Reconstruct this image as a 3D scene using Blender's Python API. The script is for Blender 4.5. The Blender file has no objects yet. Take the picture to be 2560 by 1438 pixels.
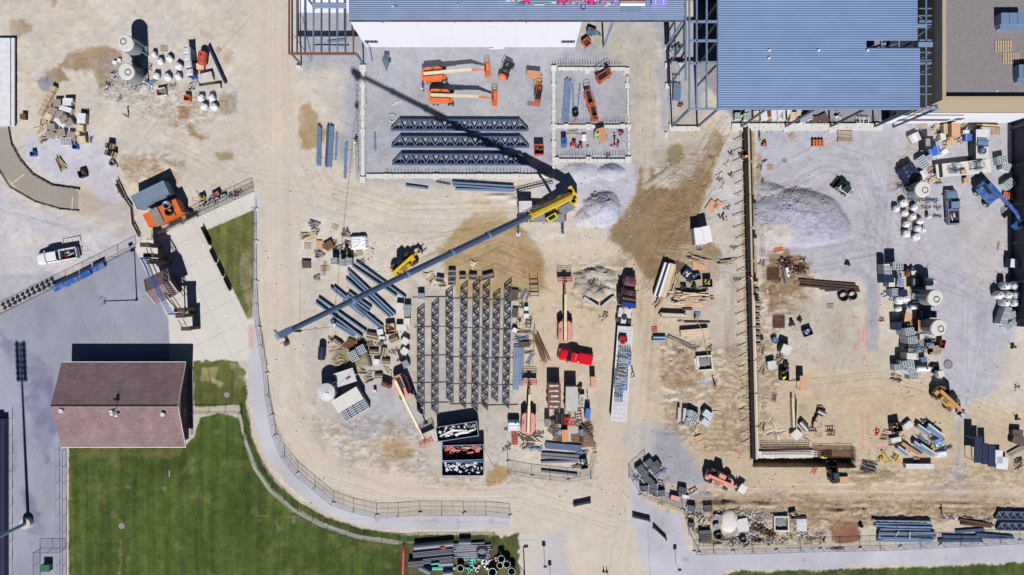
import bpy,math,random
import numpy as np
from mathutils import Vector,Matrix
H=117.0
S=14.5
sc=bpy.context.scene
cam_d=bpy.data.cameras.new("Camera");cam=bpy.data.objects.new("Camera",cam_d)
sc.collection.objects.link(cam);sc.camera=cam
cam.location=(0,0,H);cam.rotation_euler=(0,0,0)
cam_d.sensor_width=36.0;cam_d.lens=36.0*H/(2560/S)
cam_d.clip_start=1.0;cam_d.clip_end=3000.0
SUN_EL=math.radians(45.5)
SHX,SHY=-0.045,1.0
_l=math.hypot(SHX,SHY)
to_sun=Vector((-SHX/_l*math.cos(SUN_EL),-SHY/_l*math.cos(SUN_EL),math.sin(SUN_EL)))
world=bpy.data.worlds.new("World");sc.world=world;world.use_nodes=True
nt=world.node_tree;nt.nodes.clear()
sky=nt.nodes.new("ShaderNodeTexSky");sky.sky_type='NISHITA';sky.sun_disc=False
sky.sun_elevation=SUN_EL;sky.sun_rotation=math.atan2(to_sun.x,to_sun.y)
sky.altitude=200;sky.air_density=0.45;sky.dust_density=0.1;sky.ozone_density=3.0
bg=nt.nodes.new("ShaderNodeBackground");bg.inputs[1].default_value=0.05
wo=nt.nodes.new("ShaderNodeOutputWorld")
nt.links.new(sky.outputs[0],bg.inputs[0]);nt.links.new(bg.outputs[0],wo.inputs[0])
sun_d=bpy.data.lights.new("sun",'SUN');sun_d.energy=5.0;sun_d.angle=math.radians(0.5)
sun_d.color=(1.0,0.97,0.93)
sun=bpy.data.objects.new("sun",sun_d);sc.collection.objects.link(sun)
sun.rotation_euler=to_sun.to_track_quat('Z','Y').to_euler()
sc.view_settings.view_transform='Standard';sc.view_settings.look='None'
sc.view_settings.gamma=1.0;sc.view_settings.exposure=0.39
sc.cycles.max_bounces=5;sc.cycles.diffuse_bounces=1;sc.cycles.glossy_bounces=2
random.seed(7);rng=np.random.RandomState(11)
R=math.radians
KA=0.64
def P(px,py,h=0.0):
 """ground position under a thing whose top (at height h) is seen at photo pixel px, py"""
 k=(1-h/H)/S
 return((px-1280)*k,(719-py)*k)
def lin(c):
 c=c/255.0
 return c/12.92 if c<=0.04045 else((c+0.055)/1.055)**2.4
def C(r,g,b):
 return(min(.85,lin(r)*KA),min(.85,lin(g)*KA),min(.85,lin(b)*KA))
MATS={}
def mat(name,rgb,rough=0.7,metal=0.0,var=0.15,scale=3.0,bump=0.0,bscale=20.0,dirt=0.0,dirtcol=(190,175,155)):
 if name in MATS:return MATS[name]
 m=bpy.data.materials.new(name);m.use_nodes=True
 n=m.node_tree.nodes;l=m.node_tree.links
 b=n["Principled BSDF"];b.inputs["Roughness"].default_value=rough;b.inputs["Metallic"].default_value=metal
 c=C(*rgb)
 tc=n.new("ShaderNodeTexCoord")
 oi=n.new("ShaderNodeObjectInfo")
 add=n.new("ShaderNodeVectorMath");add.operation='ADD'
 l.new(tc.outputs["Object"],add.inputs[0]);l.new(oi.outputs["Location"],add.inputs[1])
 nz=n.new("ShaderNodeTexNoise");nz.inputs["Scale"].default_value=scale;nz.inputs["Detail"].default_value=5
 nz.inputs["Roughness"].default_value=0.7
 l.new(add.outputs[0],nz.inputs["Vector"])
 mr=n.new("ShaderNodeMapRange");mr.inputs[1].default_value=0.3;mr.inputs[2].default_value=0.7
 mr.inputs[3].default_value=1-var;mr.inputs[4].default_value=1+var
 l.new(nz.outputs[0],mr.inputs[0])
 mx=n.new("ShaderNodeVectorMath");mx.operation='SCALE';mx.inputs[0].default_value=c
 l.new(mr.outputs[0],mx.inputs["Scale"])
 out=mx.outputs[0]
 if dirt>0:
  nd=n.new("ShaderNodeTexNoise");nd.inputs["Scale"].default_value=1.1;nd.inputs["Detail"].default_value=6
  l.new(add.outputs[0],nd.inputs["Vector"])
  dr=n.new("ShaderNodeMapRange");dr.inputs[1].default_value=0.42;dr.inputs[2].default_value=0.68
  dr.inputs[3].default_value=0;dr.inputs[4].default_value=dirt
  l.new(nd.outputs[0],dr.inputs[0])
  mm=n.new("ShaderNodeMix");mm.data_type='RGBA'
  l.new(dr.outputs[0],mm.inputs[0]);l.new(out,mm.inputs[6]);mm.inputs[7].default_value=C(*dirtcol)+(1,)
  out=mm.outputs[2]
 l.new(out,b.inputs["Base Color"])
 if bump>0:
  bn=n.new("ShaderNodeTexNoise");bn.inputs["Scale"].default_value=bscale;bn.inputs["Detail"].default_value=4
  l.new(tc.outputs["Object"],bn.inputs["Vector"])
  bp=n.new("ShaderNodeBump");bp.inputs["Strength"].default_value=bump;bp.inputs["Distance"].default_value=0.05
  l.new(bn.outputs[0],bp.inputs["Height"]);l.new(bp.outputs[0],b.inputs["Normal"])
 MATS[name]=m
 return m
def striped(name,rgb,rgb2,period,axis=1,rough=0.5,metal=0.3,duty=0.5,bump=0.6,var=0.08,panel=None,pv=.06):
 """ribbed sheet: soft wave along one axis"""
 if name in MATS:return MATS[name]
 m=bpy.data.materials.new(name);m.use_nodes=True
 n=m.node_tree.nodes;l=m.node_tree.links
 b=n["Principled BSDF"];b.inputs["Roughness"].default_value=rough;b.inputs["Metallic"].default_value=metal
 tc=n.new("ShaderNodeTexCoord");sp=n.new("ShaderNodeSeparateXYZ");l.new(tc.outputs["Object"],sp.inputs[0])
 mu=n.new("ShaderNodeMath");mu.operation='MULTIPLY';mu.inputs[1].default_value=2*math.pi/period
 l.new(sp.outputs[axis],mu.inputs[0])
 si=n.new("ShaderNodeMath");si.operation='SINE';l.new(mu.outputs[0],si.inputs[0])
 mr=n.new("ShaderNodeMapRange");mr.inputs[1].default_value=-0.4+duty-.5;mr.inputs[2].default_value=0.4+duty-.5
 l.new(si.outputs[0],mr.inputs[0])
 nz=n.new("ShaderNodeTexNoise");nz.inputs["Scale"].default_value=0.35;nz.inputs["Detail"].default_value=8
 l.new(tc.outputs["Object"],nz.inputs["Vector"])
 r2=n.new("ShaderNodeMapRange");r2.inputs[1].default_value=.3;r2.inputs[2].default_value=.7
 r2.inputs[3].default_value=1-var;r2.inputs[4].default_value=1+var;l.new(nz.outputs[0],r2.inputs[0])
 mm=n.new("ShaderNodeMix");mm.data_type='RGBA';l.new(mr.outputs[0],mm.inputs[0])
 mm.inputs[6].default_value=C(*rgb)+(1,);mm.inputs[7].default_value=C(*rgb2)+(1,)
 vs=n.new("ShaderNodeVectorMath");vs.operation='SCALE';l.new(mm.outputs[2],vs.inputs[0]);l.new(r2.outputs[0],vs.inputs["Scale"])
 l.new(vs.outputs[0],b.inputs["Base Color"])
 if panel:
  sn=n.new("ShaderNodeVectorMath");sn.operation='SNAP';sn.inputs[1].default_value=(panel[0],panel[1],50);l.new(tc.outputs["Object"],sn.inputs[0])
  wn=n.new("ShaderNodeTexWhiteNoise");l.new(sn.outputs[0],wn.inputs[0]);r3=n.new("ShaderNodeMapRange");r3.inputs[3].default_value=1-pv;r3.inputs[4].default_value=1+pv;l.new(wn.outputs[0],r3.inputs[0])
  v2=n.new("ShaderNodeVectorMath");v2.operation='SCALE';l.new(vs.outputs[0],v2.inputs[0]);l.new(r3.outputs[0],v2.inputs["Scale"]);l.new(v2.outputs[0],b.inputs["Base Color"])
 bp=n.new("ShaderNodeBump");bp.inputs["Strength"].default_value=bump;bp.inputs["Distance"].default_value=0.05
 l.new(si.outputs[0],bp.inputs["Height"]);l.new(bp.outputs[0],b.inputs["Normal"])
 MATS[name]=m
 return m
def M(k):return MATS[k]
for a in[("steel",(92,114,150),.45,.35,.12),("steel_dark",(52,64,88),.5,.3,.15),("steel_light",(142,168,206),.4,.3,.1),("galv",(150,180,215),.4,.3,.12),("rust",(120,78,58),.9,0,.3),("rust_dark",(88,62,52),.9,0,.35),("rebar",(112,74,58),.9,0,.3),("black",(28,30,36),.6,0,.2),("rubber",(42,42,46),.85,0,.25),("glass",(30,52,66),.08,0,.05),("chrome",(190,195,205),.25,.8,.1),("orange",(242,112,48),.4,0,.1),("orange_old",(222,130,104),.5,0,.12),("salmon",(226,148,136),.5,0,.12),("red",(222,22,40),.25,0,.06),("red_dull",(200,62,58),.5,0,.15),("yellow",(232,200,20),.4,0,.1),("yellow_dark",(215,168,50),.4,0,.12),("cream",(238,222,182),.5,0,.08),("tan_paint",(205,150,88),.5,0,.15),("white",(238,240,246),.5,0,.05),("white_dirty",(214,214,220),.7,0,.12),("bag_white",(232,234,243),.75,0,.1),("blue",(34,98,180),.4,0,.1),("blue_deep",(24,66,150),.4,0,.1),("teal",(30,120,150),.4,0,.15),("navy",(28,40,78),.5,0,.15),("green",(40,110,84),.5,0,.1),("green_dark",(34,62,54),.5,0,.15),("turquoise",(40,178,160),.4,0,.08),("lime",(205,245,60),.6,0,.05),("wood",(200,178,150),.8,0,.2),("wood_light",(230,208,178),.8,0,.12),("wood_old",(160,148,140),.9,0,.25),("wood_dark",(98,84,76),.9,0,.3),("plywood",(214,166,132),.75,0,.12),("cardboard",(200,150,116),.8,0,.1),("concrete",(196,194,190),.9,0,.12),("concrete_light",(222,220,216),.85,0,.1),("concrete_dark",(140,140,146),.9,0,.15),("cmu",(214,221,232),.9,0,.1),("cmu_dark",(40,48,64),.9,0,.2),("pvc_grey",(110,114,132),.5,0,.1),("pvc_dark",(66,72,88),.5,0,.12),("paint_blue_grey",(120,146,180),.5,.1,.1),("skin",(200,150,125),.6,0,.03),("denim",(52,62,92),.85,0,.15),("hair",(50,38,30),.8,0,.1),("pink",(225,60,140),.5,0,.05),("plum",(120,60,85),.4,0,.15),("brick",(112,84,76),.9,0,.25),("stone_cap",(206,198,186),.85,0,.08),("tarp_blue",(60,110,210),.5,0,.2),("membrane",(232,236,244),.6,0,.04),("purple",(160,150,232),.5,0,.1),("tanwall",(186,168,142),.9,0,.05),("whitewall",(234,236,248),.8,0,.04),("interior",(40,46,58),.9,0,.2),("fence_black",(44,46,54),.6,0,.05),("fence_grey",(84,86,96),.5,.3,.05),("form_and_gap_shade",(26,24,27),.9,0,.3),("glow_mark",(240,120,140),.8,0,.05),("yellow_mark",(222,214,190),.8,0,.05),]:
 mat(a[0],a[1],a[2],a[3],a[4],dirt=.32 if a[0]in("orange","orange_old","salmon","yellow","cream","tan_paint","blue","teal","steel_dark","plum","white_dirty","membrane","red_dull","rubber")else 0,bump=.15 if a[0]in("bag_white","white","concrete","wood")else 0,bscale=4)
for k in("steel","cmu","concrete"):pass
PANEL={}
mat("roof_gravel",(142,136,140),.95,0,.45,scale=7,bump=.8,bscale=9)
mat("orange_box",(238,120,66),.5,0,.1,dirt=.25,dirtcol=(150,150,160))
striped("deck",(114,140,182),(148,176,220),0.36,1,.45,.15,.5,.5,.05,(9.2,1.08,1),.045)
striped("deck_b",(122,142,178),(152,172,208),0.30,1,.45,.15,.5,.5)
striped("shingle",(131,108,112),(141,118,121),.33,1,.95,0,.5,.12,.2,(.5,.33,1),.12)
striped("container_grey",(112,128,148),(158,176,196),0.28,0,.5,.1)
striped("container_orange",(226,104,40),(246,132,66),0.28,0,.5,.0)
striped("pipe_ribbed",(62,66,84),(104,108,130),0.22,0,.5,.0,bump=1.0)
class MB:
 def __init__(s):s.v=[];s.f=[];s.mi=[];s.sm=[];s.m=0;s.mats=[]
 def use(s,name):
  if name not in s.mats:s.mats.append(name)
  s.m=s.mats.index(name);return s
 def add(s,vs,fs,smooth=False):
  o=len(s.v);s.v.extend([tuple(v)for v in vs])
  for f in fs:s.f.append(tuple(i+o for i in f));s.mi.append(s.m);s.sm.append(smooth)
  return s
 def box(s,cx,cy,z0,sx,sy,sz,rz=0,tx=1,ty=1,rx=0):
  c,n=math.cos(rz),math.sin(rz);vs=[]
  for(k,ax,ay)in((0,1,1),(1,tx,ty)):
   for(i,j)in((-1,-1),(1,-1),(1,1),(-1,1)):
    x,y,z=i*sx/2*ax,j*sy/2*ay,k*sz
    if rx:y,z=y*math.cos(rx)-z*math.sin(rx),y*math.sin(rx)+z*math.cos(rx)
    vs.append((cx+x*c-y*n,cy+x*n+y*c,z0+z))
  return s.add(vs,[(3,2,1,0),(4,5,6,7),(0,1,5,4),(1,2,6,5),(2,3,7,6),(3,0,4,7)])
 def bar(s,p0,p1,w,h=None,up=(0,0,1)):
  h=h or w;a=Vector(p0);b=Vector(p1);d=(b-a)
  if d.length<1e-6:return s
  d.normalize();u=Vector(up)
  if abs(d.dot(u))>.98:u=Vector((0,1,0))
  r=d.cross(u).normalized()*(w/2);u2=r.cross(d).normalized()*(h/2)
  vs=[a-r-u2,a+r-u2,a+r+u2,a-r+u2,b-r-u2,b+r-u2,b+r+u2,b-r+u2]
  return s.add(vs,[(0,1,2,3),(7,6,5,4),(0,4,5,1),(1,5,6,2),(2,6,7,3),(3,7,4,0)])
 def cyl(s,p0,p1,r0,r1=None,n=14,cap=True):
  r1=r0 if r1 is None else r1;a=Vector(p0);b=Vector(p1);d=(b-a).normalized()
  u=Vector((0,0,1))if abs(d.z)<.9 else Vector((1,0,0))
  x=d.cross(u).normalized();y=d.cross(x).normalized();vs=[]
  for(c,r)in((a,r0),(b,r1)):
   for i in range(n):
    t=2*math.pi*i/n;vs.append(c+x*(math.cos(t)*r)+y*(math.sin(t)*r))
  s.add(vs,[(i,i+n,(i+1)%n+n,(i+1)%n)for i in range(n)],True)
  if cap:
   s.add(vs[:n],[tuple(range(n))]);s.add(vs[n:],[tuple(reversed(range(n)))])
  return s
 def ring(s,c,r,t,n=20,nrm=(0,0,1),m=6):
  """torus"""
  d=Vector(nrm).normalized();u=Vector((0,0,1))if abs(d.z)<.9 else Vector((1,0,0))
  x=d.cross(u).normalized();y=d.cross(x).normalized();c=Vector(c);vs=[]
  for i in range(n):
   a=2*math.pi*i/n;rd=x*math.cos(a)+y*math.sin(a)
   for j in range(m):
    b=2*math.pi*j/m;vs.append(c+rd*(r+t*math.cos(b))+d*(t*math.sin(b)))
  fs=[(i*m+j,((i+1)%n)*m+j,((i+1)%n)*m+(j+1)%m,i*m+(j+1)%m)for i in range(n)for j in range(m)]
  return s.add(vs,fs,True)
 def tube(s,pts,r,n=6):
  for a,b in zip(pts[:-1],pts[1:]):s.cyl(a,b,r,r,n,True)
  return s
 def pipe(s,p0,p1,r,t=.04,n=16):
  """hollow pipe"""
  a=Vector(p0);b=Vector(p1);d=(b-a).normalized();s.cyl(a,b,r,r,n,False)
  u=Vector((0,0,1))if abs(d.z)<.9 else Vector((1,0,0));x=d.cross(u).normalized();y=d.cross(x).normalized();ri=r-t;vs=[]
  for c in(a,b):
   for rr in(r,ri):
    for i in range(n):
     q=2*math.pi*i/n;vs.append(c+x*(math.cos(q)*rr)+y*(math.sin(q)*rr))
  fs=[]
  for i in range(n):
   j=(i+1)%n
   fs+=[(i,j,n+j,n+i),(2*n+j,2*n+i,3*n+i,3*n+j),(n+j,3*n+j,3*n+i,n+i)]
  return s.add(vs,fs,False)
 def prism(s,poly,z0,z1,top=None):
  n=len(poly);top=top or poly
  vs=[(x,y,z0)for x,y in poly]+[(x,y,z1)for x,y in top]
  s.add(vs,[tuple(reversed(range(n))),tuple(range(n,2*n))]+[(i,(i+1)%n,(i+1)%n+n,i+n)for i in range(n)])
  return s
 def side(s,prof,y0,y1,inset=None):
  """profile in x-z extruded along y (inset: scale of the outer rings)"""
  n=len(prof);vs=[(x,y0,z)for x,z in prof]+[(x,y1,z)for x,z in prof]
  s.add(vs,[tuple(range(n)),tuple(reversed(range(n,2*n)))]+[((i+1)%n,i,i+n,(i+1)%n+n)for i in range(n)])
  return s
 def loft(s,secs,smooth=True,cap=True):
  n=len(secs[0]);vs=[v for q in secs for v in q];fs=[]
  for k in range(len(secs)-1):
   for i in range(n):
    j=(i+1)%n;fs.append((k*n+i,k*n+j,(k+1)*n+j,(k+1)*n+i))
  s.add(vs,fs,smooth)
  if cap:s.add(secs[0],[tuple(reversed(range(n)))]);s.add(secs[-1],[tuple(range(n))])
  return s
 def blob(s,cx,cy,cz,rx,ry,rz,n=10,m=7,noise=0.0,sq=1.0,seed=0):
  rr=random.Random(seed);vs=[];fs=[]
  for j in range(1,m):
   ph=math.pi*j/m
   for i in range(n):
    th=2*math.pi*i/n;k=1+rr.uniform(-noise,noise)
    f=lambda t:math.copysign(abs(t)**sq,t)
    vs.append((cx+rx*k*f(math.cos(th))*f(math.sin(ph)),cy+ry*k*f(math.sin(th))*f(math.sin(ph)),cz+rz*f(math.cos(ph))*(1+rr.uniform(-noise,noise)*.5)))
  vs.append((cx,cy,cz+rz));vs.append((cx,cy,cz-rz));T=len(vs)-2;B=T+1
  for j in range(m-2):
   for i in range(n):
    k=(i+1)%n;fs.append((j*n+i,(j+1)*n+i,(j+1)*n+k,j*n+k))
  for i in range(n):
   k=(i+1)%n;fs.append((T,i,k));fs.append((B,(m-2)*n+k,(m-2)*n+i))
  return s.add(vs,fs,True)
 def build(s,name,parent=None,m=None,loc=None):
  me=bpy.data.meshes.new(name);me.from_pydata(s.v,[],s.f)
  if m:s.mats=[m]if isinstance(m,str)else m
  for k in s.mats:me.materials.append(MATS[k])
  me.polygons.foreach_set("material_index",s.mi);me.polygons.foreach_set("use_smooth",s.sm);me.update()
  o=bpy.data.objects.new(name,me);sc.collection.objects.link(o)
  if parent:o.parent=parent
  if loc:o.location=loc
  return o
def tag(o,label=None,cat=None,group=None,kind=None):
 if label:o["label"]=label
 if cat:o["category"]=cat
 if group:o["group"]=group
 if kind:o["kind"]=kind
 return o
def empty(name,loc=(0,0,0),rz=0):
 o=bpy.data.objects.new(name,None);sc.collection.objects.link(o);o.location=loc;o.rotation_euler=(0,0,rz)
 o.empty_display_size=.3
 return o
def thing(name,px,py,label,cat,rz=0,h=0,group=None,z=0):
 x,y=P(px,py,h);o=empty(name,(x,y,z),R(rz));tag(o,label,cat,group);return o
KIDS={}
def copy_tree(o,parent=None):
 c=o.copy();sc.collection.objects.link(c);c.parent=parent
 for ch in KIDS.get(o.name,()):copy_tree(ch,c)
 return c
PROTO={}
def put(key,fn,px,py,rz=0,h=0,z=0,label=None,cat=None,group=None,sx=1.0,sy=None,sz=None):
 """first call builds the thing with fn(); later calls copy it and its parts"""
 if key not in PROTO:
  o=fn();PROTO[key]=o
  for q in bpy.data.objects:
   if q.parent:
    L=KIDS.setdefault(q.parent.name,[])
    if q not in L:L.append(q)
 else:o=copy_tree(PROTO[key])
 x,y=P(px,py,h);o.location=(x,y,z);o.rotation_euler=(0,0,R(rz))
 o.scale=(sx,sx if sy is None else sy,sx if sz is None else sz)
 for k in("label","category","group","kind"):
  if k in o:del o[k]
 tag(o,label,cat,group)
 return o
ORD=["first","second","third","fourth","fifth","sixth","seventh","eighth","ninth","tenth","eleventh","twelfth","thirteenth","fourteenth","fifteenth"]
NUM=["zero","one","two","three","four","five","six","seven","eight","nine","ten","eleven","twelve","thirteen","fourteen","fifteen"]
def names_for(pts,plural,single,where):
 """labels that tell the members of one cluster apart by their order in the picture"""
 n=len(pts)
 if n==1:return["%s %s"%(single,where)]
 xs=[p[0]for p in pts];ys=[p[1]for p in pts]
 hor=(max(xs)-min(xs))>=(max(ys)-min(ys))
 a,b=("left","right")if hor else("top","bottom")
 order=sorted(range(n),key=lambda i:xs[i]if hor else ys[i]);out=[None]*n
 for k,i in enumerate(order):
  if k==0:w=a+"most"
  elif k==n-1:w=b+"most"
  elif k<n/2:w=ORD[k]+" from "+a
  else:w=ORD[n-1-k]+" from "+b
  w=w.replace("topmost","uppermost").replace("bottommost","lowest")
  out[i]="%s of %s %s %s"%(w,NUM[n]if n<16 else "the",plural,where)
 return out
def cluster(key,fn,spots,single,plural,where,cat,group=None,h=0):
 """spots: (px, py, rz[, sx, sy, sz, z])"""
 labs=names_for(spots,plural,single,where);g=group or plural+" "+where;os=[]
 for s,lb in zip(spots,labs):
  s=list(s)+[None]*(7-len(s))
  sx=1.0 if s[3]is None else s[3];sy=sx if s[4]is None else s[4];sz=1.0 if s[5]is None else s[5]
  os.append(put(key,fn,s[0],s[1],s[2],h,s[6]or 0,lb,cat,g if len(spots)>1 or group else None,sx,sy,sz))
 return os
STEP=2.5
gx=np.concatenate([[-14000,-7000,-3000,-1400,-700,-350,-180,-100],np.arange(-60,2622,STEP),[2660,2740,2900,3300,4200,6000,10000,16000]])
gy=np.concatenate([[-14000,-7000,-3000,-1400,-700,-350,-180,-100],np.arange(-60,1500,STEP),[1540,1620,1800,2200,3200,5000,9000,15000]])
GX,GY=np.meshgrid(gx,gy);NYg,NXg=GX.shape
def _hash(i,j,s):
 h=(i.astype(np.int64)*374761393+j.astype(np.int64)*668265263+s*974634777)&0x7fffffff
 h=((h^(h>>13))*1274126177)&0x7fffffff
 return((h^(h>>16))&0xffff)/65535.0
def vnoise(X,Y,sx,sy=None,seed=0):
 sy=sy or sx;x=X/sx;y=Y/sy;i=np.floor(x);j=np.floor(y);u=x-i;v=y-j
 u=u*u*(3-2*u);v=v*v*(3-2*v)
 a=_hash(i,j,seed);b=_hash(i+1,j,seed);c=_hash(i,j+1,seed);d=_hash(i+1,j+1,seed)
 return(a*(1-u)+b*u)*(1-v)+(c*(1-u)+d*u)*v
def fbm(X,Y,s,o=4,seed=0,ratio=1.0):
 t=0;a=1;w=0
 for k in range(o):t=t+a*vnoise(X,Y,s/2**k,s*ratio/2**k,seed+k*17);w+=a;a*=.55
 return t/w
def sl(x0,y0,x1,y1):
 a=max(0,np.searchsorted(gx,x0)-1);b=min(len(gx),np.searchsorted(gx,x1)+1)
 c=max(0,np.searchsorted(gy,y0)-1);d=min(len(gy),np.searchsorted(gy,y1)+1)
 return(slice(c,d),slice(a,b))
def sdpoly(pts,X,Y):
 d=np.full(X.shape,1e9);ins=np.zeros(X.shape,bool);n=len(pts)
 for k in range(n):
  x0,y0=pts[k];x1,y1=pts[(k+1)%n];ex,ey=x1-x0,y1-y0;L=ex*ex+ey*ey+1e-9
  t=np.clip(((X-x0)*ex+(Y-y0)*ey)/L,0,1)
  d=np.minimum(d,np.hypot(X-x0-t*ex,Y-y0-t*ey))
  if abs(ey)>1e-9:
   c=((y0>Y)!=(y1>Y))&(X<ex*(Y-y0)/ey+x0);ins^=c
 return np.where(ins,-d,d)
def sdline(pts,X,Y):
 d=np.full(X.shape,1e9);al=np.zeros(X.shape);acc=0
 for(x0,y0),(x1,y1)in zip(pts[:-1],pts[1:]):
  ex,ey=x1-x0,y1-y0;L=ex*ex+ey*ey+1e-9
  t=np.clip(((X-x0)*ex+(Y-y0)*ey)/L,0,1);q=np.hypot(X-x0-t*ex,Y-y0-t*ey)
  m=q<d;d=np.where(m,q,d);al=np.where(m,acc+t*math.sqrt(L),al);acc+=math.sqrt(L)
 return d,al
def ss(x):x=np.clip(x,0,1);return x*x*(3-2*x)
COL=np.zeros(GX.shape+(3,));Z=np.zeros(GX.shape)
NB=fbm(GX,GY,240,5,1);NM=fbm(GX,GY,60,5,2);NF=fbm(GX,GY,14,3,3);NP=rng.rand(*GX.shape)
COL[:]=(211,201,190)
def blend(s,color,m):
 COL[s]=COL[s]*(1-m[...,None])+np.array(color,float)*m[...,None]
SEED=[100]
def field(pts,soft,rag,rs,line=None):
 SEED[0]+=31
 xs=[p[0]for p in pts];ys=[p[1]for p in pts];pad=soft+rag+(line or 0)+6
 s=sl(min(xs)-pad,min(ys)-pad,max(xs)+pad,max(ys)+pad);X,Y=GX[s],GY[s]
 d=sdpoly(pts,X,Y)if line is None else sdline(pts,X,Y)[0]-line
 if rag:d=d+(fbm(X,Y,rs,4,SEED[0])-.5)*2.4*rag
 if rag>3:d=d+(fbm(X,Y,rs*3.2,3,SEED[0]+9)-.5)*3*rag+(vnoise(X,Y,5,5,SEED[0]+4)-.5)*min(rag,8)*.8
 return s,ss(.5-d/(2*max(soft,.8)))
def paint(pts,color,soft=8,rag=10,rs=30,op=1.0,line=None,mot=0.0):
 s,m=field(pts,soft,rag,rs,line)
 if mot:m=m*(1-mot+mot*ss((fbm(GX[s],GY[s],22,4,SEED[0]+5)-.3)*2.5))
 blend(s,color,m*op);return s,m
def disc(x,y,r,n=12,ry=None):return[(x+r*math.cos(2*math.pi*i/n),y+(ry or r)*math.sin(2*math.pi*i/n))for i in range(n)]
def ruts(pts,n,spread,op=.3,col=(140,120,98),w=1.6,depth=.03,tread=0,light=False):
 """n parallel wheel marks"""
 SEED[0]+=7
 xs=[p[0]for p in pts];ys=[p[1]for p in pts];pad=spread+12
 s=sl(min(xs)-pad,min(ys)-pad,max(xs)+pad,max(ys)+pad);X,Y=GX[s],GY[s]
 wob=(fbm(X,Y,120,3,SEED[0])-.5)*14
 d=np.full(X.shape,1e9);sd=np.zeros(X.shape);al=np.zeros(X.shape);acc=0;tot=sum(math.hypot(b[0]-a[0],b[1]-a[1])for a,b in zip(pts[:-1],pts[1:]))
 for(x0,y0),(x1,y1)in zip(pts[:-1],pts[1:]):
  ex,ey=x1-x0,y1-y0;L=ex*ex+ey*ey+1e-9;t=np.clip(((X-x0)*ex+(Y-y0)*ey)/L,0,1)
  q=np.hypot(X-x0-t*ex,Y-y0-t*ey);m=q<d;d=np.where(m,q,d)
  sd=np.where(m,((X-x0)*ey-(Y-y0)*ex)/math.sqrt(L),sd);al=np.where(m,acc+t*math.sqrt(L),al);acc+=math.sqrt(L)
 rr=random.Random(SEED[0]);mk=np.zeros(X.shape)
 for k in range(n):
  o=rr.uniform(-spread,spread);a0=rr.uniform(-.3,.4)*tot;a1=rr.uniform(.6,1.3)*tot
  q=np.abs(np.where(d<spread+10,sd,999)+wob*rr.uniform(.4,1)-o)
  g=np.clip(1-q/(w*rr.uniform(.9,2.2)),0,1)*rr.uniform(.4,1)*ss((al-a0)/30)*ss((a1-al)/30)
  if tread:g=g*(.55+.45*np.sign(np.sin(al/2.6*2)))
  mk=np.maximum(mk,g)
 blend(s,(222,212,200)if light else col,mk*min(.75,op*1.5));Z[s]-=mk*depth*1.4
def puddle_edge(pts,color,edge,soft=3,rag=8,rs=25):
 paint(pts,edge,soft+3,rag,rs);SEED[0]-=31;paint(pts,color,soft,rag,rs)
DIRT=(211,201,190);GRAV=(172,173,184);GRAVL=(190,192,208);WARM=(196,180,160);WET=(160,136,102);MUD=(142,122,98)
COL+=((NB-.5)*16)[...,None]*np.array([1,1,1.1])
paint([(1230,640),(1700,600),(2000,880),(2300,900),(2560,1020),(2700,1260),(1800,1330),(1480,1250),(1300,1000)],(204,186,162),70,60,200,.85)
paint([(1900,1000),(2250,960),(2600,1080),(2700,1290),(1700,1260),(1640,1120)],(200,181,155),50,40,120,.7)
paint([(620,-60),(740,-60),(760,500),(752,1000),(820,1140),(1000,1210),(1500,1230),(1660,1500),(1350,1500),(1270,1290),(900,1270),(720,1130),(650,850),(640,480)],(212,201,188),14,10,80,.9)
paint([(744,-60),(1640,-60),(1650,90),(1600,150),(1590,330),(1592,412),(1400,418),(1388,446),(905,456),(868,420),(820,330),(830,220),(770,170)],GRAV,14,16,50,.95)
paint([(790,190),(850,200),(860,330),(800,330),(770,250)],DIRT,24,20,50,.8)
paint([(1400,60),(1640,60),(1640,480),(1590,430),(1580,200),(1530,120)],(196,188,176),16,14,60,.8)
paint([(1640,50),(1760,50),(1760,330),(1650,330)],GRAV,10,12,40,.9)
paint([(1640,330),(1720,300),(1790,330),(1700,440),(1630,400)],(190,182,176),14,14,40,.6)
paint([(1300,500),(1440,410),(1600,410),(1600,480),(1560,560),(1500,575),(1460,520),(1420,470)],GRAVL,12,14,40,.85)
paint([(1880,300),(2520,290),(2545,760),(2470,990),(2380,1010),(2300,700),(2170,700),(2060,690),(1960,640),(1885,640)],(186,185,199),16,18,60,.9)
paint([(2180,330),(2560,310),(2560,620),(2440,620),(2360,560),(2230,500)],(188,184,186),24,22,60,.35)
paint([(2420,560),(2540,560),(2530,740),(2420,700)],(198,190,182),30,22,60,.4)
paint([(2160,690),(2200,690),(2196,880),(2166,880)],GRAV,5,4,30,.85)
paint([(2360,700),(2540,760),(2510,960),(2480,1000),(2400,1010),(2396,860)],(183,184,197),22,20,60,.8)
paint([(2388,990),(2420,990),(2406,1120),(2430,1240),(2300,1230),(2380,1180)],(184,180,184),10,12,40,.75)
paint([(1556,1100),(1600,1060),(1690,1080),(1780,1190),(1750,1290),(1640,1240)],(164,165,180),16,16,30,.9)
paint([(1740,600),(1860,560),(1870,900),(1800,900),(1740,820)],(190,184,180),25,20,60,.5)
paint([(1700,440),(1860,330),(1860,560),(1760,560)],(196,194,198),16,16,50,.8)
paint([(1742,-60),(2300,-60),(2320,240),(2210,306),(1840,306),(1800,250),(1742,190)],(150,150,160),5,4,30,.9)
for _a in range(14):paint([(x+_a*9,y+_a*7)for x,y in[(1950,470),(2040,385),(2140,400),(2195,500),(2230,620)]],random.choice([(208,206,216),(164,162,178)]),2.5,3,40,.3,line=1.6)
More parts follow.
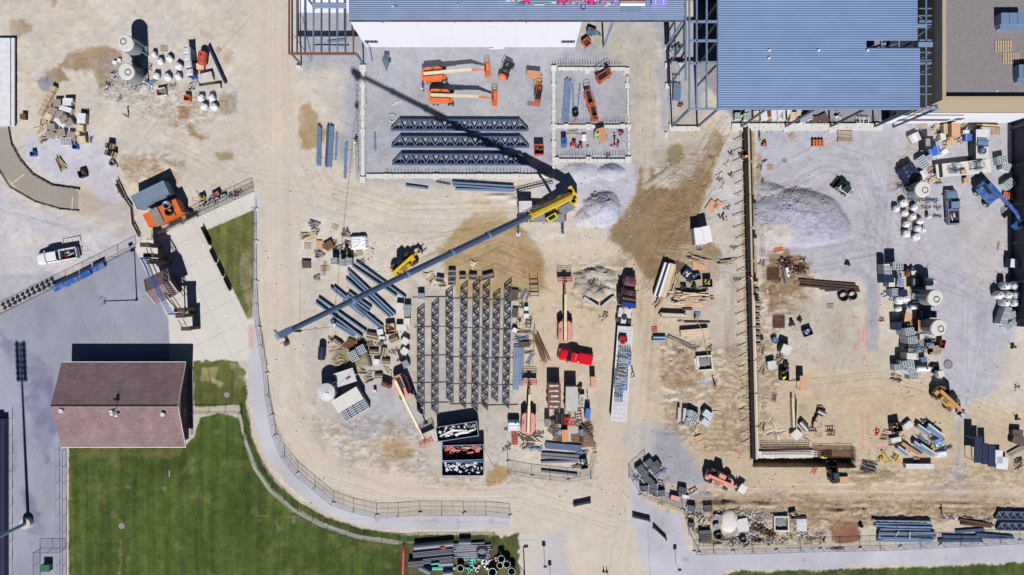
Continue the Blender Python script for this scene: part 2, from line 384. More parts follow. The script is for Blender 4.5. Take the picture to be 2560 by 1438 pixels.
paint([(-60,440),(60,520),(190,540),(330,560),(350,600),(180,690),(-60,770)],(200,197,206),16,20,60,.85)
paint([(60,330),(130,340),(230,330),(280,400),(330,560),(290,590),(230,470),(110,440),(60,400)],(202,200,214),10,12,40,.9)
paint([(-60,690),(90,680),(170,690),(20,770),(-60,790)],(176,178,190),6,5,40,.8)
paint([(300,40),(420,60),(580,200),(560,320),(300,300),(230,260),(300,150)],(204,200,196),20,22,50,.7)
paint([(760,790),(870,760),(1000,850),(1270,1020),(1270,1080),(1080,1060),(900,1110),(800,1050),(770,920)],(192,184,178),16,18,50,.6)
paint([(1040,1030),(1300,1040),(1280,1200),(1060,1190),(990,1110)],(196,188,182),18,18,50,.6)
paint([(930,930),(1060,1040),(1060,1080),(870,1090),(840,1040)],(182,182,192),5,6,30,.8)
paint([(1180,545),(1290,560),(1340,600),(1366,660),(1366,720),(1330,745),(1280,740),(1250,830),(1150,760),(1140,700),(1110,690),(1095,625),(1130,590)],(178,153,113),9,10,40,.95,mot=.2)
paint([(1290,565),(1340,600),(1366,660),(1366,730),(1300,700)],(158,130,92),8,10,30,.6)
paint([(1180,500),(1260,510),(1290,560),(1180,560)],(182,160,126),8,12,20,.7)
paint([(1590,480),(1601,424),(1607,470),(1622,476),(1631,422),(1640,470),(1690,470),(1730,440),(1790,320),(1818,340),(1772,470),(1742,560),(1800,640),(1756,660),(1700,650),(1660,700),(1625,690),(1580,640),(1516,602),(1526,566),(1560,540)],(148,125,95),8,9,24,1.0,mot=.12)
paint([(1660,700),(1640,640),(1720,600),(1800,630),(1790,700),(1720,720)],(176,156,128),14,14,30,.7)
paint([(742,300),(752,262),(776,258),(796,300),(826,330),(800,372),(748,380)],(172,150,112),4,6,24,.9)
paint([(105,215),(112,180),(150,148),(205,120),(262,112),(310,128),(300,200),(262,235),(225,180),(160,175),(178,205),(150,210)],(150,126,98),5,8,24,.85,mot=.3)
paint([(215,120),(260,125),(240,140),(205,145)],(178,158,128),5,4,12,.8)
paint([(235,150),(300,130),(310,215),(262,205)],(168,160,156),8,10,20,.7)
paint(disc(116,210,17),(150,152,166),4,4,12,.9)
paint([(442,262),(478,268),(474,300),(486,330),(520,345),(500,352),(470,330),(470,300),(448,298)],(158,132,100),3,5,14,.85)
paint([(548,240),(590,236),(594,280),(552,290)],(146,140,124),6,8,16,.8,mot=.4)
paint([(30,50),(60,40),(72,70),(50,90),(20,85)],(158,136,112),6,10,14,.7,mot=.4)
paint(disc(574,145,12,ry=20),(170,142,112),5,8,10,.7,mot=.4)
paint([(120,-20),(150,-20),(140,12)],(170,146,120),5,8,12,.6)
paint([(290,390),(370,400),(420,430),(380,470),(310,430)],(170,146,118),10,18,24,.75,mot=.6)
paint([(540,386),(580,388),(570,402),(548,398)],(160,136,106),4,5,12,.7)
paint([(230,480),(330,520),(350,590),(250,560),(190,480)],(190,174,158),14,18,30,.5)
puddle_edge(disc(985,1122,36,ry=30),(186,158,116),(164,142,112),4,12,30)
puddle_edge(disc(1246,1188,26,ry=20),(182,152,108),(152,130,100),3,12,20)
paint(disc(985,1120,60,ry=48),(180,160,136),14,26,30,.4)
paint([(1640,270),(1790,250),(1800,330),(1770,420),(1740,350),(1690,340)],(196,182,160),12,12,30,.5)
paint(disc(1688,388,24,ry=30),(134,124,80),5,5,14,.95)
paint([(1640,380),(1760,350),(1710,450),(1650,430)],(166,150,130),10,12,20,.4)
paint([(870,850),(930,850),(930,915),(870,920),(830,905)],(126,112,70),6,8,16,.85,mot=.5)
paint([(828,870),(860,850),(880,930),(830,930)],(128,120,84),8,10,14,.6,mot=.6)
paint([(1655,920),(1700,940),(1740,960),(1690,972),(1660,960)],(142,118,88),6,10,14,.8,mot=.5)
paint(disc(1715,910,22),(146,124,98),8,10,12,.6,mot=.5)
paint(disc(1770,955,24,ry=14),(206,206,214),5,6,12,.8)
paint([(2026,930),(2060,900),(2080,930)],WARM,8,6,12,.4)
paint([(1920,640),(1960,630),(2030,660),(2020,700),(1950,740),(1920,790)],(134,102,72),8,14,16,.85,mot=.4)
paint([(1930,720),(2030,720),(2010,790),(1940,800)],(166,138,106),10,14,14,.7,mot=.5)
paint(disc(2096,822,26,ry=34),(186,156,138),10,12,18,.6)
paint([(1960,740),(2160,730),(2166,900),(2010,900)],(188,178,168),20,20,40,.6)
paint([(2078,1308),(2146,1306),(2150,1352),(2082,1356)],(140,96,76),4,6,12,.9)
paint([(1755,1300),(1880,1290),(1880,1370),(1760,1350)],(190,180,174),12,14,18,.6)
paint([(1745,1270),(2080,1256),(2560,1270),(2560,1290),(2140,1310),(1800,1310)],(152,128,98),9,16,30,.6,mot=.6)
paint([(2120,1195),(2220,1180),(2260,1200),(2140,1212)],(146,122,90),8,8,20,.6)
paint([(1860,1240),(2100,1246),(2100,1262),(1870,1256)],(160,136,106),6,8,20,.7,mot=.4)
paint([(1730,1075),(1860,1080),(1850,1120),(1740,1110)],(176,154,126),12,14,14,.5,mot=.5)
paint([(2300,560),(2240,430),(2250,390),(2262,480),(2262,580)],(196,164,110),3,4,16,.6)
for(x,y,r)in[(1240,250,60),(2050,400,50),(2460,930,30),(1450,1000,50)]:
 paint(disc(x,y,r),(206,202,200),20,30,40,.3)
paint([(1850,330),(1884,330),(1900,1150),(1872,1150)],(158,134,106),4,4,20,.8)
paint([(1884,380),(1904,380),(1916,640),(1900,640)],(148,126,104),5,8,16,.6,mot=.5)
paint([(748,610),(752,570),(790,545),(815,548),(806,566),(784,574),(764,600),(762,628),(752,632)],(216,220,218),3,5,12,.85)
def mark(pts,col=(232,120,140),op=.8,w=1.4):paint(pts,col,1.2,0.8,8,op,line=w,mot=.4)
for q in[[(2132,783),(2134,814)],[(2164,780),(2165,815),(2168,880)],[(2146,822),(2147,858)],[(2159,815),(2158,850)],[(2137,858),(2137,875)],[(2155,1028),(2158,1120),(2138,1126)],[(2170,1040),(2172,1104),(2222,1107)],[(2222,1118),(2172,1120),(2172,1150),(2142,1151)],[(2161,890),(2161,900)]]:mark(q)
paint([(1030,700),(1150,740),(1290,760),(1290,1040),(1040,1060),(1000,900)],(184,176,168),16,14,50,.7)
for pts,w_,c_,o_ in[([(672,-40),(672,500),(680,900),(720,1090),(800,1190),(940,1250),(1280,1262)],8,(218,209,198),.5),([(716,-40),(718,520),(722,900),(760,1060),(850,1160),(980,1222),(1280,1238)],8,(198,184,168),.35),([(1555,1000),(1530,1200),(1500,1460)],10,(198,182,166),.35),([(1585,900),(1590,1150),(1560,1460)],8,(214,202,190),.45),([(1420,590),(1540,760),(1600,1000)],12,(214,200,184),.35),([(1640,1222),(2100,1216),(2560,1216)],7,(212,198,180),.5),([(1660,1250),(2100,1242),(2560,1248)],6,(178,158,134),.4),([(780,480),(1000,515),(1290,520)],9,(216,204,190),.5),([(640,80),(480,300),(380,360),(330,560)],10,(218,211,203),.45),([(300,560),(200,600),(40,600)],12,(214,208,206),.4),([(2250,640),(2400,720),(2440,900),(2400,1040)],10,(196,195,208),.5),([(1980,400),(2130,370),(2220,480),(2250,620)],10,(198,197,209),.5),([(1740,1080),(1800,980),(1840,700)],9,(176,156,132),.3)]:
 paint(pts,c_,6,6,60,min(.85,o_*1.6),line=w_,mot=.3)
for _ in range(70):x,y=random.choice([(random.uniform(1640,1870),random.uniform(860,1130)),(random.uniform(760,1040),random.uniform(1040,1160)),(random.uniform(1900,2160),random.uniform(640,1110)),(random.uniform(1620,2540),random.uniform(1150,1300)),(random.uniform(40,600),random.uniform(0,560))]);r=random.uniform(5,22);paint(disc(x,y,r,9,r*random.uniform(.4,1)),random.choice([(160,138,112),(178,158,134),(218,212,206),(150,134,116),(170,164,164)]),r*.4,r*.7,12,random.uniform(.2,.6),mot=.5)
for pts,z_,o_ in[([(1640,850),(1760,870),(1860,860),(1872,1140),(1760,1140),(1660,1090)],.25,.75),([(1900,640),(2050,700),(1960,800),(1910,1140),(1890,1140)],.25,.7),([(1740,1236),(2560,1262),(2560,1300),(1750,1318)],.4,.8),([(1740,1310),(2080,1300),(2080,1375),(1760,1370)],.3,.6),([(1420,640),(1560,650),(1550,770),(1440,770)],.25,.6),([(750,1040),(1060,1060),(1080,1190),(960,1190),(820,1120)],.15,.45),([(300,380),(460,400),(440,470),(310,450)],.15,.6),([(1650,420),(1790,330),(1760,600),(1640,690)],.2,.5),([(2280,300),(2340,300),(2300,620),(2236,600),(2236,420)],.15,.5),([(1890,470),(2060,480),(2120,560),(2000,500)],.4,.3),([(2120,1180),(2560,1170),(2560,1215),(2140,1215)],.2,.5),([(270,160),(420,200),(560,280),(480,340),(240,240)],.2,.45),([(1000,1170),(1240,1180),(1500,1190),(1500,1215),(1050,1210)],.1,.4)]:
 s,m=field(pts,14,14,30);X,Y=GX[s],GY[s];r=1-np.abs(fbm(X,Y,24,4,SEED[0],.55)*2-1);r2=fbm(X,Y,9,3,SEED[0]+2)
 Z[s]+=m*z_*(r*1.1+r2*.5-.9);blend(s,(150,128,104),m*o_*ss((r-.72)*4)*.8);blend(s,(120,100,82),m*o_*ss((r2-.62)*6)*.5);blend(s,(216,206,196),m*o_*ss((.38-r2)*6)*.5)
for pts,dz in[([(1884,1149),(2136,1147),(2136,1167),(1884,1164)],2.6),([(2034,1116),(2138,1116),(2138,1150),(2034,1150)],1.4)]:
 s,m=field(pts,1.6,1.5,10);Z[s]=np.minimum(Z[s],Z[s]*(1-m)-m*dz);blend(s,(126,106,86),m*.9)
def mound(x,y,rx,ry,h,col=None,seed=1,pw=1.3,rough=.25,rot=0,op=.8):
 s=sl(x-rx*1.6,y-rx*1.6-ry,x+rx*1.6,y+rx*1.6+ry);X,Y=GX[s]-x,GY[s]-y
 c,n=math.cos(rot),math.sin(rot);X,Y=X*c+Y*n,-X*n+Y*c
 d=np.hypot(X/rx,Y/ry)*(1+.5*(fbm(GX[s],GY[s],rx*.9,3,seed)-.5))
 t=np.clip(1-d,0,1);z=h*(1-(1-t)**pw)*(1+rough*(fbm(GX[s],GY[s],16,4,seed+3)-.5)*2)
 Z[s]=np.where(t>0,np.maximum(Z[s],z*ss(t*6)),Z[s])
 if col:blend(s,col,ss(t*6)*op)
mound(1505,522,50,46,1.9,(182,186,206),5,1.3,.2)
mound(1470,545,34,26,.8,(188,188,202),6)
mound(1524,430,34,22,1.1,(178,180,196),7)
mound(1450,430,55,26,.5,(190,190,204),8)
for _a in range(9):mound(1490+38*math.cos(_a*.7),708+26*math.sin(_a*.7),22,17,.8,(166,157,148),60+_a,pw=1.6,rough=.5)
mound(1480,722,30,16,.5,(176,168,160),9,rough=.8)
mound(1522,700,26,22,.4,(176,168,158),10,rough=.5)
mound(1450,690,22,12,.6,(180,168,152),12,rough=.5)
mound(1996,545,132,74,1.5,(172,172,192),13,2.4,.22,rot=.14)
mound(1930,478,50,22,.7,(172,170,176),14,1.3,.9,rot=.2)
mound(2020,492,60,16,.7,(174,172,180),15,1.3,.9,rot=.35)
mound(1925,590,60,36,.5,(196,188,180),17,1.3,.4)
mound(2395,1262,90,8,.35,None,21);mound(1900,1262,70,9,.5,None,22,rough=.9)
mound(1800,1262,60,14,.7,(168,146,118),23,rough=.9);mound(2100,1278,60,7,.4,None,24,rough=.9)
mound(2160,1186,60,8,.35,None,25,rough=.9);mound(2250,1300,120,7,.35,None,26,rough=.9)
mound(1898,520,8,110,.5,None,27,rough=.9);mound(1906,600,8,60,.5,None,28,rough=.9)
mound(1290,500,30,12,.4,None,29);mound(1250,490,50,6,.3,None,30)
mound(1650,440,50,10,.4,(176,164,148),31,rough=.8,rot=-.6)
mound(2270,660,30,14,.1,None,33)
for a in[([(690,-40),(690,500),(700,1000),(800,1180),(1000,1240),(1300,1240),(1500,1300)],22,40,.16),([(700,300),(800,480),(1000,540),(1280,540)],16,40,.13),([(640,60),(400,330),(600,430),(760,460)],8,30,.12),([(1610,100),(1612,420)],12,24,.18,(170,150,122)),([(1610,420),(1612,560),(1630,690),(1600,1000),(1560,1300),(1540,1480)],20,26,.2),([(1800,330),(1740,440),(1660,560),(1600,680)],16,34,.5,(112,92,68),1.4,.05,1),([(1810,360),(1700,520),(1640,680)],18,44,.5,(116,94,70),1.3,.06,1),([(1560,640),(1640,560),(1780,500)],12,26,.4,(110,90,66),1.3,.06,1),([(1540,600),(1580,520),(1660,450)],9,22,.35,(112,92,68),1.3,.05,1),([(1100,620),(1240,590),(1370,640)],9,40,.35,(136,108,74),1.3,.04),([(1700,440),(1610,500),(1560,590)],8,20,.4,(118,98,74),1.3,.04,1),([(1780,560),(1690,600),(1620,700)],10,24,.4,(120,100,76),1.3,.05,1),([(1290,690),(1100,640),(1000,700)],9,26,.3,(138,112,76)),([(1120,690),(1240,640),(1370,700)],10,30,.35,(136,110,74)),([(1960,440),(2060,390),(2150,420),(2200,560),(2260,640),(2440,720),(2440,900)],16,36,.25,(140,138,150)),([(1940,660),(2080,640),(2190,620),(2200,480)],14,34,.3,(138,134,144)),([(2180,560),(2184,700),(2182,880)],8,14,.25,(140,138,150)),([(2100,580),(2300,640),(2480,760),(2440,980)],10,30,.2,(148,146,160)),([(1640,1240),(1900,1236),(2250,1240),(2600,1230)],18,30,.22,(164,142,112)),([(2000,960),(2200,940),(2400,1000),(2600,1080)],8,40,.15,(160,140,112)),([(2402,1000),(2404,1180),(2440,1240)],6,10,.2,(150,146,150)),([(60,520),(200,560),(260,640),(60,660)],10,30,.16,(160,156,172)),([(240,340),(290,460),(320,560)],8,20,.14,(166,160,176)),([(1820,700),(1830,900),(1840,1080)],8,12,.2,(150,132,108)),([(1440,430),(1540,470),(1570,540)],8,30,.25,(160,158,168)),([(1000,250),(1200,240),(1400,130)],6,30,.1,(150,148,160)),([(1930,520),(2040,540),(2110,560)],8,28,.3,(132,130,150),1.4,.05,1),([(1920,560),(2030,590),(2110,590)],7,18,.25,(140,138,156),1.4,.05,1),]:
 ruts(*a)
ruts([(690,-40),(690,500),(700,1000),(800,1180),(1000,1230),(1500,1300)],14,34,.3,light=True,depth=0)
ruts([(1560,1440),(1480,1300),(1300,1240)],10,40,.2,light=True,depth=0)
ruts([(1900,1225),(2500,1225)],8,26,.35,light=True,depth=0)
for _ in range(900):
 x=random.uniform(0,2560);y=random.uniform(0,1438);r=random.uniform(1,3.2)
 c=random.choice([(150,132,112),(170,160,150),(228,224,220),(120,110,104)])
 s=sl(x-r-4,y-r-4,x+r+4,y+r+4);m=ss(1.4-np.hypot(GX[s]-x,GY[s]-y)/(r*.9));blend(s,c,m*random.uniform(.15,.6))
HAUL=np.zeros(GX.shape);HAUL[:]=ss((fbm(GX,GY,300,3,77)-.35)*3)
BL=(fbm(GX,GY,34,5,71)-.5);BS=fbm(GX,GY,90,3,72);ST=fbm(GX,GY,5,2,73)
QH,QM=field([(600,-80),(744,-80),(752,540),(748,980),(800,1120),(900,1190),(1200,1225),(1480,1225),(1520,1000),(1500,700),(1290,600),(1140,560),(760,520),(1400,600),(1500,630),(1580,700),(1640,1100),(1600,1500),(1350,1500),(1270,1290),(900,1272),(720,1130),(650,850),(636,480)],18,12,60)
HM=np.zeros(GX.shape);HM[QH]=QM
blend((slice(None),slice(None)),(214,203,190),HM*.55)
Q=1-HM*.6
COL*=(1+(NM-.5)*.10*Q+(NF-.5)*.10*(.5+BS)*Q+BL*.06*Q+(ST-.5)*.06*Q)[...,None]
COL+=((fbm(GX,GY,46,5,74)-.5)*2)[...,None]*np.array([4,0,-5.])
SP=ss((vnoise(GX,GY,7,7,75)-.80)*8)*ss((fbm(GX,GY,110,3,76)-.42)*5)
COL-=(SP*Q)[...,None]*np.array([18,18,17.])
COL+=((NP-.5)*7)[...,None]
Z+=(NM-.5)*.10+((NF-.5)*.07+(ST-.5)*.03)*Q
CLASS={}
def region(name,pts,color,soft=1.4,rag=0,rs=20,line=None,flat=True,tex=None):
 s,m=field(pts,soft,rag,rs,line);k=CLASS.setdefault(name,np.zeros(GX.shape));k[s]=np.maximum(k[s],m)
 for q in CLASS:
  if q!=name:CLASS[q][s]=CLASS[q][s]*(1-m)
 c=np.array(color,float)*np.ones(GX[s].shape+(3,))
 if tex:c=tex(GX[s],GY[s],c)
 COL[s]=COL[s]*(1-m[...,None])+c*m[...,None]
 if flat:Z[s]=Z[s]*(1-m)
 return s,m
def t_grass(X,Y,c):
 a=fbm(X,Y,90,5,41)[...,None];b=fbm(X,Y,16,4,42)[...,None];st=fbm(X,Y,7,2,43,26)[...,None]
 mw=(np.sin(X/6.2+(fbm(X,Y,200,2,45)-.5)*2)[...,None]>0)*.07
 c=c*(.80+.36*a)*(.82+.34*b)*(.84+.28*st+mw)
 dry=ss((fbm(X,Y,40,5,44)-.62)*6)[...,None]*.45
 c=c*(1-dry)+np.array([132,128,84])*dry
 return c+(rng.rand(*X.shape)[...,None]-.5)*16
def t_pave(X,Y,c):
 return c*(.93+.14*fbm(X,Y,120,5,51)[...,None])+(rng.rand(*X.shape)[...,None]-.5)*5
def t_asph(X,Y,c):
 f=fbm(X,Y,110,5,61)[...,None];g=fbm(X,Y,26,4,62,2)[...,None]
 return c*(.86+.2*f+.10*g)+(rng.rand(*X.shape)[...,None]-.5)*7
def t_slab(gridx,gridy,ang=0):
 def f(X,Y,c):
  c=t_pave(X,Y,c);a,b=math.cos(ang),math.sin(ang);u=X*a+Y*b;v=-X*b+Y*a
  j=np.maximum(np.clip(1-np.abs((u+gridx/2)%gridx-gridx/2)/1.6,0,1),np.clip(1-np.abs((v+gridy/2)%gridy-gridy/2)/1.6,0,1))
  return c*(1-.10*j[...,None])
 return f
ASPH=(158,161,177);PLAZA=(215,210,204)
region('asphalt',[(-200,782),(0,782),(120,725),(335,618),(422,800),(424,905),(165,1118),(166,1700),(-200,1700)],ASPH,tex=t_asph)
region('grass',[(172,1120),(460,1116),(484,1094),(500,1044),(545,1032),(596,1046),(612,1100),(630,1150),(660,1198),(700,1240),(760,1285),(830,1322),(905,1346),(1000,1362),(1235,1366),(1300,1440),(1310,1700),(172,1700)],(77,94,43),2.5,3,14,flat=False,tex=t_grass)
region('pavement',[(334,616),(372,590),(500,532),(634,476),(641,520),(636,700),(634,800),(640,900),(592,902),(590,905),(482,905),(480,862),(424,862),(422,800)],PLAZA,tex=t_slab(62,62,-.46))
region('grass',[(510,578),(637,524),(634,700),(631,790),(619,797)],(102,104,60),1.5,1.2,10,flat=False,tex=t_grass)
paint([(600,640),(632,620),(634,800),(618,790)],(176,164,148),6,10,10,.7,mot=.6)
region('path',[(636,480),(656,500),(642,560),(648,810),(664,930),(690,1070),(726,1150),(780,1208),(850,1256),(940,1290),(1275,1288),(1275,1318),(1120,1326),(950,1322),(880,1308),(790,1268),(720,1212),(668,1140),(640,1060),(622,990),(620,905),(632,860),(634,800),(636,560)],(198,197,206),1.6,1,20,tex=t_pave)
paint([(622,812),(634,812),(634,872),(622,872)],(214,176,176),1.5,0,10,.9)
region('grass',[(483,904),(590,903),(612,930),(620,985),(616,1008),(575,1018),(486,1022)],(98,104,56),2,4,12,flat=False,tex=t_grass)
paint([(560,905),(600,905),(622,960),(600,950)],(190,182,170),4,8,10,.6,mot=.6)
for q in[[(504,918),(545,918),(540,952),(500,952)],[(528,945),(560,958),(552,970),(530,955)]]:paint(q,(186,170,138),1.5,3,8,.9,mot=.4)
paint([(520,918),(526,950)],(100,104,60),1,1,8,.9,line=1.5)
region('path',[(480,1022),(600,1010),(606,1034),(548,1032),(500,1044),(484,1094),(462,1112),(474,1040)],(202,192,178),2,3,14,tex=t_pave)
VERGE=[(606,1010),(622,1092),(646,1160),(684,1214),(740,1262),(810,1300),(900,1330),(1010,1346),(1240,1346)]
region('grass',VERGE,(78,94,46),2,3,12,line=9,flat=False,tex=t_grass)
region('kerb',[(x-8,y+12)for x,y in VERGE[1:]],(176,172,166),1.4,.6,12,line=4.5,tex=t_pave)
paint([(x+10,y-10)for x,y in VERGE],(190,176,164),3,4,8,.7,line=3.5,mot=.5)
region('grass',[(1000,1362),(1240,1350),(1290,1334),(1304,1440),(1304,1600),(1000,1600)],(86,92,54),2,5,12,flat=False,tex=t_grass)
paint([(1010,1370),(1250,1360),(1270,1438),(1020,1438)],(120,112,84),8,12,12,.5,mot=.5)
region('pavement',[(1299,1334),(1338,1334),(1349,1600),(1312,1600)],(208,202,194),1.4,0,10,tex=t_slab(400,27))
region('road',[(1340,1334),(1400,1334),(1440,1500),(1440,1700),(1352,1700)],(198,195,198),16,10,30,tex=t_pave)
region('road',[(1580,1180),(1610,1260),(1700,1290),(1725,1372),(1745,1385),(2700,1340),(2700,1404),(1830,1424),(1790,1440),(1760,1700),(1590,1700),(1620,1430),(1580,1290)],(192,190,203),7,8,40,tex=t_asph)
for q in[[(1655,1260),(1655,1370),(1622,1372)],[(1620,1320),(1625,1438)],[(1600,1420),(1640,1500)],[(1655,1330),(1700,1332)]]:paint(q,(150,140,146),.8,1.5,20,.5,line=.6)
region('grass',[(1790,1700),(1800,1440),(1850,1430),(2100,1424),(2330,1416),(2560,1408),(2720,1404),(2720,1700)],(78,94,46),3,4,10,flat=False,tex=t_grass)
for x in range(2012,2560,40):mark([(x,1384-(x-2012)*.02),(x,1404-(x-2012)*.03)],(216,200,180),.5,1)
region('track',[(-60,318),(22,318),(30,360),(52,400),(84,436),(130,462),(184,472),(196,478),(196,526),(150,520),(90,502),(40,470),(0,428),(-60,372)],(174,165,158),2,1.5,16,tex=t_slab(4.2,4.2))
paint([(196,470),(250,490),(250,530),(196,530)],(186,172,158),6,10,16,.7)
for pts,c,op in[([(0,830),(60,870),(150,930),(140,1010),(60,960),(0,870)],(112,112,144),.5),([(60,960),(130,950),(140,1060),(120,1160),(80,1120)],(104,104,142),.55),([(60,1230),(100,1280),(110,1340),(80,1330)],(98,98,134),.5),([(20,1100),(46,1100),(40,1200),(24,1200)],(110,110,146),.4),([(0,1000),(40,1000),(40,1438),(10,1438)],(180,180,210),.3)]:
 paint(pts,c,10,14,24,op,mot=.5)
for q in[[(172,720),(232,862)],[(310,735),(335,800)],[(0,836),(150,938)],[(70,1105),(165,1190)],[(285,810),(300,850)],[(270,808),(288,840)]]:paint(q,(120,118,146),.8,1,20,.5,line=.7)
paint([(80,900),(250,820),(270,790)],(148,146,170),4,4,20,.25,line=2)
paint([(300,1300),(303,1300),(301,1440)],(168,152,120),4,5,8,.8,line=3,mot=.5)
for(x,y,r)in[(990,1377,6),(922,1394,4),(968,1415,9),(674,1260,4),(880,1377,5),(285,1288,10)]:paint(disc(x,y,r),(120,110,72),3,3,8,.7)
for x in(342,398,452,503,556,610):paint([(x,1230),(x-4,1440)],(112,132,76),.8,1.5,30,.35,line=.6,mot=.6)
for _ in range(40):x,y=random.choice([(random.uniform(185,590),random.uniform(1130,1430)),(random.uniform(600,880),random.uniform(1360,1430))]);paint(disc(x,y,random.uniform(4,16)),random.choice([(110,112,62),(56,76,34),(96,104,52)]),6,8,12,random.uniform(.2,.5),mot=.6)
paint([(190,1130),(460,1122),(450,1140),(200,1150)],(136,118,78),6,10,12,.6,mot=.5)
paint([(176,1130),(182,1438)],(120,112,70),4,4,10,.5,line=4)
for q in[[(748,540),(750,800),(750,840)],[(745,560),(752,600),(748,1000)],[(640,1290),(1270,1308)]]:paint(q,(168,152,134),.9,1.2,20,.5,line=.7)
for _ in range(60):
 x,y=random.choice([(random.uniform(30,420),random.uniform(640,1400)),(random.uniform(640,1270),random.uniform(1290,1320)),(random.uniform(1620,2540),random.uniform(1360,1410))]);paint(disc(x,y,random.uniform(2,9),8,random.uniform(2,8)),random.choice([(120,118,138),(186,180,176),(140,136,150)]),4,4,8,random.uniform(.15,.5))
COL=np.clip(COL,4,250)
def lin_np(c):c=c/255.0;return np.where(c<=.04045,c/12.92,((c+.055)/1.055)**2.4)
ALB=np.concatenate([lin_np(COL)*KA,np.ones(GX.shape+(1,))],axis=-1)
def ground_material(name,bump,bscale,var,vscale):
 m=bpy.data.materials.new(name);m.use_nodes=True;n=m.node_tree.nodes;l=m.node_tree.links
 b=n["Principled BSDF"];b.inputs["Roughness"].default_value=.95;b.inputs["Specular IOR Level"].default_value=.15
 at=n.new("ShaderNodeAttribute");at.attribute_name="albedo"
 tc=n.new("ShaderNodeTexCoord");nz=n.new("ShaderNodeTexNoise");nz.inputs["Scale"].default_value=vscale;nz.inputs["Detail"].default_value=5;nz.inputs["Roughness"].default_value=.75
 l.new(tc.outputs["Object"],nz.inputs["Vector"])
 mr=n.new("ShaderNodeMapRange");mr.inputs[1].default_value=.3;mr.inputs[2].default_value=.7;mr.inputs[3].default_value=1-var;mr.inputs[4].default_value=1+var
 l.new(nz.outputs[0],mr.inputs[0])
 vs=n.new("ShaderNodeVectorMath");vs.operation='SCALE';l.new(at.outputs["Color"],vs.inputs[0]);l.new(mr.outputs[0],vs.inputs["Scale"]);l.new(vs.outputs[0],b.inputs["Base Color"])
 bn=n.new("ShaderNodeTexNoise");bn.inputs["Scale"].default_value=bscale;bn.inputs["Detail"].default_value=5;l.new(tc.outputs["Object"],bn.inputs["Vector"])
 bp=n.new("ShaderNodeBump");bp.inputs["Strength"].default_value=bump;bp.inputs["Distance"].default_value=.08
 l.new(bn.outputs[0],bp.inputs["Height"]);l.new(bp.outputs[0],b.inputs["Normal"]);MATS[name]=m
ground_material("m_ground",.35,4.5,.10,4.2);ground_material("m_grass",.8,9,.3,5);ground_material("m_pave",.08,6,.05,3)
WX=(GX-1280)/S;WY=(719-GY)/S
def sheet(name,mask,dz,mname):
 q=None
 if mask is None:
  idx=np.arange(NYg*NXg).reshape(NYg,NXg);quads=np.stack([idx[1:,:-1],idx[1:,1:],idx[:-1,1:],idx[:-1,:-1]],-1).reshape(-1,4)
 else:
  mc=(mask[:-1,:-1]+mask[1:,:-1]+mask[:-1,1:]+mask[1:,1:])/4>.5
  idx=np.arange(NYg*NXg).reshape(NYg,NXg);quads=np.stack([idx[1:,:-1],idx[1:,1:],idx[:-1,1:],idx[:-1,:-1]],-1)[mc]
 used=np.unique(quads);remap=np.zeros(NYg*NXg,np.int64);remap[used]=np.arange(len(used));quads=remap[quads]
 co=np.stack([WX.ravel()[used],WY.ravel()[used],Z.ravel()[used]+dz],-1)
 me=bpy.data.meshes.new(name);me.vertices.add(len(used));me.vertices.foreach_set("co",co.ravel().astype(np.float32))
 me.loops.add(len(quads)*4);me.loops.foreach_set("vertex_index",quads.ravel().astype(np.int32))
 me.polygons.add(len(quads));me.polygons.foreach_set("loop_start",(np.arange(len(quads))*4).astype(np.int32));me.polygons.foreach_set("loop_total",np.full(len(quads),4,np.int32))
 me.update(calc_edges=True)
 a=me.color_attributes.new("albedo",'FLOAT_COLOR','POINT');a.data.foreach_set("color",ALB.reshape(-1,4)[used].ravel().astype(np.float32))
 me.materials.append(MATS[mname]);me.polygons.foreach_set("use_smooth",np.ones(len(quads),bool))
 o=bpy.data.objects.new(name,me);sc.collection.objects.link(o);o["kind"]="structure";return o
sheet("ground",None,0.0,"m_ground")
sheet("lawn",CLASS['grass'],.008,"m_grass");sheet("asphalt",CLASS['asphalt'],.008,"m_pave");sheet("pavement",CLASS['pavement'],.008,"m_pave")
_s=[];_f=[];_r=random.Random(3)
for _ in range(8000):
 if _r.random()<.62:bx_,by_,sp=_r.choice([(1505,530,70),(1960,500,90),(1990,560,120),(1450,430,60),(150,320,70),(360,200,60),(860,900,60),(1310,800,50),(2240,1120,90),(1600,1240,80),(1480,705,45),(1990,490,70),(1840,1320,90),(1640,1190,60),(1740,900,60),(1960,670,60),(1830,1240,160),(1500,520,60),(1905,560,25),(2150,1290,250),(330,230,60),(1740,640,80),(900,650,120),(1330,1090,60),(1930,1060,60),(1895,900,30),(2290,960,60),(1680,420,50)]);px,py=_r.gauss(bx_,sp*.6),_r.gauss(by_,min(sp,60)*.5)
 else:px,py=_r.uniform(660,2540),_r.uniform(130,1290)
 i,j=int(np.searchsorted(gx,px)),int(np.searchsorted(gy,py))
 if not(0<i<len(gx)and 0<j<len(gy))or max(CLASS[q][j,i]for q in('grass','path','pavement','asphalt','road','track'))>.1:continue
 q=_r.uniform(.05,.17)*_r.choice([.7,1,1,1.6]);x0,y0,z0=(px-1280)/S,(719-py)/S,Z[j,i];a=_r.uniform(0,3);b0=len(_s)
 for k in range(4):t=a+k*1.57+_r.uniform(-.3,.3);_s.append((x0+math.cos(t)*q,y0+math.sin(t)*q*.75,z0-.02))
 _s.append((x0,y0,z0+q*_r.uniform(.5,.9)));_f+=[(b0+k,b0+(k+1)%4,b0+4)for k in range(4)]
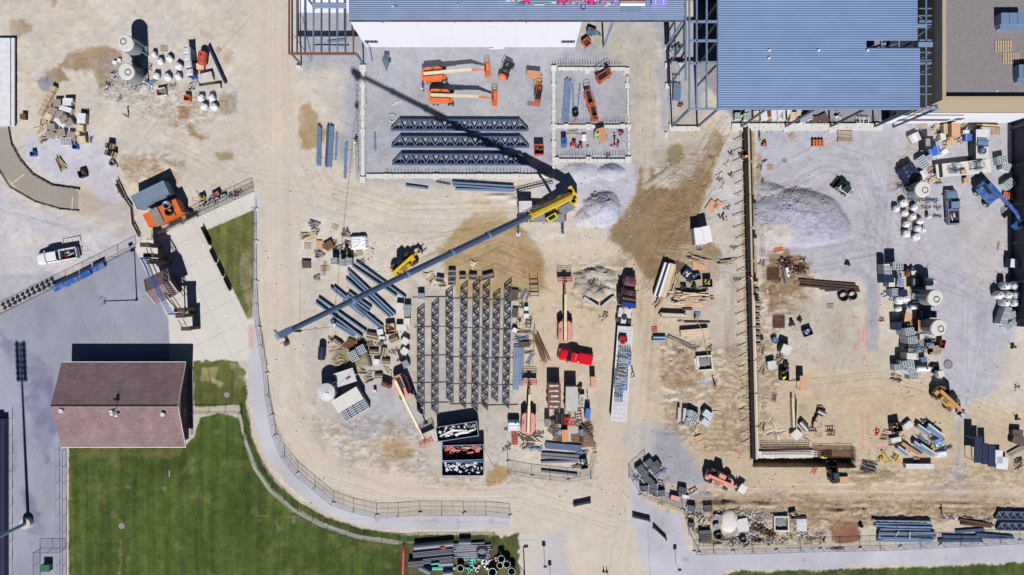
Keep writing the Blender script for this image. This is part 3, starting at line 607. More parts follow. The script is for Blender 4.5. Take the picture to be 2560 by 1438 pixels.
_m=bpy.data.meshes.new("loose_stones");_m.from_pydata(_s,[],_f);_m.materials.append(mat("stone",(196,188,184),.95,0,.4,scale=1.3));_o=bpy.data.objects.new("loose_stones",_m);sc.collection.objects.link(_o);_o["kind"]="stuff";_o["label"]="loose stones and crumbs scattered over the dirt";_o["category"]="stones"
sheet("path",CLASS['path'],.008,"m_pave");sheet("road",CLASS['road'],.008,"m_pave");sheet("kerb",CLASS['kerb'],.008,"m_pave");sheet("track",CLASS['track'],.008,"m_pave")
def gz(px,py):
 i=min(len(gx)-1,np.searchsorted(gx,px));j=min(len(gy)-1,np.searchsorted(gy,py));return float(Z[j,i])
def E(name):return empty(name)
def b_cmu(top=True,nx=4,ny=5,w=1.15,l=1.15,h=1.0,m="cmu"):
 def f():
  e=E("block_pallet")
  a=MB()
  for i in range(3):a.box(0,(i-1)*l*.42,0,w,.09,.09)
  for i in range(5):a.box((i-2)*w*.23,0,.09,.1,l,.03)
  a.build("pallet",e,"wood_old")
  b=MB().use(m);z=.12;n=5
  for k in range(n):
   hh=(h-.12)/n;b.box(random.uniform(-.015,.015),random.uniform(-.015,.015),z+k*hh,w,l,hh-.018)
  if top:
   tz=h-.018;bw=.06
   for i in range(nx+1):b.box(-w/2+bw/2+i*(w-bw)/nx,0,tz,bw,l,.16)
   for j in range(ny+1):b.box(0,-l/2+bw/2+j*(l-bw)/ny,tz+.003,w,bw,.16)
   b.use("cmu_dark").box(0,0,tz,w-.03,l-.03,.015)  # dark sheet paints the shade inside the block cores
  b.build("blocks",e);return e
 return f
def b_pallet(m="wood",n=7,w=1.2,l=1.0):
 def f():
  e=E("wood_pallet");a=MB()
  for j in(-1,0,1):a.box(0,j*l*.43,0,w,.09,.1)
  a.build("stringers",e,"wood_old");a=MB()
  for i in range(n):a.box(-w/2+w*(i+.5)/n,0,.1,w/n*.62,l,.03)
  a.build("deck_boards",e,m);return e
 return f
def b_bag(m="bag_white",s=1.0,seed=1):
 def f():
  e=E("bulk_bag");a=MB().blob(0,0,.52,.56,.56,.55,14,10,.06,.62,seed)
  a.build("sack",e,m);b=MB();rr=random.Random(seed)
  b.blob(rr.uniform(-.1,.1),rr.uniform(-.1,.1),1.03,.2,.18,.14,8,6,.25,1,seed+2)
  b.build("tied_spout",e,m)
  for(i,j)in((1,1),(-1,1),(1,-1),(-1,-1)):
   c=MB().tube([(i*.42,j*.3,.95),(i*.45,j*.36,1.13),(i*.3,j*.42,1.13),(i*.3,j*.42,.95)],.022,5);c.build("lifting_loop",e,"white_dirty")
  return e
 return f
def b_silo(r=1.45,h=4.6,m="concrete_light",body="concrete_dark"):
 def f():
  e=E("mortar_silo");z0=1.8
  a=MB().cyl((0,0,z0),(0,0,h-.25),r,r,28,False);a.build("body",e,body)  # body colour darkened to hold the shade on the silo's sides
  a=MB().cyl((0,0,h-.25),(0,0,h),r,r*.92,28);a.build("roof",e,m)
  a=MB().cyl((0,0,z0),(0,0,.75),r,.25,28,True);a.build("hopper_cone",e,body)
  a=MB().ring((-.25,.3,h+.03),.5,.07,22);a.build("hatch_ring",e,"cmu_dark")
  b=MB()
  for q in((1,1),(1,-1),(-1,1),(-1,-1)):
   c=MB().bar((q[0]*r*.82,q[1]*r*.82,0),(q[0]*r*.72,q[1]*r*.72,z0+.5),.14);c.build("leg",e,"galv")
  for(p,q)in(((1,1),(1,-1)),((1,-1),(-1,-1)),((-1,-1),(-1,1)),((-1,1),(1,1))):
   b.bar((p[0]*r*.8,p[1]*r*.8,.5),(q[0]*r*.8,q[1]*r*.8,.5),.08);b.bar((p[0]*r*.8,p[1]*r*.8,.5),(q[0]*r*.75,q[1]*r*.75,z0),.06)
  b.build("leg_bracing",e,"galv");c=MB()
  for s_ in(-.2,.2):c.bar((r+.12,s_,.3),(r+.12,s_,h-.1),.04)
  for k in range(14):c.bar((r+.12,-.2,.5+k*.28),(r+.12,.2,.5+k*.28),.03)
  c.build("ladder",e,"galv");return e
 return f
def b_tank():
 e=E("water_tank");MB().cyl((0,0,.1),(0,0,2.9),1.5,1.5,32,False).build("body",e,"paint_blue_grey")
 MB().cyl((0,0,2.9),(0,0,3.15),1.5,.3,32).build("roof",e,"white_dirty");MB().cyl((.2,-.3,3.05),(.2,-.3,3.3),.3,.3,16).build("hatch",e,"white")
 a=MB().bar((-1.9,-.6,.6),(-.9,-1.4,.6),.09).bar((-1.9,-.6,.6),(-1.6,.2,.6),.09).bar((-.9,-1.4,.6),(-.4,-1.4,.6),.09);a.build("guard_rail",e,"white")
 MB().tube([(.7,1.2,2.8),(1.3,1.7,2.2),(1.6,1.2,.1)],.1,8).build("outlet_pipe",e,"teal");return e
def b_toilet():
 e=E("portable_toilet");MB().box(0,0,0,1.1,1.1,2.1).build("cabin",e,"blue");a=MB().box(0,0,2.1,1.16,1.16,.06).box(0,0,2.16,1.1,1.1,.18,tx=.7,ty=.7);a.build("roof",e,"white_dirty")
 MB().cyl((.4,.4,2.1),(.4,.4,2.6),.05).build("vent_pipe",e,"white");MB().box(0,-.57,.1,.8,.04,1.9).build("door",e,"blue_deep");return e
def b_box(w,l,h,m,lid=None,name="storage_box",bat=True,mb="wood"):
 def f():
  e=E(name);MB().box(0,0,.0,w,l,h-.05).build("body",e,m)
  a=MB().box(0,0,h-.05,w+.04,l+.04,.05);a.build("lid",e,lid or m)
  if bat:
   b=MB()
   for i in(-1,1):b.box(i*w*.33,0,h,.08,l+.02,.03)
   b.build("battens",e,mb if bat is True else bat)
  return e
 return f
def b_opencrate(w,l,h,m,inner,name="open_crate"):
 def f():
  e=E(name);t=.05;a=MB().box(0,0,0,w,l,.05);a.box(-w/2+t/2,0,.05,t,l,h-.05).box(w/2-t/2,0,.05,t,l,h-.05).box(0,-l/2+t/2,.05,w-2*t,t,h-.05).box(0,l/2-t/2,.05,w-2*t,t,h-.05)
  a.build("bin",e,m);rr=random.Random(int(w*100+l*10));b=MB()
  for k,im in enumerate(inner):
   b=MB()
   for q in range(5):b.box(rr.uniform(-.32,.32)*w,rr.uniform(-.32,.32)*l,rr.uniform(.1,h*.6),rr.uniform(.15,.5)*w,rr.uniform(.05,.2)*l,rr.uniform(.05,.2),rr.uniform(0,3))
   b.build("contents",e,im)
  return e
 return f
def b_lumber(L,W,h,m="wood",nb=None,layers=None,jit=.05,ang=.02,name="lumber_stack",m2=None,seed=1):
 def f():
  e=E(name);rr=random.Random(seed);n=nb or max(2,int(W/.24));ly=layers or max(1,int(h/.14));a=MB().use(m)
  if m2:a.use(m2);a.use(m)
  for k in range(ly):
   for i in range(n):
    if m2:a.use(m2 if rr.random()<.35 else m)
    l=L*rr.uniform(1-jit*2,1);a.box(rr.uniform(-jit,jit)*L*.5,-W/2+W*(i+.5)/n+rr.uniform(-.01,.01),.1+k*(h-.1)/ly,l,W/n*.88,(h-.1)/ly-.015,rr.uniform(-ang,ang))
  a.build("boards",e)
  for q in(-.3,.3):MB().box(L*q,0,0,.1,W+.2,.1).build("bearer",e,"wood_old")
  return e
 return f
def b_planks(n,L,W,m="wood",m2="wood_old",seed=1,ang=.5,name="plank_pile",bw=.16):
 def f():
  e=E(name);rr=random.Random(seed)
  for mm,cnt in((m,n-n//3),(m2,n//3)):
   a=MB()
   for k in range(cnt):
    l=L*rr.uniform(.45,1);z=.03+rr.uniform(0,.06)*n*.25
    x,y,r=rr.uniform(-.2,.2)*L,rr.uniform(-.5,.5)*W,rr.gauss(0,ang);c,s_=math.cos(r),math.sin(r);dz=rr.uniform(-.04,.04)*l
    a.bar((x-c*l/2,y-s_*l/2,z+abs(dz)),(x+c*l/2,y+s_*l/2,z+abs(dz)+dz),bw*rr.uniform(.6,1.4),.05)
   a.build("planks" if mm==m else "weathered_planks",e,mm)
  return e
 return f
def b_ply(w=2.4,l=1.2,h=.3,m="plywood",n=4,seed=1):
 def f():
  e=E("plywood_stack");rr=random.Random(seed);a=MB()
  for k in range(n):a.box(rr.uniform(-.04,.04),rr.uniform(-.04,.04),.1+k*(h-.1)/n,w,l,(h-.1)/n-.01,rr.uniform(-.04,.04))
  a.build("sheets",e,m)
  for q in(-.35,.35):MB().box(q*w,0,0,.1,l,.1).build("bearer",e,"wood_old")
  return e
 return f
def b_beam(h=.45,w=.28,m="steel",studs=False):
 """unit-length I-beam, stretched along x when placed"""
 def f():
  e=E("steel_beam");a=MB().box(0,0,0,1,w,.03).box(0,0,h-.03,1,w,.03);a.build("flanges",e,m)
  b=MB().box(0,0,.03,1,.03,h-.06)
  for q in(-.35,0,.35):b.box(q,0,.03,.004,w*.9,h-.06)
  b.build("web",e,m);c=MB()
  for q in(-.499,.499):c.box(q,0,-.004,.002,w*.96,h+.008)
  c.build("end_plates",e,"steel_dark")
  return e
 return f
def b_bundle(n=4,W=.8,h=.5,m="steel_light",name="steel_bundle",m2=None):
 """unit-length bundle of square tubes on timbers, stretched along x"""
 def f():
  e=E(name);rr=random.Random(n);a=MB().use(m);
  if m2:a.use(m2);a.use(m)
  for k in range(2):
   for i in range(n):
    if m2:a.use(m2 if rr.random()<.4 else m)
    o=rr.uniform(-.03,.03);a.box(o,-W/2+W*(i+.5)/n,.1+k*(h-.1)/2,1-abs(o)*2,W/n*.86,(h-.1)/2-.02)
  a.build("sections",e)
  for q in(-.3,.3):MB().box(q,0,0,.012,W+.4,.1).build("bearer",e,"wood_old")
  for q in(-.2,.25):MB().box(q,0,h-.018,.004,W+.02,.02).build("strap",e,"black")
  return e
 return f
def b_truss(L,D,layers=(.25,.6,.95),bays=None,inset=1.2,m="steel",key=0,ch=.13,wb=.07,bear=0,wm="steel_light",solid=0,vert=1):
 def f():
  e=E("roof_truss");n=bays or max(4,int(round(L/D/1.35)))
  for z in layers:
   sh=0 if z==layers[-1]or not bear else .5*(L-2*inset)/n*(layers.index(z)%2)
   o=MB();hh=z if solid else .16
   if not solid or z==layers[-1]:o.bar((-L/2,-D/2,z-hh/2+.08),(L/2,-D/2,z-hh/2+.08),ch,hh).bar((-L/2+inset,D/2,z-hh/2+.08),(L/2-inset,D/2,z-hh/2+.08),ch,hh)
   if o.v:o.build("chords",e,m)
   w=MB();xs=L-2*inset;p=(-L/2,-D/2,z)
   pts=[p]
   for k in range(n):
    pts.append((-L/2+inset+xs*k/(n-1),D/2,z))
    if k<n-1:pts.append((-L/2+inset+xs*(k+.5)/(n-1),-D/2,z))
   pts.append((L/2,-D/2,z))
   pts=[(q[0]+(sh if 0<k<len(pts)-1 else 0),q[1],q[2])for k,q in enumerate(pts)]
   for a,b in zip(pts[:-1],pts[1:]):w.bar(a,b,wb if z==layers[-1]or not bear else .3,.08)
   for k in range(n if vert else 0):x=-L/2+inset+xs*k/(n-1);w.bar((x,D/2,z),(x,-D/2,z),.04,.04)
   w.build("web_members",e,wm if z==layers[-1]else "steel_dark")  # lower webs darkened: shade inside the stack is put into their colour
  for k in range(bear):MB().box(-L/2+L*(k+.5)/bear,0,0,.16,D+.1,.1).build("timber_bearer",e,"wood_dark")
  return e
 return f
def wheel(e,x,y,r,w,rim="white_dirty",n=16):
 o=MB().cyl((0,-w/2,0),(0,w/2,0),r,r,n).ring((0,0,0),r*.86,w*.36,n,(0,1,0),6).build("wheel",e,"rubber",(x,y,r))
 MB().cyl((0,-w/2-.02,0),(0,w/2+.02,0),r*.52,r*.52,12).build("rim",o,rim);return o
def b_boomlift(body="orange",boom="cream",jib="orange",L=8.6,arm="orange",lift=2.1,tip=2.1,name="boom_lift"):
 """chassis at the origin, boom reaching to +x"""
 def f():
  e=E(name)
  for(x,y)in((-1.3,-1.12),(1.3,-1.12),(-1.3,1.12),(1.3,1.12)):wheel(e,x,y,.5,.34)
  a=MB().box(0,0,.45,3.2,1.7,.45).box(0,0,.9,1.3,1.3,.2);a.build("chassis",e,body)
  b=MB();b.prism([(-2.1,-1.15),(-1.5,-1.25),(.8,-1.2),(1.3,-.8),(1.3,-.35),(-2.2,-.35)],1.1,1.85,[(-2.05,-1.05),(-1.5,-1.12),(.7,-1.1),(1.15,-.75),(1.15,-.38),(-2.1,-.38)])
  b.prism([(-2.2,.35),(1.3,.35),(1.3,.8),(.8,1.2),(-1.5,1.25),(-2.1,1.15)],1.1,1.85,[(-2.1,.38),(1.15,.38),(1.15,.75),(.7,1.1),(-1.5,1.12),(-2.05,1.05)]);b.build("engine_cowl",e,body)
  MB().box(-1.1,0,1.1,2.2,.66,.5).build("turret",e,"black");MB().box(-2.25,0,1.0,.35,1.6,.7).build("counterweight",e,body)
  g=MB()
  for k in range(4):g.box(-.6+k*.18,.85,1.853,.08,.35,.02)
  g.build("vents",e,"black")
  j=L*.72
  c=MB().bar((-2.0,0,lift),(j,0,tip+.05),.36,.42);c.build("main_boom",e,boom)
  MB().bar((-1.9,0,lift-.02),(j*.55,0,(lift+tip)/2),.44,.5).build("outer_boom",e,boom)
  MB().bar((j,0,tip),(j+.9,0,tip-.35),.3,.34).build("boom_knuckle",e,arm)
  MB().bar((j+.9,0,tip-.3),(L-.25,0,tip-.75),.2,.22).bar((j+.8,.1,tip-.6),(L-.3,.1,tip-1.0),.08).build("jib",e,jib)
  bz=tip-1.45;k=MB();w,l,hh=.9,2.4,1.1;x0=L+.2
  k.box(x0,0,bz,w,l,.05)
  for zz in(.4,.75,hh):
   for(p,q)in(((-w/2,-l/2),(w/2,-l/2)),((w/2,-l/2),(w/2,l/2)),((w/2,l/2),(-w/2,l/2)),((-w/2,l/2),(-w/2,-l/2))):k.bar((x0+p[0],p[1],bz+zz),(x0+q[0],q[1],bz+zz),.05)
  for i in(-1,1):
   for jn in(-1,-.33,.33,1):k.bar((x0+i*w/2,jn*l/2,bz),(x0+i*w/2,jn*l/2,bz+hh),.05)
  ba=k.build("basket",e,arm);MB().box(x0-.3,0,bz+.8,.25,.6,.25).build("control_box",ba,"black");return e
 return f
def b_telehandler(body="yellow_dark",boom="yellow",rim="yellow_dark",cab="green_dark",fork="black",name="telehandler"):
 def f():
  e=E(name)
  for(x,y)in((-1.5,-1.05),(1.5,-1.05),(-1.5,1.05),(1.5,1.05)):wheel(e,x,y,.66,.42,rim)
  MB().box(-.1,0,.55,4.4,1.3,.55).box(-2.1,0,.6,.6,1.7,.9).build("chassis",e,body)
  a=MB().box(-.2,-.75,1.1,2.2,.75,.75,tx=.92,ty=.9);a.build("engine_cowl",e,body);g=MB()
  for k in range(5):g.box(-.7+k*.2,-.75,1.853,.1,.45,.015)
  g.build("vents",e,"black")
  c=MB().box(-.1,.82,.7,1.5,.85,1.6,tx=.8,ty=.82);c.build("cab",e,cab);MB().box(-.1,.82,2.3,1.2,.7,.05).build("cab_roof",e,"glass" if cab!="salmon" else body)
  MB().bar((-2.3,0,1.95),(2.2,0,1.6),.5,.5).build("main_boom",e,boom);MB().bar((2.0,0,1.6),(3.2,0,1.25),.34,.36).build("inner_boom",e,body)
  MB().bar((3.1,0,1.3),(3.5,0,.7),.36,.3).build("boom_head",e,"black");k=MB().box(3.55,0,.25,.08,1.3,.9);k.build("fork_carriage",e,fork)
  for y in(-.4,.4):MB().box(4.15,y,.22,1.15,.12,.05).build("fork",e,"steel_dark")
  for(x,y)in((-2.42,-.7),(-2.42,.7)):MB().box(x,y,.9,.06,.2,.15).build("tail_light",e,"red_dull")
  return e
 return f
def sect(x,w,z0,z1,top=.86,rnd=.12):
 a,b=w/2,w/2*top;return[(x,-a,z0+rnd),(x,-a*.96,z0),(x,a*.96,z0),(x,a,z0+rnd),(x,a,z1-rnd*1.6),(x,b,z1-.02),(x,b*.6,z1),(x,-b*.6,z1),(x,-b,z1-.02),(x,-a,z1-rnd*1.6)]
def b_pickup(paint="red",bed="cover",L=5.85,crew=True,name="pickup_truck"):
 """front towards +x"""
 def f():
  e=E(name);W=1.98;f_=L/2
  for(x,y)in((-1.85,-.82),(1.8,-.82),(-1.85,.82),(1.8,.82)):wheel(e,x,y,.4,.28,"chrome")
  a=MB().loft([sect(f_-.03,W*.80,.45,.85),sect(f_-.12,W*.90,.38,1.0,.84),sect(f_-.5,W*.98,.34,1.1,.86),sect(f_-1.35,W,.34,1.17,.9),sect(f_-1.6,W,.34,1.19,.93),sect(-.55,W,.34,1.2,.95)],True)
  a.build("hood_and_doors",e,paint)
  bx0,bx1=-.55,-f_+.03;c=MB()
  if bed=="cover":
   c.loft([sect(bx0+.01,W,.4,1.2,.95),sect(bx1+.1,W*.99,.4,1.2,.95),sect(bx1,W*.95,.45,1.15,.95)],True);c.build("bed",e,paint)
   d=MB().box((bx0+bx1)/2,0,1.2,abs(bx1-bx0)-.2,W*.84,.05);d.build("bed_cover",e,paint)
  else:
   ln=abs(bx1-bx0);mx=(bx0+bx1)/2
   c.box(mx,0,.5,ln,W-.04,.12).box(mx,W/2-.09,.62,ln,.16,.6).box(mx,-W/2+.09,.62,ln,.16,.6).box(bx1+.05,0,.62,.1,W-.36,.56).box(bx0-.05,0,.62,.1,W-.36,.58);c.build("bed",e,paint)
   MB().box(mx,0,.625,ln-.22,W-.38,.02).build("bed_liner",e,"black")
   if bed=="open":
    g=MB().box(mx-.2,.1,.65,1.2,.12,.1,.3).box(mx+.3,-.3,.65,.8,.2,.2,.2).box(mx-.1,-.1,.65,1.4,.06,.06,-.2);g.build("bed_contents",e,"white_dirty");MB().box(mx+.5,.35,.65,.35,.25,.25).build("bed_can",e,"red")
  x0,x1=f_-1.45,-.5;zt=1.82
  g=MB().add([(x0,-.85,1.16),(x0,.85,1.16),(x1,.88,1.18),(x1,-.88,1.18),(x0-.72,-.68,zt),(x0-.72,.68,zt),(x1+.22,.7,zt),(x1+.22,-.7,zt)],[(0,1,5,4),(1,2,6,5),(2,3,7,6),(3,0,4,7),(4,5,6,7)]);g.build("windows",e,"glass")
  r=MB().loft([[(x,y*s_,z)for(y,z)in((-.74,zt-.03),(-.66,zt+.03),(.66,zt+.03),(.74,zt-.03),(.6,zt+.005),(-.6,zt+.005))]for(x,s_)in((x0-.68,.94),(x0-.9,1.0),((x0+x1)/2,1.02),(x1+.25,1.0),(x1+.16,.95))],False)
  r.build("roof",e,paint)
  p=MB()
  for s_ in(-1,1):
   p.bar((x0+.01,s_*.86,1.17),(x0-.7,s_*.7,zt),.07,.05);p.bar((x1-.01,s_*.88,1.18),(x1+.2,s_*.71,zt),.1,.05);p.bar(((x0+x1)/2-.2,s_*.89,1.18),((x0+x1)/2-.2,s_*.71,zt),.08,.05)
  p.build("pillars",e,paint)
  for s_ in(-1,1):
   MB().box(x0-.25,s_*1.1,1.12,.14,.22,.2).build("wing_mirror",e,"black" if paint!="white" else "white");MB().box(f_-.1,s_*.7,.78,.12,.34,.16).build("headlight",e,"white");MB().box(bx1-.01,s_*.86,.8,.05,.16,.34).build("tail_light",e,"red_dull")
  MB().box(f_+.03,0,.42,.16,W*.86,.22).build("front_bumper",e,"chrome");MB().box(-f_-.04,0,.45,.16,W*.88,.16).build("rear_bumper",e,"chrome")
  if paint=="red":
   q=MB()
   for k in range(6):q.box(x1+.5,-.5+k*.2,zt+.03,.12,.05,.03)
   q.build("cab_marker_lights",e,"white")
  return e
 return f
def b_drum():
 e=E("drum");MB().cyl((0,0,0),(0,0,.88),.3,.3,18).ring((0,0,.3),.3,.015,18).ring((0,0,.6),.3,.015,18).ring((0,0,.88),.29,.02,18).build("barrel",e,"black");MB().cyl((.15,0,.88),(.15,0,.91),.04,.04,8).build("bung",e,"steel_light");return e
def b_delineator():
 e=E("traffic_delineator");MB().cyl((0,0,0),(0,0,.08),.26,.24,8).build("base",e,"black");MB().cyl((0,0,.08),(0,0,1.0),.11,.05,10).build("post",e,"red_dull");MB().cyl((0,0,.6),(0,0,.78),.085,.075,10).build("reflective_band",e,"white");return e
def b_barrier():
 e=E("road_barrier");L=3.1;prof=[(-.22,0),(.22,0),(.22,.12),(.1,.4),(.07,.95),(-.07,.95),(-.1,.4),(-.22,.12)]
 a=MB();n=len(prof);vs=[(-L/2,y,z)for y,z in prof]+[(L/2,y,z)for y,z in prof];a.add(vs,[tuple(range(n)),tuple(reversed(range(n,2*n)))]+[((i+1)%n,i,i+n,(i+1)%n+n)for i in range(n)])
 a.build("concrete_body",e,"concrete");b=MB()
 for q in(-1.2,1.2):b.tube([(q-.1,0,.93),(q-.1,0,1.03),(q+.1,0,1.03),(q+.1,0,.93)],.02,5)
 b.build("lifting_loops",e,"rust");return e
def b_compressor(m="teal",m2="teal"):
 def f():
  e=E("towable_compressor")
  for y in(-.62,.62):wheel(e,-.1,y,.3,.2,"white_dirty",12)
  a=MB().box(-.1,0,.4,1.6,.95,.62,tx=.94,ty=.9);a.build("housing",e,m);MB().box(-.1,0,1.02,.5,.5,.12).build("exhaust_box",e,"rust");MB().box(.3,.1,1.02,.3,.2,.06).box(-.6,-.1,1.02,.3,.4,.05).build("service_hatch",e,m2)
  MB().bar((.7,.35,.45),(1.5,0,.4),.07).bar((.7,-.35,.45),(1.5,0,.4),.07).bar((1.45,0,.4),(1.75,0,.4),.08).build("tow_bar",e,"black");MB().cyl((1.4,.12,0),(1.4,.12,.7),.035).build("jockey_leg",e,"galv");return e
 return f
def b_container(L,W,h,m,trim,name="shipping_container"):
 def f():
  e=E(name);MB().box(0,0,.12,L-.12,W-.1,h-.22).build("corrugated_walls",e,m);MB().box(0,0,h-.1,L-.2,W-.2,.07).build("roof",e,m);a=MB()
  for s_ in(-1,1):
   a.box(0,s_*(W/2-.05),h-.12,L,.1,.12).box(0,s_*(W/2-.05),0,L,.1,.14);a.box(s_*(L/2-.06),0,h-.12,.12,W-.2,.12).box(s_*(L/2-.06),0,0,.12,W-.2,.14)
   for t in(-1,1):a.box(s_*(L/2-.08),t*(W/2-.08),.14,.15,.15,h-.26).box(s_*(L/2-.09),t*(W/2-.09),h,.18,.18,.02)
  a.build("frame",e,trim)
  for s_ in(-1,1):MB().box(L/2+.01,s_*W*.235,.2,.05,W*.44,h-.4).build("door",e,trim)
  b=MB()
  for y in(-.8,-.25,.25,.8):b.cyl((L/2+.06,y,.2),(L/2+.06,y,h-.2),.025,.025,6)
  b.build("locking_bars",e,"galv");return e
 return f
def b_dumpster(L,W,h,fill,name="dumpster",seed=1):
 def f():
  e=E(name);a=MB();t=.07
  a.box(0,0,.2,L,W,.1)
  for s_ in(-1,1):
   a.box(0,s_*(W/2-t/2),.3,L,t,h-.3);a.box(s_*(L/2-t/2),0,.3,t,W-2*t,h-.3)
   for k in range(7):a.box(-L/2+L*(k+.5)/7,s_*(W/2+.035),.2,.09,.07,h-.3)
  a.build("steel_walls",e,"black");b=MB()
  for s_ in(-1,1):b.box(0,s_*(W/2-.03),h,L+.08,.11,.06).box(s_*(L/2-.01),0,h+.003,.11,W-.16,.06)
  b.build("top_rail",e,"steel_light");rr=random.Random(seed)
  for(nm,m,cnt,sx,sy,zmax)in fill:
   c=MB()
   for k in range(cnt):
    x=rr.uniform(-.46,.46)*L;y=rr.uniform(-.42,.42)*W;w_=rr.uniform(.4,1)*sx;l_=rr.uniform(.4,1)*sy;r=rr.uniform(0,3.1)
    if abs(x)+w_/2>L/2-.15:x*=.6
    if abs(y)+w_/2>W/2-.1:y*=.5;r=rr.uniform(-.35,.35)
    c.box(x,y,rr.uniform(.35,zmax),w_,l_,rr.uniform(.03,.15),r,rx=rr.uniform(-.5,.5))
   c.build(nm,e,m)["kind"]="stuff"
  return e
 return f
def b_ringpipe(r=.6,h=1.3,m="pvc_dark",top="white"):
 def f():
  e=E("upright_pipe");MB().pipe((0,0,0),(0,0,h),r,.07,22).build("pipe_wall",e,m);MB().ring((0,0,h),r-.035,.045,26).build("rim",e,top);return e
 return f
def b_pipe(L,r,m="pipe_ribbed",bell=True,name="drain_pipe"):
 def f():
  e=E(name);o=MB().pipe((0,-L/2,r),(0,L/2,r),r,.05,20).build("pipe_wall",e,m)
  if bell:MB().pipe((0,L/2-.3,r),(0,L/2+.04,r),r+.05,.05,20).build("bell_end",e,"pvc_grey" if "green" not in m and m!="turquoise" else "white_dirty")
  return e
 return f
def b_pipestack(L,r,n,m="pvc_grey",name="pipe_stack",seed=1):
 def f():
  e=E(name);rr=random.Random(seed)
  for k in range(n):
   o=rr.uniform(-.06,.06)*L;a=rr.uniform(-.01,.01)*L
   MB().pipe((-L/2+o,(k-n/2+.5)*r*2.08-a,.1+r),(L/2+o,(k-n/2+.5)*r*2.08+a,.1+r),r,.02,12).build("pipe",e,m)
  for q in(-.3,.3):MB().box(q*L,0,0,.1,n*r*2.2,.1).build("bearer",e,"wood_old")
  return e
 return f
def b_rebarmat(w,l,s_=.25,layers=2,m="rebar"):
 def f():
  e=E("rebar_mat")
  for k in range(layers):
   a=MB();o=k*.07;z=.04+k*.1;n1=int(w/s_);n2=int(l/s_)
   for i in range(n1+1):a.bar((-w/2+i*s_+o,-l/2-.1,z),(-w/2+i*s_+o,l/2+.1,z),.035)
   for j in range(n2+1):a.bar((-w/2-.1,-l/2+j*s_+o,z+.035),(w/2+.1,-l/2+j*s_+o,z+.035),.035)
   a.build("bar_grid",e,m)
  return e
 return f
def b_rebarbundle(n=10,L=4.0,W=.6,m="rebar",seed=1):
 def f():
  e=E("rebar_bundle");rr=random.Random(seed);a=MB()
  for k in range(n):
   y=rr.uniform(-.5,.5)*W;y2=y+rr.gauss(0,.12)*W;o=rr.uniform(-.1,.1)*L;a.bar((-L/2+o,y,.04+rr.random()*.15),(L/2+o,y2,.04+rr.random()*.15),.045)
  a.build("bars",e,m);[MB().box(q*L*.25,0,0,.08,W+.3,.05).build("bearer",e,"wood_old")for q in(-1,1)];return e
 return f
def b_coil(r=.55,m="black",n=4,t=.06):
 def f():
  e=E("hose_coil");a=MB()
  for k in range(n):a.ring((random.uniform(-.05,.05),random.uniform(-.05,.05),t+k*t*1.5),r*random.uniform(.82,1.05),t,22)
  a.build("hose_loops",e,m);MB().tube([(r,0,t),(r*1.5,-.3,t),(r*1.7,-.8,t)],t*.7,6).build("hose_tail",e,m);return e
 return f
def b_spool(r=.62,h=.7,m="wood_dark",cable="black"):
 def f():
  e=E("cable_spool");MB().cyl((0,0,0),(0,0,.06),r,r,22).build("lower_flange",e,m);MB().ring((0,0,h),r*.9,.05,24).cyl((0,0,h-.05),(0,0,h),r*.5,r*.5,16).build("upper_flange",e,"steel_light");a=MB()
  for k in range(5):a.ring((0,0,.12+k*.12),r*.72,.07,20)
  a.build("cable",e,cable);sp=MB()
  for k in range(6):sp.bar((0,0,h-.01),(math.cos(k*1.047)*r*.9,math.sin(k*1.047)*r*.9,h-.01),.05)
  sp.build("spokes",e,"steel_light");return e
 return f
def b_generator(w,l,h,m,top="black"):
 def f():
  e=E("generator");MB().box(0,0,.15,w,l,h-.15,tx=.97,ty=.97).build("housing",e,m);a=MB()
  for k in range(4):a.box(-w*.28+k*w*.13,0,h,w*.06,l*.6,.015)
  a.build("vents",e,top);MB().box(0,0,0,w*1.04,l*.9,.15).build("skid",e,"black");MB().cyl((w*.36,l*.2,h),(w*.36,l*.2,h+.15),.06).build("exhaust",e,"rust");return e
 return f
def b_reelcart(m="red_dull"):
 """forms a small machine: engine, frame, wheels"""
 def f():
  e=E("site_machine")
  for(x,y)in((-.3,-.35),(-.3,.35)):wheel(e,x,y,.2,.12,"steel_light",10)
  MB().box(0,0,.25,.8,.5,.3,tx=.85).build("engine",e,m);MB().cyl((.1,0,.55),(.1,0,.75),.16,.13,12).build("air_filter",e,"black");MB().bar((-.4,.22,.5),(-.95,.2,1.0),.035).bar((-.4,-.22,.5),(-.95,-.2,1.0),.035).bar((-.95,-.2,1),(-.95,.2,1),.035).build("handle",e,"black");return e
 return f
def b_rack(w=1.3,l=3.2,h=.7,m="black"):
 def f():
  e=E("steel_rack");a=MB()
  for s_ in(-1,1):a.bar((s_*w/2,-l/2,h),(s_*w/2,l/2,h),.09);a.bar((s_*w/2,-l/2+.3,.05),(s_*w/2,l/2-.6,.05),.08)
  a.build("side_rails",e,m);b=MB()
  for q in(-.4,-.05,.2):b.bar((-w/2,q*l,h),(w/2,q*l,h),.12)
  b.build("cross_bars",e,m)
  for(i,j)in((-1,-.38),(1,-.38),(-1,.2),(1,.2)):MB().bar((i*w/2,j*l,0),(i*w/2,j*l,h),.07).build("leg",e,m)
  return e
 return f
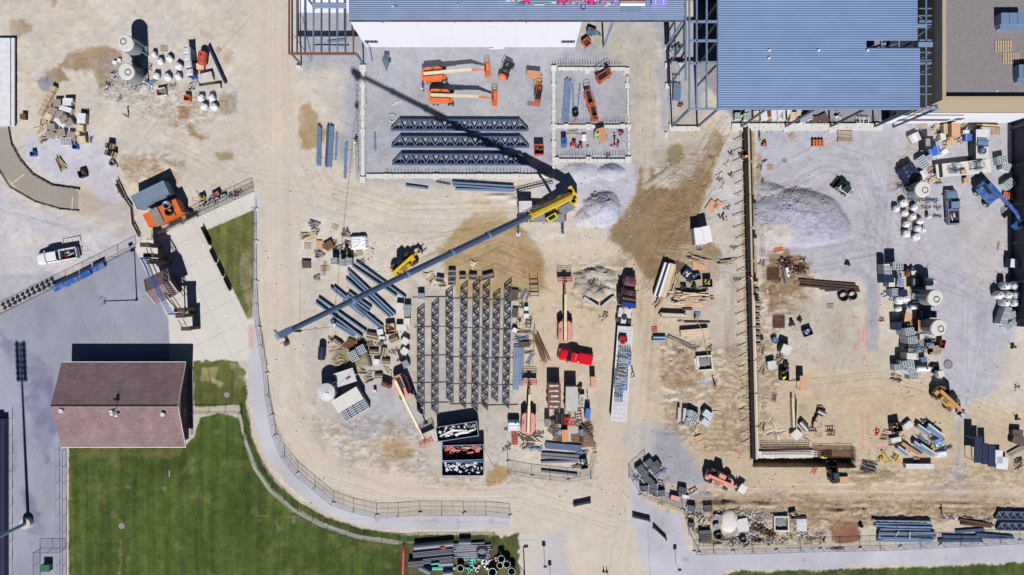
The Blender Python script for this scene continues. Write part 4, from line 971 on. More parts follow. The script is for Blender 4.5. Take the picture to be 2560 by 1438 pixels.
def b_tarp(w,l,h,m="white",seed=3,n=10,name="tarp_cover"):
 """draped sheet over a load"""
 def f():
  e=E(name);rr=random.Random(seed);vs=[];fs=[];N=n
  for j in range(N+1):
   for i in range(N+1):
    u=i/N*2-1;v=j/N*2-1;edge=max(abs(u),abs(v));z=h*(1-max(0,(edge-.78)/.22)**1.2*.85)+rr.uniform(-.07,.07)*h
    vs.append((u*w/2*(1+rr.uniform(-.05,.05)),v*l/2*(1+rr.uniform(-.05,.05)),max(.03,z)))
  for j in range(N):
   for i in range(N):a=j*(N+1)+i;fs.append((a,a+1,a+N+2,a+N+1))
  MB().add(vs,fs,False).build("sheet",e,m);MB().box(0,0,.02,w*.8,l*.8,h*.6).build("load",e,"wood_old");return e
 return f
def b_rubble(n,w,l,m="concrete",m2="rust_dark",s_=.5,h=.3,seed=1,name="rubble_heap"):
 def f():
  e=E(name);rr=random.Random(seed)
  for mm,c,nm in((m,n,"chunks"),(m2,n//2,"scraps")):
   a=MB()
   for k in range(c):
    x,y=rr.gauss(0,.25)*w,rr.gauss(0,.25)*l;q=rr.uniform(.3,1)*s_;a.box(x,y,rr.uniform(-.03,h*math.exp(-(x*x/w+y*y/l))),q,q*rr.uniform(.2,.9),q*rr.uniform(.15,.5),rr.uniform(0,3),tx=rr.uniform(.6,.95),ty=rr.uniform(.6,.95),rx=rr.uniform(-.4,.4))
   a.build(nm,e,mm)["kind"]="stuff"
  return e
 return f
def b_ladder(L=4.5,m="galv"):
 def f():
  e=E("ladder");MB().bar((-L/2,-.2,.08),(L/2,-.2,.08),.06).bar((-L/2,.2,.08),(L/2,.2,.08),.06).build("stiles",e,m);a=MB()
  for k in range(int(L/.3)):a.bar((-L/2+.15+k*.3,-.2,.08),(-L/2+.15+k*.3,.2,.08),.035)
  a.build("rungs",e,m);return e
 return f
def b_tankh(L=2.0,r=.5,m="white",legs=True,name="horizontal_tank"):
 def f():
  e=E(name);a=MB().cyl((-L/2,0,r+.25),(L/2,0,r+.25),r,r,22,False).blob(-L/2,0,r+.25,r*.35,r,r,14,9).blob(L/2,0,r+.25,r*.35,r,r,14,9);a.build("shell",e,m)
  for q in(-.3,.3):MB().box(q*L,0,0,.15,r*1.5,.4).build("saddle",e,"black")
  MB().cyl((L*.2,0,2*r+.22),(L*.2,0,2*r+.4),.12,.12,10).build("filler_cap",e,"black");return e
 return f
def b_skidsteer(m="white_dirty",name="skid_steer"):
 def f():
  e=E(name)
  for(x,y)in((-.6,-.72),(.6,-.72),(-.6,.72),(.6,.72)):wheel(e,x,y,.4,.28)
  MB().box(-.2,0,.3,2.3,1.1,.7).build("chassis",e,m);MB().box(0,0,1.0,1.1,.95,.95,tx=.9,ty=.92).build("cab",e,"green_dark");MB().box(-1.05,0,1.0,.7,1.15,.4,tx=.9).build("engine_cover",e,m)
  g=MB()
  for k in range(4):g.box(-1.3+k*.16,0,1.41,.07,.7,.012)
  g.build("vents",e,"black")
  for s_ in(-1,1):MB().bar((-1.2,s_*.66,1.35),(.9,s_*.66,1.0),.14,.2).bar((.9,s_*.66,1.0),(1.35,s_*.6,.4),.14,.2).build("lift_arm",e,m)
  b=MB().side([(1.35,.05),(2.1,.05),(2.15,.12),(1.5,.12),(1.42,.2),(1.4,.75),(1.33,.75)],-.95,.95);b.box(1.75,-.93,.05,.75,.04,.5,tx=.6).box(1.75,.93,.05,.75,.04,.5,tx=.6);b.build("bucket",e,"black");return e
 return f
def person_mesh(pose):
 me=bpy.data.meshes.new("person");V=[];Ed=[];Rd=[]
 def v(p,r,par=None):
  V.append(p);Rd.append(r)
  if par is not None:Ed.append((par,len(V)-1))
  return len(V)-1
 lean={"stand":0,"walk":.06,"bend":.42}[pose]
 pel=v((0,0,.94),(.15,.11));w=v((lean*.2,0,1.1),(.135,.10),pel);ch=v((lean*.7,0,1.32),(.165,.115),w);nk=v((lean,0,1.48),(.06,.06),ch);hd=v((lean*1.15+.01,0,1.58),(.075,.08),nk);v((lean*1.2+.02,0,1.70),(.088,.098),hd);v((lean*1.2+.02,0,1.775),(.05,.055),len(V)-1)
 st={"stand":.02,"walk":.22,"bend":.05}[pose]
 for s_ in(-1,1):
  hp=v((0,s_*.1,.88),(.10,.09),pel);kn=v((.02+s_*st,s_*.12,.5),(.07,.065),hp);an=v((s_*st*1.3-.02,s_*.13,.09),(.045,.045),kn);v((s_*st*1.3+.15,s_*.15,.045),(.04,.035),an)
  sh=v((lean*.9,s_*.19,1.41),(.065,.06),ch);fw={"stand":.06,"walk":-s_*.16,"bend":.28}[pose]
  el=v((lean*.9+fw*.4,s_*.27,1.14),(.045,.045),sh);wr=v((lean*.9+fw+.1,s_*.26,.93 if pose!="bend" else .98),(.028,.028),el);pm=v((lean*.9+fw+.13,s_*.26,.87 if pose!="bend" else .93),(.034,.02),wr)
  x,y,z=V[pm]
  for q,ln in((-.03,.07),(-.01,.085),(.01,.08),(.03,.065)):v((x+.02+q*.6,y+q*.5,z-ln),(.010,.010),pm)
  v((x+.06,y-s_*.02,z-.02),(.011,.011),pm)
 me.from_pydata(V,Ed,[]);o=bpy.data.objects.new("person",me);sc.collection.objects.link(o)
 md=o.modifiers.new("s",'SKIN');me.skin_vertices[0].data[0].use_root=True
 for k,r in enumerate(Rd):me.skin_vertices[0].data[k].radius=r
 sb=o.modifiers.new("b",'SUBSURF');sb.levels=1
 dg=bpy.context.evaluated_depsgraph_get();m2=bpy.data.meshes.new_from_object(o.evaluated_get(dg));bpy.data.objects.remove(o)
 for p in m2.polygons:p.use_smooth=True
 return m2
PM={}
def person(px,py,label,rz=0,shirt="orange",hat="white",pose="stand",pants="denim",vest=None,z=0,group=None):
 if pose not in PM:PM[pose]=person_mesh(pose)
 e=empty("person",(*P(px,py,1.6),z),R(rz));tag(e,label,"person",group)
 me=PM[pose].copy();me.materials.clear()
 for k in(pants,shirt,"skin","black"):me.materials.append(MATS[k])
 for p in me.polygons:
  zc=p.center.z;armout=abs(p.center.y)>.2
  p.material_index=3 if zc<.1 else 2 if(zc>1.5 or(armout and zc<1.02))else 1 if(zc>.98 or armout)else 0
 o=bpy.data.objects.new("body",me);sc.collection.objects.link(o);o.parent=e
 ln={"stand":0,"walk":.06,"bend":.42}[pose];x=ln*1.2+.02
 MB().blob(x,0,1.78,.135,.12,.1,12,8).cyl((x+.02,0,1.745),(x+.02,0,1.765),.165,.15,16).build("hard_hat",e,hat)
 if vest:MB().loft([[(ln*t+math.cos(a)*r0*.72,math.sin(a)*r0,z_)for a in[k*math.pi/5 for k in range(10)]]for(t,z_,r0)in((.1,1.0,.19),(.4,1.15,.19),(.75,1.34,.215),(.95,1.44,.17))],True).build("safety_vest",e,vest)
 MB().box(.03,0,0,.01,.01,.01)
 return e
def chainlink():
 m=bpy.data.materials.new("chain_link");m.use_nodes=True;n=m.node_tree.nodes;l=m.node_tree.links;b=n["Principled BSDF"];b.inputs["Base Color"].default_value=(.12,.12,.14,1)
 t=n.new("ShaderNodeBsdfTransparent");mx=n.new("ShaderNodeMixShader");mx.inputs[0].default_value=.16;l.new(t.outputs[0],mx.inputs[1]);l.new(b.outputs[0],mx.inputs[2]);l.new(mx.outputs[0],n["Material Output"].inputs[0]);MATS["chain_link"]=m
chainlink()
def fence(pts,label,h=1.8,step=2.9,name="chain_link_fence",m="fence_black",blocks=False,midrail=False,group=None,hpx=0,r=.03,base_lab=None,panel="chain_link",cat="fence"):
 e=empty(name,(*P(*pts[0],hpx),0));tag(e,label,cat,group);ox,oy=P(*pts[0],hpx);top=MB();bot=MB();pn=MB();w=[(P(x,y,hpx)[0]-ox,P(x,y,hpx)[1]-oy)for x,y in pts];posts=[];npost=0
 for a,b in zip(w[:-1],w[1:]):
  L=math.hypot(b[0]-a[0],b[1]-a[1]);n=max(1,round(L/step))
  for k in range(n):
   p=(a[0]+(b[0]-a[0])*k/n,a[1]+(b[1]-a[1])*k/n);q=(a[0]+(b[0]-a[0])*(k+1)/n,a[1]+(b[1]-a[1])*(k+1)/n)
   posts.append(p);top.bar((*p,h),(*q,h),r*1.5);bot.bar((*p,.12),(*q,.12),r)
   if midrail:bot.bar((*p,h*.5),(*q,h*.5),r);mdp=((p[0]+q[0])/2,(p[1]+q[1])/2);bot.bar((*mdp,.12),(*mdp,h),r)
   pn.add([(*p,.1),(*q,.1),(*q,h),(*p,h)],[(0,1,2,3)])
 posts.append(w[-1])
 for p in posts:MB().cyl((*p,0),(*p,h+.05),r*1.4,r*1.4,6).build("post",e,m)
 if blocks:
  for k,p in enumerate(posts):
   if k%2==0:MB().box(p[0]+.05,p[1]-.25,0,.75,.38,.2,random.uniform(-.6,.6),tx=.85,ty=.8).build("ballast_bag",e,"white_dirty")
   else:MB().bar((p[0],p[1]-.7,.04),(p[0],p[1]+.5,.04),.07).bar((p[0],p[1]-.6,.04),(p[0],p[1],.9),.04).build("fence_foot",e,m)
 top.build("top_rail",e,m);bot.build("lower_rails",e,m)
 if panel:pn.build("mesh_panel",e,panel)
 return e
def line(x1,y1,x2,y2,h=0):
 """centre, length in metres and angle of a long thing seen between two photo pixels"""
 a=P(x1,y1,h);b=P(x2,y2,h);return(x1+x2)/2,(y1+y2)/2,math.hypot(b[0]-a[0],b[1]-a[1]),math.degrees(math.atan2(b[1]-a[1],b[0]-a[0]))
def beams(key,fn,segs,single,plural,where,cat,h=.4,group=None,z=0):
 sp=[]
 for s_ in segs:
  cx,cy,L,an=line(*s_[:4],h);sp.append((cx,cy,an,L,1.0,1.0,s_[4]if len(s_)>4 else z))
 return cluster(key,fn,sp,single,plural,where,cat,group,h)
def X_(px,h=0):return(px-1280)/S*(1-h/H)
def Y_(py,h=0):return(719-py)/S*(1-h/H)
HB=12.2
e=empty("warehouse_hall",(0,Y_(118),0));tag(e,"white-walled hall with a ribbed blue-grey deck roof at the top centre","building");y0=0
xl,xr,xr2=-25.2,10.9,26.6
w=MB().use("whitewall");wt=HB-.45
w.box((xl+2.6+xr-2.6)/2-0,.15,0,xr-xl-5.2,.3,wt);w.box(xl+.2,.15,0,.4,.3,wt).box(xr-.15,.15,0,.3,.3,wt)
for cx,ww in((xl+1.5,2.2),(xr-1.45,2.3)):w.box(cx,.15,0,ww,.3,1.5).box(cx,.15,3.2,ww,.3,wt-3.2)
w.build("front_wall",e);MB().box(xl-.0,15,0,.3,29.4,wt).build("side_wall",e,"whitewall")
for cx in(xl+1.5,xr-1.45):
 q=MB().box(cx,.22,1.5,2.2,.05,1.7).build("window",e,"interior");f=MB()
 for k in range(4):f.box(cx-.9+k*.6,.16,1.5,.06,.06,1.6)
 f.build("window_frame",q,"concrete")
j=MB()
for k in range(1,7):j.box(xl+(xr-xl)*k/7,-.004,.1,.05,.01,wt-.2)
j.build("panel_joints",e,"cmu")
for k in range(3):MB().box(xl+5+k*11.2,-.02,wt-.9,.25,.1,.12).build("wall_bracket",e,"steel_dark")
MB().box((xl+xr2)/2,15.2,HB-.12,xr2-xl,30.6,.12).build("roof_deck",e,"deck_b")
b=MB().box((xl+xr2)/2,-.1,HB-.62,xr2-xl,.18,.5);b.build("edge_beam",e,"steel_dark")
MB().box((xl+xr2)/2-5,-.1,HB-.1,30,.16,.05).build("eaves_flashing",e,"rust_dark")
MB().box((xr+xr2)/2,12,HB-.9,.3,24,.5).build("roof_girder",e,"steel")
for x in(15.75,26.5):MB().box(x,-.1,0,.28,.28,HB-.65).build("column",e,"steel_light")
MB().box((xr+xr2)/2,20,0,xr2-xr-.4,.3,HB-1).build("rear_wall",e,"tanwall")
def on(px,py,h):x,y=P(px,py,h);return x,y
def roofthing(name,px,py,label,cat,rz=0,z=HB,group=None):x,y=P(px,py,z);o=empty(name,(x,y,z+.003),R(rz));tag(o,label,cat,group);return o
o=roofthing("deck_bundle",1577,22,"pale blue bundle of deck sheets lying on the hall roof","metal sheets",2)
MB().box(0,0,.1,3.0,1.0,.25).build("sheets",o,"steel_light");MB().box(-.8,0,0,.12,1.2,.1).box(.8,0,0,.12,1.2,.1).build("bearers",o,"wood_old")
o=roofthing("roofing_rolls",1580,8,"long white and black roll stack on the hall roof edge of the picture","roll stack",0)
MB().cyl((-1.9,.3,.3),(1.9,.3,.3),.28).cyl((-1.9,-.3,.3),(1.9,-.3,.3),.28).build("white_rolls",o,"membrane");MB().cyl((-1.9,0,.7),(1.9,0,.7),.22).build("dark_roll",o,"plum")
o=roofthing("insulation_pack",1646,4,"lilac wrapped insulation pack on the hall roof","insulation",0)
MB().box(0,0,0,2.4,1.4,.9).build("wrapped_block",o,"purple");MB().box(-.6,0,.9,.1,1.42,.015).box(.6,0,.9,.1,1.42,.015).build("straps",o,"white")
for k,(px,py)in enumerate([(1316,4),(1402,4),(1478,5)]):
 o=roofthing("fall_arrest_cart",px,py,names_for([(1316,4),(1402,4),(1478,5)],"red carts","red cart","on the hall roof")[k],"roof cart",0,group="red carts on the hall roof")
 for s_ in(-.4,.4):wheel(o,s_,-.35,.2,.1,"black",10)
 MB().box(0,0,.2,.9,.7,.35).build("counterweight",o,"pink");MB().bar((0,0,.5),(0,.5,1.3),.06).build("mast",o,"red_dull")
o=roofthing("tool_scatter",1525,6,"row of small pink and red tools and leads on the hall roof","tools",0)
a=MB();rr=random.Random(5)
for k in range(40):a.box(rr.uniform(-7,3),rr.uniform(-.5,.6),0,rr.uniform(.1,.5),rr.uniform(.08,.3),rr.uniform(.05,.3),rr.uniform(0,3))
a.build("tools",o,"pink");a=MB()
for k in range(22):a.box(rr.uniform(-16,3),rr.uniform(-.6,.9),0,rr.uniform(.2,1.6),rr.uniform(.08,.25),rr.uniform(.05,.2),rr.uniform(-.3,.3))
a.build("offcuts",o,"white_dirty")
o=roofthing("sheet_offcut",1300,10,"dull blue ribbed sheet offcut on the hall roof, left of the carts","metal sheet",6);MB().box(0,0,.02,1.3,.9,.05).build("sheet",o,"paint_blue_grey");MB().box(.1,.2,.07,.5,.08,.04,.8).build("strap",o,"navy")
o=roofthing("conduit_coil",1458,18,"small blue coil lying on the hall roof below the carts","coil");MB().ring((0,0,.05),.4,.04).ring((.05,0,.1),.36,.04).build("loops",o,"blue_deep");MB().box(.5,.1,0,.3,.05,.04).build("tail",o,"white")
o=roofthing("angle_iron",1150,9,"short pale angle bar lying on the hall roof","metal bar",25);MB().box(0,0,.0,1.1,.12,.03).box(0,.06,.03,1.1,.02,.1).build("angle",o,"galv")
o=roofthing("cable_clump",988,14,"small black cable clump on the left of the hall roof","cable");MB().ring((0,0,.03),.18,.03,12).tube([(.18,0,.03),(.35,-.1,.03),(.5,.1,.03)],.025,5).build("cable",o,"black");MB().box(-.4,-.15,0,.3,.12,.05).build("tag",o,"white")
e=empty("precast_wall",(X_(812),Y_(32),0));tag(e,"white precast wall rising behind the low steel canopy frame","wall")
MB().box(0,2.5,0,X_(880)-X_(745),.3,9).build("wall_panel",e,"whitewall");MB().box(0,2.35,9,X_(880)-X_(745),.5,.15).build("coping",e,"steel_dark");MB().box(0,1.15,0,X_(880)-X_(745),2.3,.12).build("floor_slab",e,"whitewall")
e=empty("steel_canopy_frame",(X_(805,5.85),Y_(130,5.85),0));tag(e,"low open steel frame of parallel beams beside the white hall","steel frame");hz=5.85;ox,oy=e.location.x,e.location.y
def lx(px):return X_(px,hz)-ox
for k,px in enumerate([722,742,762,783,803,823,843,863]):MB().box(lx(px),5.6,hz-.32,.22,11.3,.32).build("roof_beam",e,"rust" if px==722 else "steel" if k%3 else "paint_blue_grey")
MB().box(lx(883),1.9,hz-.32,.18,3.7,.32).build("short_beam",e,"rust");MB().box(0,-.13,hz-.85,lx(890)-lx(720),.2,.84).build("edge_girder",e,"rust")
MB().box(lx(727),5.8,hz-.9,.16,11.4,.5).build("side_girder",e,"rust_dark")
for px in(726,890):MB().box(lx(px),-.13,0,.26,.26,hz-.86).build("column",e,"steel")
for px in(762,868):MB().box(lx(px),9.5,0,.24,.24,hz-.33).build("column",e,"steel_dark")
MB().bar((lx(895),5,5.6),(lx(912),.0,.4),.14).build("brace",e,"steel_light");MB().bar((lx(732),3,5.4),(lx(755),.3,.4),.1).build("brace",e,"steel_dark")
MB().box(lx(823),7.6,hz+.003,lx(866)-lx(781),.95,.06).build("deck_strip",e,"deck_b")
e=empty("steel_deck_building",(X_(2050,HB),Y_(270,HB),0));tag(e,"large blue ribbed metal deck on an open steel frame","building");ox,oy=e.location.x,e.location.y
def bx(px):return X_(px,HB)-ox
def by(py):return Y_(py,HB)-oy
d=MB().use("deck")
def slab(x0,y0,x1,y1,z=HB-.12,t=.12):d.box((bx(x0)+bx(x1))/2,(by(y0)+by(y1))/2,z,bx(x1)-bx(x0),by(y0)-by(y1),t)
slab(1795,120,2300,268);slab(1795,101,2166,120);slab(1795,-90,2294,101);slab(2294,60,2318,70)
d.build("roof_deck",e)
g=[]
for px in(1725,1743,1768,1796,2317,2345):g.append((px,-90,px,270,.2,.42))
for(a,b_)in((1725,1796),(2300,2345)):
 for py in(52,100,157):g.append((a,py,b_,py,.26,.45))
for py in(20,38,60,130,150,185,215,235):g.append((2300,py,2345,py,.1,.2))
for py in(14,120,200,240):g.append((1796,py,2294,py,.2,.3))
for(x0,yy0,x1,yy1,ww,hh)in g:
 MB().bar((bx(x0),by(yy0),HB-.14-hh/2),(bx(x1),by(yy1),HB-.14-hh/2),ww,hh).build("roof_beam",e,"steel_light" if(x0==x1 or ww>.2)and x0<1900 and ww>.15 else "paint_blue_grey")
MB().box((bx(1722)+bx(2348))/2,by(271),HB-.55,bx(2348)-bx(1722),.22,.55).build("edge_girder",e,"steel_light")
MB().box((bx(1796)+bx(2300))/2,by(269.2),HB-.1,bx(2300)-bx(1796),.16,.14).build("eaves_angle",e,"galv")
for px in(1725,1797,1918,2041,2166,2289,2344):MB().box(bx(px),by(271),0,.3,.3,HB-.56).build("column",e,"steel" if px not in(2166,)else "steel_dark")
for py in(100,157,52,5):
 for px in(1716,):MB().box(bx(px),by(py),0,.26,.26,HB-.5).build("column",e,"steel")
 for px in(1796,2041,2289):MB().box(bx(px),by(py),0,.26,.26,HB-.6).build("column",e,"steel_dark")
MB().bar((bx(1716),by(-60),HB-.4),(bx(1716),by(200),HB-.4),.22,.45).build("side_girder",e,"steel_light")
for q in((2292,30,2317,50),(2300,88,2340,55),(2300,150,2340,122),(2304,182,2340,160),(2168,118,2206,106),(2210,118,2248,106)):MB().bar((bx(q[0]),by(q[1]),HB-.5),(bx(q[2]),by(q[3]),HB-.5),.08).build("roof_brace",e,"galv")
MB().box(bx(2322),by(112),HB,bx(2350)-bx(2296),.75,.1).build("walkway_plank",e,"galv")
for px in(2207,2250):MB().box(bx(px),by(110),HB-.4,.16,1.2,.16).build("opening_trimmer",e,"galv")
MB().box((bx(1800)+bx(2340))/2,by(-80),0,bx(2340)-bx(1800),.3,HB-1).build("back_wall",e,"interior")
for(px,py)in[(1922,127),(1921,147),(2045,127),(2167,128)]:
 o=roofthing("bolt_bucket",px,py,names_for([(1922,127),(1921,147),(2045,127),(2167,128)],"white buckets","bucket","on the big blue deck")[[1922,1921,2045,2167].index(px)],"bucket",0,group="white buckets on the big blue deck");MB().cyl((0,0,0),(0,0,.3),.13,.17,12).build("pail",o,"white");MB().ring((.25,0,.02),.12,.02,10).build("handle",o,"white")
hw=14.4;e=empty("gravel_roof_building",(X_(2356,hw),Y_(250,hw),0));tag(e,"tan and white building with a dark gravel roof at the upper right","building")
Wd,Dp=22,22
b=MB().use("tanwall").box(Wd/2,Dp/2,7.0,Wd,Dp,hw-7.0-.9);b.build("upper_wall",e);MB().box(Wd/2,Dp/2,0,Wd-.02,Dp-.02,7.0).build("lower_wall",e,"whitewall")
p=MB().use("tanwall").box(Wd/2,.25,hw-.9,Wd,.5,.9).box(.25,Dp/2+.25,hw-.9,.5,Dp-.5,.9);p.build("parapet",e);MB().box(Wd/2,.25,hw,Wd+.08,.56,.05).box(.25,Dp/2+.3,hw,.56,Dp-.5,.05).build("coping",e,"tanwall")
MB().box(Wd/2+.25,Dp/2+.25,hw-.9,Wd-.5,Dp-.5,.04).build("gravel_roof",e,"roof_gravel")
MB().box(Wd/2,-.02,6.92,Wd,.06,.12).build("wall_band",e,"brick")
for(x0,x1,z0,z1)in((-.0,7.5,2.2,3.4),(8.3,10.8,2.2,3.4),(1.0,4.4,4.3,4.8)):MB().box((x0+x1)/2,-.03,z0,x1-x0,.06,z1-z0).build("window",e,"brick")
e2=e
e=empty("plain_wing",(X_(2208),Y_(309),0));tag(e,"low white wing wall with dark windows under the deck corner","wall");MB().box(5,.2,0,10.5,.4,5.5).build("wall_panel",e,"whitewall");MB().box(5.4,-.02,2.0,8.5,.05,1.1).build("window",e,"brick");MB().box(5,.2,5.5,10.5,.45,.1).build("coping",e,"steel_dark")
zr=hw-.86
for i,(px,py,ww,ll,hh,lb)in enumerate([(2534,46,3.7,1.7,1.5,"blue-grey three-panel air unit on the gravel roof"),(2566,178,2.2,2.0,1.3,"blue-grey air unit at the right edge of the gravel roof")]):
 x,y=P(px,py,zr+hh);o=empty("air_unit",(x,y,zr));tag(o,lb,"air unit");MB().box(0,0,0,ww,ll,hh).build("casing",o,"paint_blue_grey");f=MB()
 for k in(-.17,.17):f.box(k*ww,0,hh,.05,ll,.02)
 f.build("panel_seams",o,"navy");MB().box(0,-ll/2-.2,0,ww*.9,.4,hh*.7).build("duct",o,"paint_blue_grey")
lb=["left wooden pallet on the gravel roof","right wooden pallet on the gravel roof, nearly touching the other"]
for k,(px,py)in enumerate([(2507,116),(2526,146)]):
 o=put("rpal",b_pallet("wood",7,2.6,1.7),px,py,0,zr,zr,lb[k],"pallet","pallets on the gravel roof")
o=roofthing("roof_scrap",2492,228,"tiny white scrap on the gravel roof","scrap",0,zr);MB().box(0,0,0,.25,.2,.1,.4).build("scrap",o,"white")
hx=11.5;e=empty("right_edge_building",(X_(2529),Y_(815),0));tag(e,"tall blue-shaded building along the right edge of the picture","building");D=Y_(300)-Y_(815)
MB().box(9,D/2,0,18,D,hx).build("walls",e,"navy");MB().box(9,D/2,hx,18.4,D+.4,.3).build("roof",e,"concrete_dark")  # shade of the west wall is put into the navy colour
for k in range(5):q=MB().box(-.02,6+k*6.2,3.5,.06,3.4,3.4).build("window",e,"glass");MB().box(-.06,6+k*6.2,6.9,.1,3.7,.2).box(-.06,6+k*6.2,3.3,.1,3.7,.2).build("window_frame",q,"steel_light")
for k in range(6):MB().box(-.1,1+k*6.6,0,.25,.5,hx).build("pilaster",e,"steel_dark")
he,hr=2.9,5.6;xa,xb=X_(154,he),X_(464,he);ya,yb=Y_(906,he),Y_(1118,he);ym=Y_(1015,hr);e=empty("concession_building",((xa+xb)/2,ym,0));tag(e,"brown-shingled gabled building between the asphalt and the lawn","building");cx=e.location.x
hwid=(xb-xa)/2;t1,t2=ya-ym,yb-ym
MB().box(0,(t1+t2)/2,0,hwid*2-1.6,t1-t2-1.6,he-.1).build("walls",e,"brick")
for(t,z)in((t1,he),(t2,he)):
 q=MB().add([(-hwid,0,hr),(hwid,0,hr),(hwid,t,z),(-hwid,t,z),(-hwid,0,hr-.2),(hwid,0,hr-.2),(hwid,t,z-.2),(-hwid,t,z-.2)],[(0,1,2,3)if t<0 else(3,2,1,0),(4,5,6,7)if t>0 else(7,6,5,4),(2,3,7,6),(1,2,6,5),(3,0,4,7)]);rf=q.build("roof",e,"shingle")
 MB().box(0,t+(.05 if t>0 else-.05),z-.16,hwid*2,.12,.14).build("gutter",rf,"white")
MB().cyl((-hwid,0,hr+.02),(hwid,0,hr+.02),.08,.08,8).build("ridge_cap",e,"rust_dark")
g=MB().add([(hwid-.85,t2+.8,he-.1),(hwid-.85,t1-.8,he-.1),(hwid-.85,0,hr-.25)],[(0,1,2)]).build("gable_wall",e,"membrane")
MB().bar((hwid+.02,t1,he-.1),(hwid+.02,0,hr-.1),.06,.2).bar((hwid+.02,t2,he-.1),(hwid+.02,0,hr-.1),.06,.2).build("verge_board",e,"white")
for px,py in((155,1027),(409,1036)):
 x,y=P(px,py,5.3);MB().cyl((x-cx,y-ym,4.9),(x-cx,y-ym,5.7),.32,.36,14).build("roof_vent",e,"white_dirty")
x,y=P(291,1020,5.6);q=MB().tube([(x-cx,y-ym,5.4),(x-cx,y-ym,7.4)],.06,6).build("antenna_mast",e,"black");MB().box(x-cx,y-ym-.3,6.9,.5,.3,.35).box(x-cx-.6,y-ym-1.0,5.7,.5,.35,.3).box(x-cx+.1,y-ym-1.3,5.6,.5,.3,.3).build("floodlights",q,"white");MB().bar((x-cx-.7,y-ym-.3,6.9),(x-cx+.5,y-ym-.3,6.9),.06).build("cross_arm",q,"steel_light")
MB().box(hwid-.3,-.3,0,.5,t1-t2-3,.1).build("door_step",e,"concrete_dark");[MB().box(hwid-.78,y,.1,.06,1.8,2.1).build("door",e,"steel_dark")for y in(-1.8,2.0)]
e=empty("flat_roof_shed",(X_(-20),Y_(208),0));tag(e,"long white flat-roofed block at the left edge","building");ww=X_(36,.7)-X_(-90,.7);ll=Y_(97,.7)-Y_(317,.7)
MB().box(X_(-27,.7)-X_(-20),0,0,ww-.3,ll-.3,.5).build("walls",e,"brick");MB().box(X_(-27,.7)-X_(-20),0,.5,ww,ll,.2).build("roof_slab",e,"membrane");MB().box(X_(36)-X_(-20)-.1,0,.7,.12,ll,.04).build("edge_shade_strip",e,"black")  # black strip on the roof edge paints the side's shade
e=empty("bleacher_stand",(X_(-30),Y_(1240),0));tag(e,"dark blue-shaded edge of a stand along the lower left border","stand");ww=X_(12,2)-X_(-40,2)
for k in range(5):MB().box(X_(6,1)-X_(-30)-k*.75,-1.5,0,.74,30,1.0+k*.45).build("seat_tier",e,"navy")
r_=MB()
for k in range(10):r_.cyl((X_(11,2)-X_(-30),-13.5+k*3,0),(X_(11,2)-X_(-30),-13.5+k*3,2.0),.035,.035,6)
r_.bar((X_(11,2)-X_(-30),-13.5,2),(X_(11,2)-X_(-30),13.5,2),.06);r_.build("front_rail",e,"navy")
def found(pts,label,w_=.5,h_=.35,pil=(),rebar=True,m="concrete_light",group="foundation walls"):
 ox,oy=P(*pts[0]);e=empty("foundation_wall",(ox,oy,0));tag(e,label,"foundation wall",group);f=MB();b=MB();rr=random.Random(int(ox*10))
 for k,(p,q)in enumerate(zip(pts[:-1],pts[1:])):
  a=Vector((P(*p)[0]-ox,P(*p)[1]-oy,0));c=Vector((P(*q)[0]-ox,P(*q)[1]-oy,0));d=(c-a).normalized();n=Vector((-d.y,d.x,0))
  a2=a-d*w_/2 if abs(d.x)>.5 else a+d*w_/2;c2=c+d*w_/2 if abs(d.x)>.5 else c-d*w_/2
  f.bar(a2+Vector((0,0,h_/2)),c2+Vector((0,0,h_/2)),w_,h_)
  L=(c-a).length;t=.4
  while t<L-.3:
   for s_ in(-1,1):
    if rr.random()<.7:x=a+d*(t+rr.uniform(-.1,.1))+n*s_*w_*rr.choice((.25,.3,.9));b.cyl((x.x,x.y,0),(x.x+rr.uniform(-.05,.05),x.y,rr.uniform(.45,.75)),.03,.03,4)
   t+=.75
 f.build("concrete_strip",e,m)
 for(px,py,s_)in pil:x,y=P(px,py);MB().box(x-ox,y-oy,0,s_,s_,h_+.06).build("pier_pad",e,m)
 if rebar:o=b.build("rebar_stubs",e,"rust_dark");o["kind"]="stuff"
 return e
found([(908,168),(908,444)],"long pale foundation wall running down the left side of the gravel pad",.6,.35,[(908,216,.8),(908,283,.8),(908,330,.8),(908,450,1.0),(908,172,1.1)])
found([(922,441),(1374,441)],"pale foundation wall under the three trusses, along the pad's lower edge",.7,.35,[(966,442,.9),(1090,442,.9),(1200,442,.9),(1290,442,.9)])
found([(1384,172),(1384,446)],"central pale foundation wall between the truss pad and the small bay",.5,.35,[(1384,215,.7),(1384,280,.7),(1384,172,.9),(1384,318,.9),(1384,360,.8)])
found([(1398,173),(1560,173)],"pale foundation wall along the top of the small bay",.5,.35,[(1468,178,.9),(1566,178,.9)])
found([(1568,188),(1572,390)],"thin broken foundation wall on the right side of the small bay",.35,.3,[(1568,215,.8),(1571,318,.8)])
found([(1392,317),(1565,317)],"middle cross foundation wall of the small bay",.5,.35,[(1415,317,.8),(1471,318,.9),(1556,317,.8)])
found([(1390,402),(1574,402)],"lower foundation wall of the small bay above the grey mounds",.5,.35,[(1471,400,.9),(1390,402,1.0),(1570,400,1.0)])
found([(1836,318),(2196,318)],"broad pale foundation band below the big blue deck",1.1,.4,[(1860,322,1.2),(1966,322,1.2),(2078,322,1.2),(2190,318,1.2)])
found([(1668,60),(1678,316)],"foundation wall down the left side of the tall frame",.5,.35,[(1666,118,.8),(1667,165,.8),(1668,216,.8),(1678,318,.9)])
found([(1678,322),(1744,322)],"short pale foundation wall joining the two lower columns of the tall frame",.7,.4,[])
